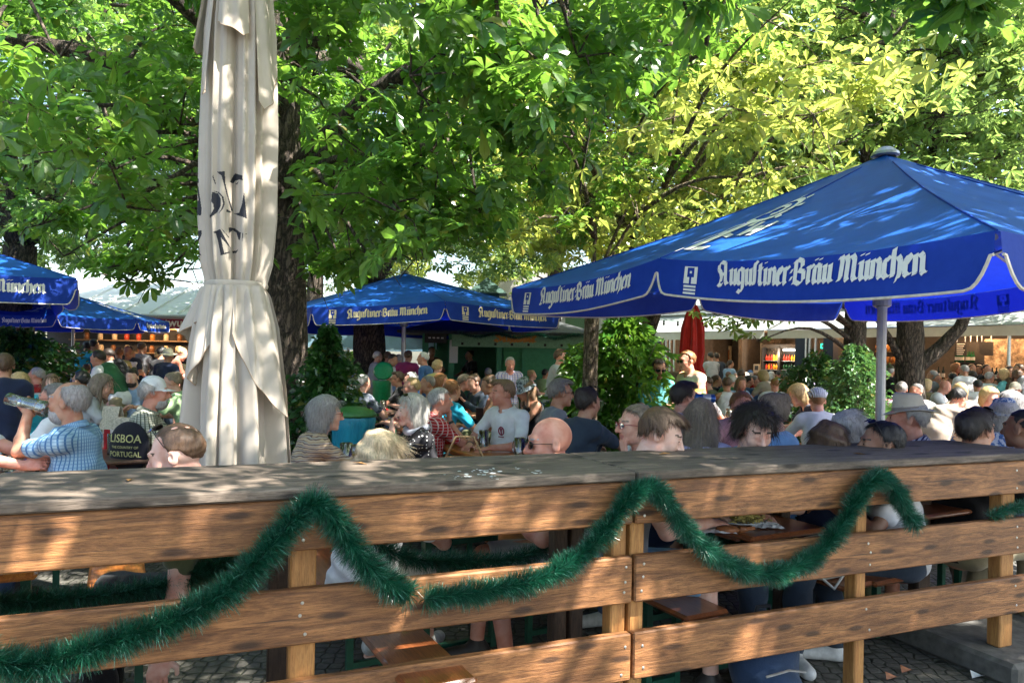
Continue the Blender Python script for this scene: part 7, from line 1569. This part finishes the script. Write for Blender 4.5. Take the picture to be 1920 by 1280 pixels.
P_('man with a dark topknot and goatee looking down, in a pale blue shirt', 248, 692, 7.0, 175, 'pale', ('bun', 'dark'), 'lightblue', acc=('beard:dark',), head=(0, 20))
P_('man with short reddish hair and a navy shirt behind the goateed man', 259, 682, 8.6, -50, 'fair', ('short', 'ginger'), 'navy')
P_('woman with ash hair clipped up in a pale green shirt leaning left', 322, 699, 6.6, -100, 'fair', ('bun', 'ash'), 'mint', fem=True, arms=('fold', 'table'), lean=16, head=(0, 10))
P_('man in a navy shirt turned away, cut by the left edge', 8, 663, 6.4, -35, 'tan', ('short', 'brown'), 'navy', sit=False, arms=('down', 'carry'), lean=10)
P_('fair haired child bent forward beside the man at the left edge', 36, 701, 7.0, -60, 'fair', ('bob', 'blond'), 'turq', hscale=.92, head=(0, 15))
P_('grey haired man facing right behind the red jacket', 98, 683, 9.2, 60, 'tan', ('short', 'salt'), 'grey')
P_('man in a black shirt with sunglasses on his head, left of the white pole', 126, 678, 9.0, -125, 'tan', ('short', 'brown'), 'black', acc=('suntop',), arms=('fold', 'table'))
P_('little girl with long brown hair at the far table', 97, 702, 8.4, 150, 'pale', ('long', 'lightbrown'), 'lightgrey', hscale=.88)
P_('woman in a white tank top with her brown hair up, standing by the bush', 95, 644, 12.6, 62, 'tan', ('bun', 'brown'), 'white', sit=False, fem=True, sleeves='none', arms=('down', 'down'))
P_('standing woman with loose brown hair right of the white tank top', 105, 642, 13.6, 80, 'fair', ('long', 'lightbrown'), 'lightgrey', sit=False, fem=True, arms=('down', 'carry'))
P_('visitor with a blue rucksack and short black hair seen from behind', 164, 640, 12.5, -12, 'tan', ('short', 'black'), 'teal', sit=False, arms=('down', 'down'), acc=('backpack:turq',))
P_('man with dark hair standing just right of the blue rucksack', 177, 636, 13.2, 10, 'tan', ('short', 'dark'), 'turq', sit=False, arms=('down', 'down'))
P_('child in navy and white stripes near the white pole', 163, 682, 9.8, -25, 'fair', ('short', 'brown'), 'navystripe', hscale=.88)
P_('woman in a white blouse with a pale bun, back to the viewer', 246, 653, 12.0, 4, 'fair', ('bun', 'blond'), 'white', sit=False, fem=True, arms=('phone', 'phone'))
P_('broad man in a grey shirt at the kiosk counter', 267, 642, 13.2, 6, 'tan', ('short', 'brown'), 'grey', sit=False, arms=('carry', 'carry'), legs='olive')
P_('visitor in a navy shirt and pale floppy hat seen from behind', 316, 655, 10.0, 12, 'tan', ('short', 'grey'), 'navy', sit=False, arms=('down', 'hip'), acc=('sunhat:cream',), fat=1.1)
P_('curly blond woman in a rust dress looking down beside the floppy hat', 341, 652, 10.6, 62, 'fair', ('bun', 'blond'), 'rust', sit=False, fem=True, arms=('phone', 'phone'), head=(0, 25))
P_('person in ochre serving at the kiosk between the waiters', 223, 652, 14.5, -40, 'tan', ('bun', 'ginger'), 'yellow', sit=False, fem=True)
P_('kiosk helper with dark hair right of the ochre one', 240, 648, 15.0, 170, 'tan', ('short', 'dark'), 'slate', sit=False)
P_('kiosk customer in black near the jars', 305, 650, 14.0, 20, 'tan', ('short', 'black'), 'black', sit=False)
P_('pale hatted customer just left of the floppy hat', 299, 659, 13.0, 30, 'fair', ('short', 'blond'), 'lightgrey', sit=False, fem=True)
# --- centre
P_('grey haired woman in a striped knitted cardigan with red glasses, close centre left', 612, 745, 5.4, 62, 'fair', ('bob', 'grey'), 'cardigan', fem=True, sleeves='long', arms=('table', 'fold'), acc=('redspecs',), lean=14, hscale=1.06, fat=1.05)
P_('cream blond curly head seen from behind just above the fence cap', 716, 812, 3.62, 18, 'fair', ('mop', 'cream'), 'white', fem=True, hscale=1.12, lean=14, legs='white', shorts=True)
P_('white haired woman in black polka dots with her hand at her mouth', 772, 741, 5.9, -112, 'pale', ('bob', 'white'), 'dots', fem=True, arms=('mouth', 'fold'), acc=('suntop', 'scarf'), lean=8, hscale=1.06)
P_('grey haired man in a red and white checked shirt facing right', 826, 728, 5.99+.6, 66, 'red', ('short', 'grey'), 'plaidred', arms=('fold', 'chin'), collar=True, acc=('exact', 'watch',), lean=10, fat=1.1)
P_('man in a white polo shirt with a red crest and a wristwatch, facing left', 943, 712, 6.5, -138, 'red', ('quiff', 'lightbrown'), 'white', arms=T2, collar=True, acc=('exact', 'crest', 'watch'), lean=4, fat=1.08, head=(-32, 0))
P_('bald man in sunglasses, head low behind the fence, facing left', 1031, 783, 3.75, -104, 'pink', ('bald', 'grey'), 'lightgrey', acc=('sun',), fat=1.25, hscale=1.10, lean=8, head=(0, 4), legs='lightgrey', shorts=True)
P_('stubbled man in brown sunglasses and a grey T-shirt facing right', 1052, 711, 6.5, 78, 'tan', ('quiff', 'salt'), 'grey', acc=('exact', 'sun', 'tache:salt'), lean=8, hscale=1.04)
P_('woman with dark hair pinned up in a slate T-shirt with a thin strap', 1103, 727, 5.7, 52, 'tan', ('bun', 'dark'), 'slate', fem=True, arms=('table', 'reach'), acc=('strap', 'suntop'), lean=10)
P_('man in a dark cap with headphones and a pale T-shirt', 662, 695, 7.7, 40, 'tan', ('short', 'dark'), 'lightgrey', acc=('cap:navy', 'headphones'), arms=('table', 'fold'))
P_('man in a dark checked shirt next to the headphones', 682, 702, 8.4, 35, 'fair', ('short', 'grey'), 'plaidgrey')
P_('brown haired man in sunglasses and black polo with folded arms', 745, 697, 7.1, -96, 'tan', ('quiff', 'brown'), 'black', arms=('fold', 'fold'), acc=('sun',))
P_('blond crew cut boy in glasses behind the polka dots', 772, 708, 6.9, -90, 'fair', ('crop', 'blond'), 'navy', acc=('specs',), hscale=.98)
P_('grey haired guest behind the blond boy', 770, 698, 8.1, -90, 'fair', ('short', 'grey'), 'blue')
P_('balding man resting his chin on his hand, behind the red checks', 801, 704, 6.4, -98, 'tan', ('crop', 'salt'), 'beige', arms=('chin', 'table'), lean=14)
P_('white haired man standing in a navy T-shirt', 793, 660, 10.2, -78, 'red', ('short', 'white'), 'blue', sit=False, arms=('down', 'down'), fat=1.15)
P_('man in a magenta shirt standing with his back turned', 766, 657, 11.8, 12, 'tan', ('short', 'brown'), 'magenta', sit=False, arms=('hip', 'hip'), fat=1.15)
P_('man in a white T-shirt with a dark strap looking at his hands', 737, 664, 11.2, 105, 'tan', ('short', 'dark'), 'white', sit=False, arms=('phone', 'phone'), acc=('strap',), head=(0, 25))
P_('grey haired man standing between the white and magenta shirts', 748, 664, 13.6, -10, 'fair', ('short', 'grey'), 'lightblue', sit=False)
P_('man in a light blue shirt standing by the thick trunk', 728, 659, 13.2, 30, 'tan', ('short', 'brown'), 'teal', sit=False)
P_('silver haired man at the right side of the thick trunk', 709, 659, 14.0, 60, 'fair', ('short', 'white'), 'lightgrey', sit=False)
P_('person in black standing among the sunlit hedges', 651, 667, 12.5, 20, 'tan', ('short', 'grey'), 'black', sit=False, arms=('down', 'down'))
P_('blond curly woman in a yellow dress standing by the booth post', 821, 676, 9.6, 20, 'fair', ('curly', 'blond'), 'yellow', sit=False, fem=True)
P_('red haired woman in sunlight near the turquoise shirt', 828, 702, 7.6, 85, 'red', ('bob', 'ginger'), 'rust', fem=True)
P_('person in a turquoise T-shirt bent forward behind the red checks', 848, 712, 6.7, 40, 'tan', ('short', 'ginger'), 'turq', lean=18)
P_('man in black with a tattooed forearm leaning over the orange table', 872, 702, 6.9, 72, 'pink', ('short', 'ash'), 'black', lean=26, arms=('fold', 'phone'), head=(0, 6))
P_('dark haired woman in a navy jacket looking at a phone with him', 888, 703, 7.5, -130, 'fair', ('bun', 'brown'), 'slate', fem=True, sleeves='long', arms=('phone', 'table'), head=(0, 22))
P_('sunlit woman in a strappy top facing left beside the mug', 916, 706, 8.0, -95, 'tan', ('bun', 'brown'), 'rust', fem=True, sleeves='none', head=(0, 18))
P_('elderly man standing in a pale checked shirt, facing the viewer', 957, 670, 9.3, 172, 'red', ('short', 'grey'), 'plaidpale', sit=False, arms=('down', 'down'), collar=True, acc=('tache:grey',), head=(0, 12))
P_('girl in a pale mottled bucket hat with long fair hair', 985, 712, 7.0, -110, 'tan', ('long', 'lightbrown'), 'black', fem=True, sleeves='none', acc=('bucket:floralg',), arms=('fold', 'table'), head=(0, 22))
P_('dark haired child in a lime T-shirt seen from behind', 1023, 692, 8.4, 40, 'tan', ('short', 'black'), 'mint', hscale=.96)
P_('blond child with a ponytail facing right beyond the bucket hat', 998, 694, 11.0, 75, 'fair', ('bun', 'blond'), 'pink', hscale=.95, fem=True)
P_('young man standing in sunglasses and a grey printed T-shirt', 1052, 655, 9.2, 85, 'fair', ('quiff', 'brown'), 'lightgrey', sit=False, arms=('down', 'down'), acc=('sun',))
P_('booth seller with dark hair behind the hatch', 880, 657, 18.6, -120, 'tan', ('bun', 'dark'), 'black', sit=False, fem=True)
P_('second booth seller in dark clothes at the left of the hatch', 810, 650, 18.8, 150, 'tan', ('short', 'dark'), 'brown', sit=False)
P_('dark clothed customer leaning at the booth hatch', 915, 690, 12.0, -20, 'tan', ('short', 'grey'), 'grey')
# --- right of centre
P_('woman with short grey brown hair and red glasses, chin on her hand', 1192, 759, 4.5, -106, 'fair', ('short', 'ash'), 'white', fem=True, arms=('chin', 'fold'), acc=('redspecs',), lean=10, hscale=1.06)
P_('boy with swept brown hair looking down, right behind the fence', 1240, 768, 3.62, 104, 'pale', ('quiff', 'brown'), 'lightgrey', head=(0, 20), hscale=1.03, lean=12, legs='sky', shorts=True)
P_('woman with long straight fair hair seen from behind', 1314, 750, 4.7, 12, 'fair', ('long', 'ash'), 'lilac', fem=True, hscale=1.08, arms=('fold', 'table'))
P_('dark haired man in a lilac T-shirt looking right', 1284, 716, 5.98, 68, 'fair', ('quiff', 'dark'), 'lilac', arms=('table', 'fold'), hscale=1.06)
P_('man in a pale teal polo shirt and sunglasses standing by the shrub', 1236, 673, 8.3, 158, 'tan', ('short', 'dark'), 'teal', sit=False, arms=('hip', 'down'), acc=('sun', 'exact'), legs='khaki', head=(-20, 14), collar=True)
P_('man in a broadly striped polo shirt standing in front of the red parasol', 1288, 658, 8.6, -112, 'red', ('short', 'ginger'), 'polostripe', sit=False, arms=('carry', 'down'), acc=('sun', 'exact'), fat=1.15, collar='red', legs='khaki', head=(0, 6))
P_('woman in a white top with crossed straps and a green skirt, back view', 1363, 707, 8.3, 6, 'tan', ('bun', 'brown'), 'white', fem=True, sleeves='none', acc=('crossback',), legs='skirt')
P_('brown haired man in a black T-shirt facing right', 1344, 703, 9.2, 82, 'tan', ('short', 'brown'), 'black')
P_('auburn haired man in the sun, looking down', 1391, 735, 6.1, 165, 'red', ('short', 'ginger'), 'pink', head=(0, 12))
P_('woman with dark curly hair and glasses on her head looking down', 1416, 763, 3.95, 172, 'pale', ('curly', 'dark'), 'sky', fem=True, acc=('suntop', 'closed'), head=(0, 22), hscale=1.04, arms=('fold', 'table'))
P_('woman with a loose ash blond updo in a sky blue shirt', 1446, 738, 5.0, -52, 'fair', ('bun', 'ash'), 'sky', fem=True, hscale=1.08)
P_('grey haired man in a white shirt, back view in the crowd', 1453, 708, 8.6, 15, 'pink', ('crop', 'ginger'), 'white', fat=1.25)
P_('fair haired woman in navy leaning over her plate', 1497, 722, 8.0, -85, 'fair', ('bob', 'blond'), 'navy', fem=True, lean=26, head=(0, 25))
P_('cyclist in a white helmet and white jersey seen from behind', 1533, 731, 7.8, 12, 'pink', ('crop', 'ginger'), 'white', acc=('helmet', 'exact'), fat=1.1, lean=14, arms=('table', 'reach'), legs='black', shorts=True)
P_('dark brown crown of a head low behind the fence right of the curly woman', 1553, 795, 4.05, 10, 'fair', ('mop', 'brown'), 'navy', hscale=1.02)
P_('man with ruffled grey hair and a blue patterned collar', 1593, 774, 4.3, 48, 'red', ('mop', 'grey'), 'floralg')
P_('woman with sleek dark hair and sunglasses on her head', 1652, 791, 3.95, -80, 'brown', ('short', 'black'), 'white', fem=True, acc=('suntop',), hscale=1.04)
P_('man in a beige felt hat and a striped shirt', 1702, 748, 4.65, -64, 'red', ('short', 'grey'), 'striped', acc=('fedora:cream',), collar=True, fat=1.15, hscale=1.05)
P_('sunlit man in a white shirt with cropped grey hair facing left', 1718, 719, 6.5, -112, 'red', ('crop', 'salt'), 'white', sleeves='long', collar=True, head=(0, 12), arms=('fold', 'table'))
P_('man in a beige T-shirt bending forward to the right', 1797, 728, 6.8, 72, 'red', ('short', 'black'), 'beige', lean=30, acc=('specs',), head=(0, 20))
P_('dark haired man with sunglasses on his head near the right corner', 1830, 767, 4.25, 66, 'tan', ('quiff', 'dark'), 'black', acc=('suntop',), hscale=1.05)
P_('woman with short fair hair in a navy sleeveless top looking down', 1856, 728, 6.8, 172, 'fair', ('bob', 'blond'), 'navy', fem=True, sleeves='none', head=(0, 15))
P_('person in a blue and white blossom shirt and cap, turned away', 1882, 752, 5.6, 10, 'fair', ('bob', 'white'), 'floral', fem=True, acc=('bucket:floral',))
P_('man with cropped dark hair in a white T-shirt cut by the right edge', 1918, 768, 4.4, -28, 'brown', ('crop', 'black'), 'lightblue', acc=('strap:navy',), fat=1.15)
P_('sunlit man in a straw coloured cap and spectacles at the right edge', 1903, 718, 6.4, -125, 'red', ('short', 'white'), 'magenta', acc=('cap:cream', 'specs'))
P_('woman in a mottled headscarf below the straw coloured cap', 1893, 735, 6.0, -60, 'fair', ('bob', 'grey'), 'flower2', fem=True)
P_('bearded young man in black left of the forked tree', 1662, 707, 8.6, 110, 'tan', ('short', 'lightbrown'), 'black', acc=('beard:brown', 'specs'))
P_('grey haired man in a red blossom shirt seen from behind', 1690, 716, 7.9, 20, 'fair', ('short', 'salt'), 'flower2', fat=1.1)
P_('big man in black with a green cap bending by the forked tree', 1668, 686, 10.6, 30, 'tan', ('short', 'grey'), 'black', sit=False, lean=26, acc=('cap:olive',), fat=1.2)
P_('fair haired woman in a colourful scarf in the crowd', 1738, 711, 9.4, 60, 'fair', ('bob', 'blond'), 'camo', fem=True)
P_('spectacled man in a lilac shirt below the bar counter', 1758, 702, 11.5, 165, 'red', ('short', 'salt'), 'lilac', acc=('specs',), collar=True)
P_('bald man holding a phone in front of his face', 1772, 713, 9.6, 130, 'pink', ('bald', 'grey'), 'white', arms=('phone', 'phone'), head=(0, 25))
P_('blond bobbed guest right of the bald man', 1800, 719, 9.2, 10, 'fair', ('bob', 'blond'), 'beige', fem=True)
P_('broad man in a white T-shirt seen from behind, right of the beige shirt', 1833, 712, 9.0, 20, 'tan', ('short', 'black'), 'white', fat=1.35)
P_('man in black with a dark cap turned away in the crowd', 1842, 706, 10.5, -30, 'pink', ('short', 'ginger'), 'black', acc=('cap:black',))
P_('woman with a bush of dark curls in black', 1873, 710, 9.6, -60, 'tan', ('curly', 'dark'), 'black', fem=True)
P_('dark haired man in grey above the straw coloured cap', 1912, 703, 9.8, -70, 'tan', ('short', 'black'), 'grey')
P_('man in a navy shirt at the very right of the crowd', 1893, 708, 12.0, 40, 'tan', ('short', 'brown'), 'navy')
# --- the packed rows before the left bar counter
rows = [(1372, 704, 10.4, 20, 'green', 'green shirt and pale cap', ('short', 'white'), ('cap:cream',)), (1381, 700, 11.6, 160, 'pink', 'pink shirt and short brown hair', ('short', 'brown'), ()), (1390, 707, 9.0, 168, 'lightblue', 'pale blue shirt and long brown hair, looking down', ('long', 'lightbrown'), ()), (1398, 699, 11.0, 15, 'white', 'white shirt and thick white hair', ('mop', 'white'), ()),
    (1404, 704, 10.2, 75, 'blue', 'blue shirt, glasses and dark hair', ('short', 'dark'), ('specs',)), (1407, 695, 12.6, 30, 'black', 'black shirt and blue cap', ('short', 'grey'), ('cap:blue',)), (1415, 704, 9.6, 95, 'floralg', 'grey patterned shirt and grey hair, chin on hands', ('short', 'salt'), ('specs',)), (1426, 701, 11.4, -60, 'brown', 'brown shirt and dark hair', ('short', 'dark'), ()),
    (1439, 704, 10.2, 25, 'lime', 'yellow green vest and grey hair', ('short', 'grey'), ()), (1446, 697, 12.4, 10, 'lightgrey', 'pale grey shirt and wavy white hair', ('mop', 'white'), ()), (1472, 703, 9.8, -80, 'lightblue', 'pale blue shirt and receding dark hair', ('short', 'salt'), ()), (1482, 704, 10.8, 170, 'rust', 'rust shirt and a round tanned face', ('crop', 'dark'), ()), (1474, 697, 12.8, -20, 'grey', 'grey shirt and grey hair at the back', ('short', 'grey'), ()),
    (1502, 707, 9.5, -15, 'lightgrey', 'pale green grey shirt and white hair', ('mop', 'white'), ()), (1504, 699, 12.0, -100, 'white', 'white shirt and white hair beside the dark shrub', ('short', 'white'), ()), (1366, 697, 13.0, 40, 'navy', 'navy shirt near the bar counter', ('short', 'brown'), ()), (1325, 706, 10.8, -60, 'olive', 'olive shirt left of the brown haired man', ('short', 'brown'), ()), (1312, 712, 9.8, 30, 'lightgrey', 'grey shirt right behind the striped polo shirt', ('short', 'salt'), ()),
    (1462, 694, 14.2, 60, 'teal', 'teal shirt in the last row under the fridge', ('short', 'dark'), ()), (1430, 694, 14.4, -30, 'beige', 'beige shirt in the last row under the till', ('bob', 'blond'), ()), (1390, 693, 14.8, 20, 'red', 'red shirt in the last row under the poster', ('short', 'brown'), ()), (1524, 700, 11.6, 20, 'lilac', 'lilac shirt half behind the dark shrub', ('bob', 'grey'), ())]
for (px, py, Y, fa, tp, lb, hr, ac) in rows: P_('crowd guest in ' + lb, px, py, Y, fa, 'fair' if px % 2 else 'red', hr, tp, acc=ac, fem=hr[0] in ('long', 'bob'), arms=('chin', 'chin') if 'chin' in lb else T2, lean=10 + px % 9, group='guests packed at the far tables', head=(0, 12 if px % 3 else 2), fat=1 + (px % 4) * .05)
rows2 = [(1727, 706, 10.4, 30, 'green', 'dark green shirt, half behind the fair scarf', ('short', 'brown')), (1748, 694, 13.4, -40, 'grey', 'grey shirt close to the counter', ('short', 'grey')), (1786, 698, 12.8, 20, 'black', 'black shirt and black hair', ('short', 'black')), (1809, 700, 12.2, 150, 'beige', 'beige shirt facing us', ('bob', 'ash')), (1822, 695, 13.2, -20, 'slate', 'slate shirt under the dark bottles', ('short', 'dark')), (1856, 697, 12.6, 60, 'white', 'white shirt under the dark bottles', ('short', 'grey')), (1880, 692, 13.6, -30, 'teal', 'teal shirt under the screen', ('bob', 'blond')), (1908, 694, 13.0, 30, 'brown', 'brown shirt at the right edge', ('curly', 'brown')), (1690, 704, 12.0, -30, 'mint', 'pale green shirt left of the forked trunk', ('short', 'grey')), (1703, 700, 13.2, 60, 'navy', 'navy shirt close beside the forked trunk', ('short', 'brown'))]
for (px, py, Y, fa, tp, lb, hr) in rows2: P_('right side crowd guest in ' + lb, px, py, Y, fa, 'fair' if px % 2 else 'tan', hr, tp, fem=hr[0] in ('long', 'bob', 'curly'), lean=8 + px % 9, group='guests packed at the far tables', fat=1 + (px % 4) * .06)
# --- inside the bar and at its counter
for (px, py, Y, fa, tp, lb, hr, fm) in ((1332, 660, 21.0, -20, 'lightgrey', 'man in a pale grey T-shirt standing inside the left bar', ('short', 'dark'), 0), (1343, 661, 21.4, -10, 'slate', 'man with a dark rucksack standing inside the left bar', ('short', 'dark'), 0), (1370, 675, 20.8, 60, 'lightblue', 'woman in a dark cap and pale blue shirt inside the left bar', ('pony', 'dark'), 1), (1808, 684, 14.9, 5, 'white', 'grey haired customer in white leaning at the right bar counter', ('short', 'grey'), 0), (1823, 683, 16.6, 175, 'red', 'sunburnt barman with dark hair behind the counter', ('short', 'dark'), 0), (1835, 684, 16.6, -160, 'rust', 'smiling barmaid with dark hair behind the counter', ('long', 'dark'), 1), (1850, 683, 16.4, 160, 'black', 'barman in black behind the dark bottles', ('short', 'dark'), 0), (1893, 687, 15.6, 170, 'black', 'woman with long dark hair at the right end of the counter', ('long', 'dark'), 1), (1909, 682, 14.6, -70, 'lightgrey', 'man in pale grey drinking at the right end of the counter', ('short', 'brown'), 0), (1794, 681, 17.0, 120, 'rust', 'barmaid in rust beside the shelf of green bottles', ('bob', 'ginger'), 1)):
    P_(lb, px, py, Y, fa, 'tan', hr, tp, sit=False, fem=bool(fm), arms=('carry', 'table'))
# things held in hands
def hold_glass(info, sd, label, tilt, kind='mug'):
    s0, e, w, dh, uv, cl = info['A'][sd]; g_ = at_body(info, w + dh * .075 + np.array([0, .0, 0])); f = rotm((0, 0, 1), info['fz']) @ np.array([0, -1., 0])
    return g_, Vector(f)
g_, f = hold_glass(DR, -1, '', 0); mouth = at_body(DR, DR['hc'] + DR['HR'] @ np.array([0, .115, -.055]))
t = empty('wheat_beer_glass', tuple(g_)); ax = (mouth - g_).normalized(); L = (mouth - g_).length; qz = ax.to_track_quat('Z', 'Y').to_matrix()
m = MB(); m.lathe([(.0001, -.10), (.038, -.10), (.036, -.05), (.034, -.02), (.044, .05), (.050, L * .8), (.047, L * .99), (.044, L * .99), (.046, L * .8), (.040, .05), (.030, -.02), (.0001, -.07)], n=20); m.v = [tuple(qz @ Vector(v)) for v in m.v]; m.build('glass', gls, t, True, world=False)
m = MB(); m.lathe([(.0001, -.06), (.028, -.02), (.038, .05), (.044, L * .6), (.02, L * .72)], n=16); m.v = [tuple(qz @ Vector(v)) for v in m.v]; m.build('beer', beerm, t, True, world=False)
m = MB(); m.lathe([(.044, L * .61), (.045, L * .8), (.0001, L * .82)], n=16); m.v = [tuple(qz @ Vector(v)) for v in m.v]; m.build('foam', foamm, t, True, world=False); tag(t, 'big beer glass tipped at the mouth of the bearded drinker', 'beer glass')
# the black printed bag carried by the man in the white cap
pb = at_body(CAPM, CAPM['P0'] + np.array([.30, -.04, .34])); t = empty('printed_bag', (pb.x, pb.y, pb.z - .2)); B = Field((-.2, -.08, -.05), (.2, .08, .45), .01); B.ell((0, 0, .18), (.17, .05, .19), .02, cut=lambda X, Y_, Z: (np.abs(X) - .16) * np.ones_like(Y_ + Z)); a_, b_ = B.mesh(); np_mesh('bag', a_, b_, cloth((.012, .012, .02), name='bag'), t, True)
ym = plain('yellow_print', (.50, .47, .20), .7, bump=0)
for (tx_, z, s) in (('LISBOA', .22, .082), ('THE COUNTRY OF', .175, .026), ('PORTUGAL', .115, .055)):
    vs, fs = font_mesh(tx_, 1, .01); w = max(v[0] for v in vs); m = MB(); ww = min(.26, w * s)
    m.add([((v[0] / w - .5) * ww, -.055 * math.sqrt(max(0, 1 - ((v[0] / w - .5) * ww / .17) ** 2) * max(.1, 1 - ((z + v[1] * s - .18) / .19) ** 2)) - .004, z + v[1] * s) for v in vs], fs); m.build('lettering', ym, t, world=False)
tag(t, 'black shoulder bag printed with pale yellow words, hanging at the white capped man', 'bag'); t.rotation_euler = (0, 0, -.2)
# phone and drink can
p = WP(900, 750, 7.1); m = MB(); m.box((p.x, 7.1, 1.02), (.075, .01, .15), Matrix.Rotation(.5, 3, 'X'), bev=.004); tag(m.build('phone', darkm), 'dark phone held between the tattooed man and the woman', 'phone')
p = WP(1322, 747, 5.1); t = empty('drink_can', (p.x, 5.1, p.z), 0); m = MB(); m.tube([(-.07, 0, .004), (-.06, 0, .003), (.06, 0, 0), (.068, 0, 0)], [.024, .031, .031, .024], 14); m.build('can', plain('can_blue', (.03, .10, .35), .3, .5, bump=0), t, True, world=False); m = MB(); m.tube([(-.02, 0, .0015), (.035, 0, .0005)], .0316, 14, False); m.build('band', plain('can_silver', (.5, .5, .52), .3, .5, bump=0), t, True, world=False); tag(t, 'blue and silver drink can held level by the man in the lilac shirt', 'can')
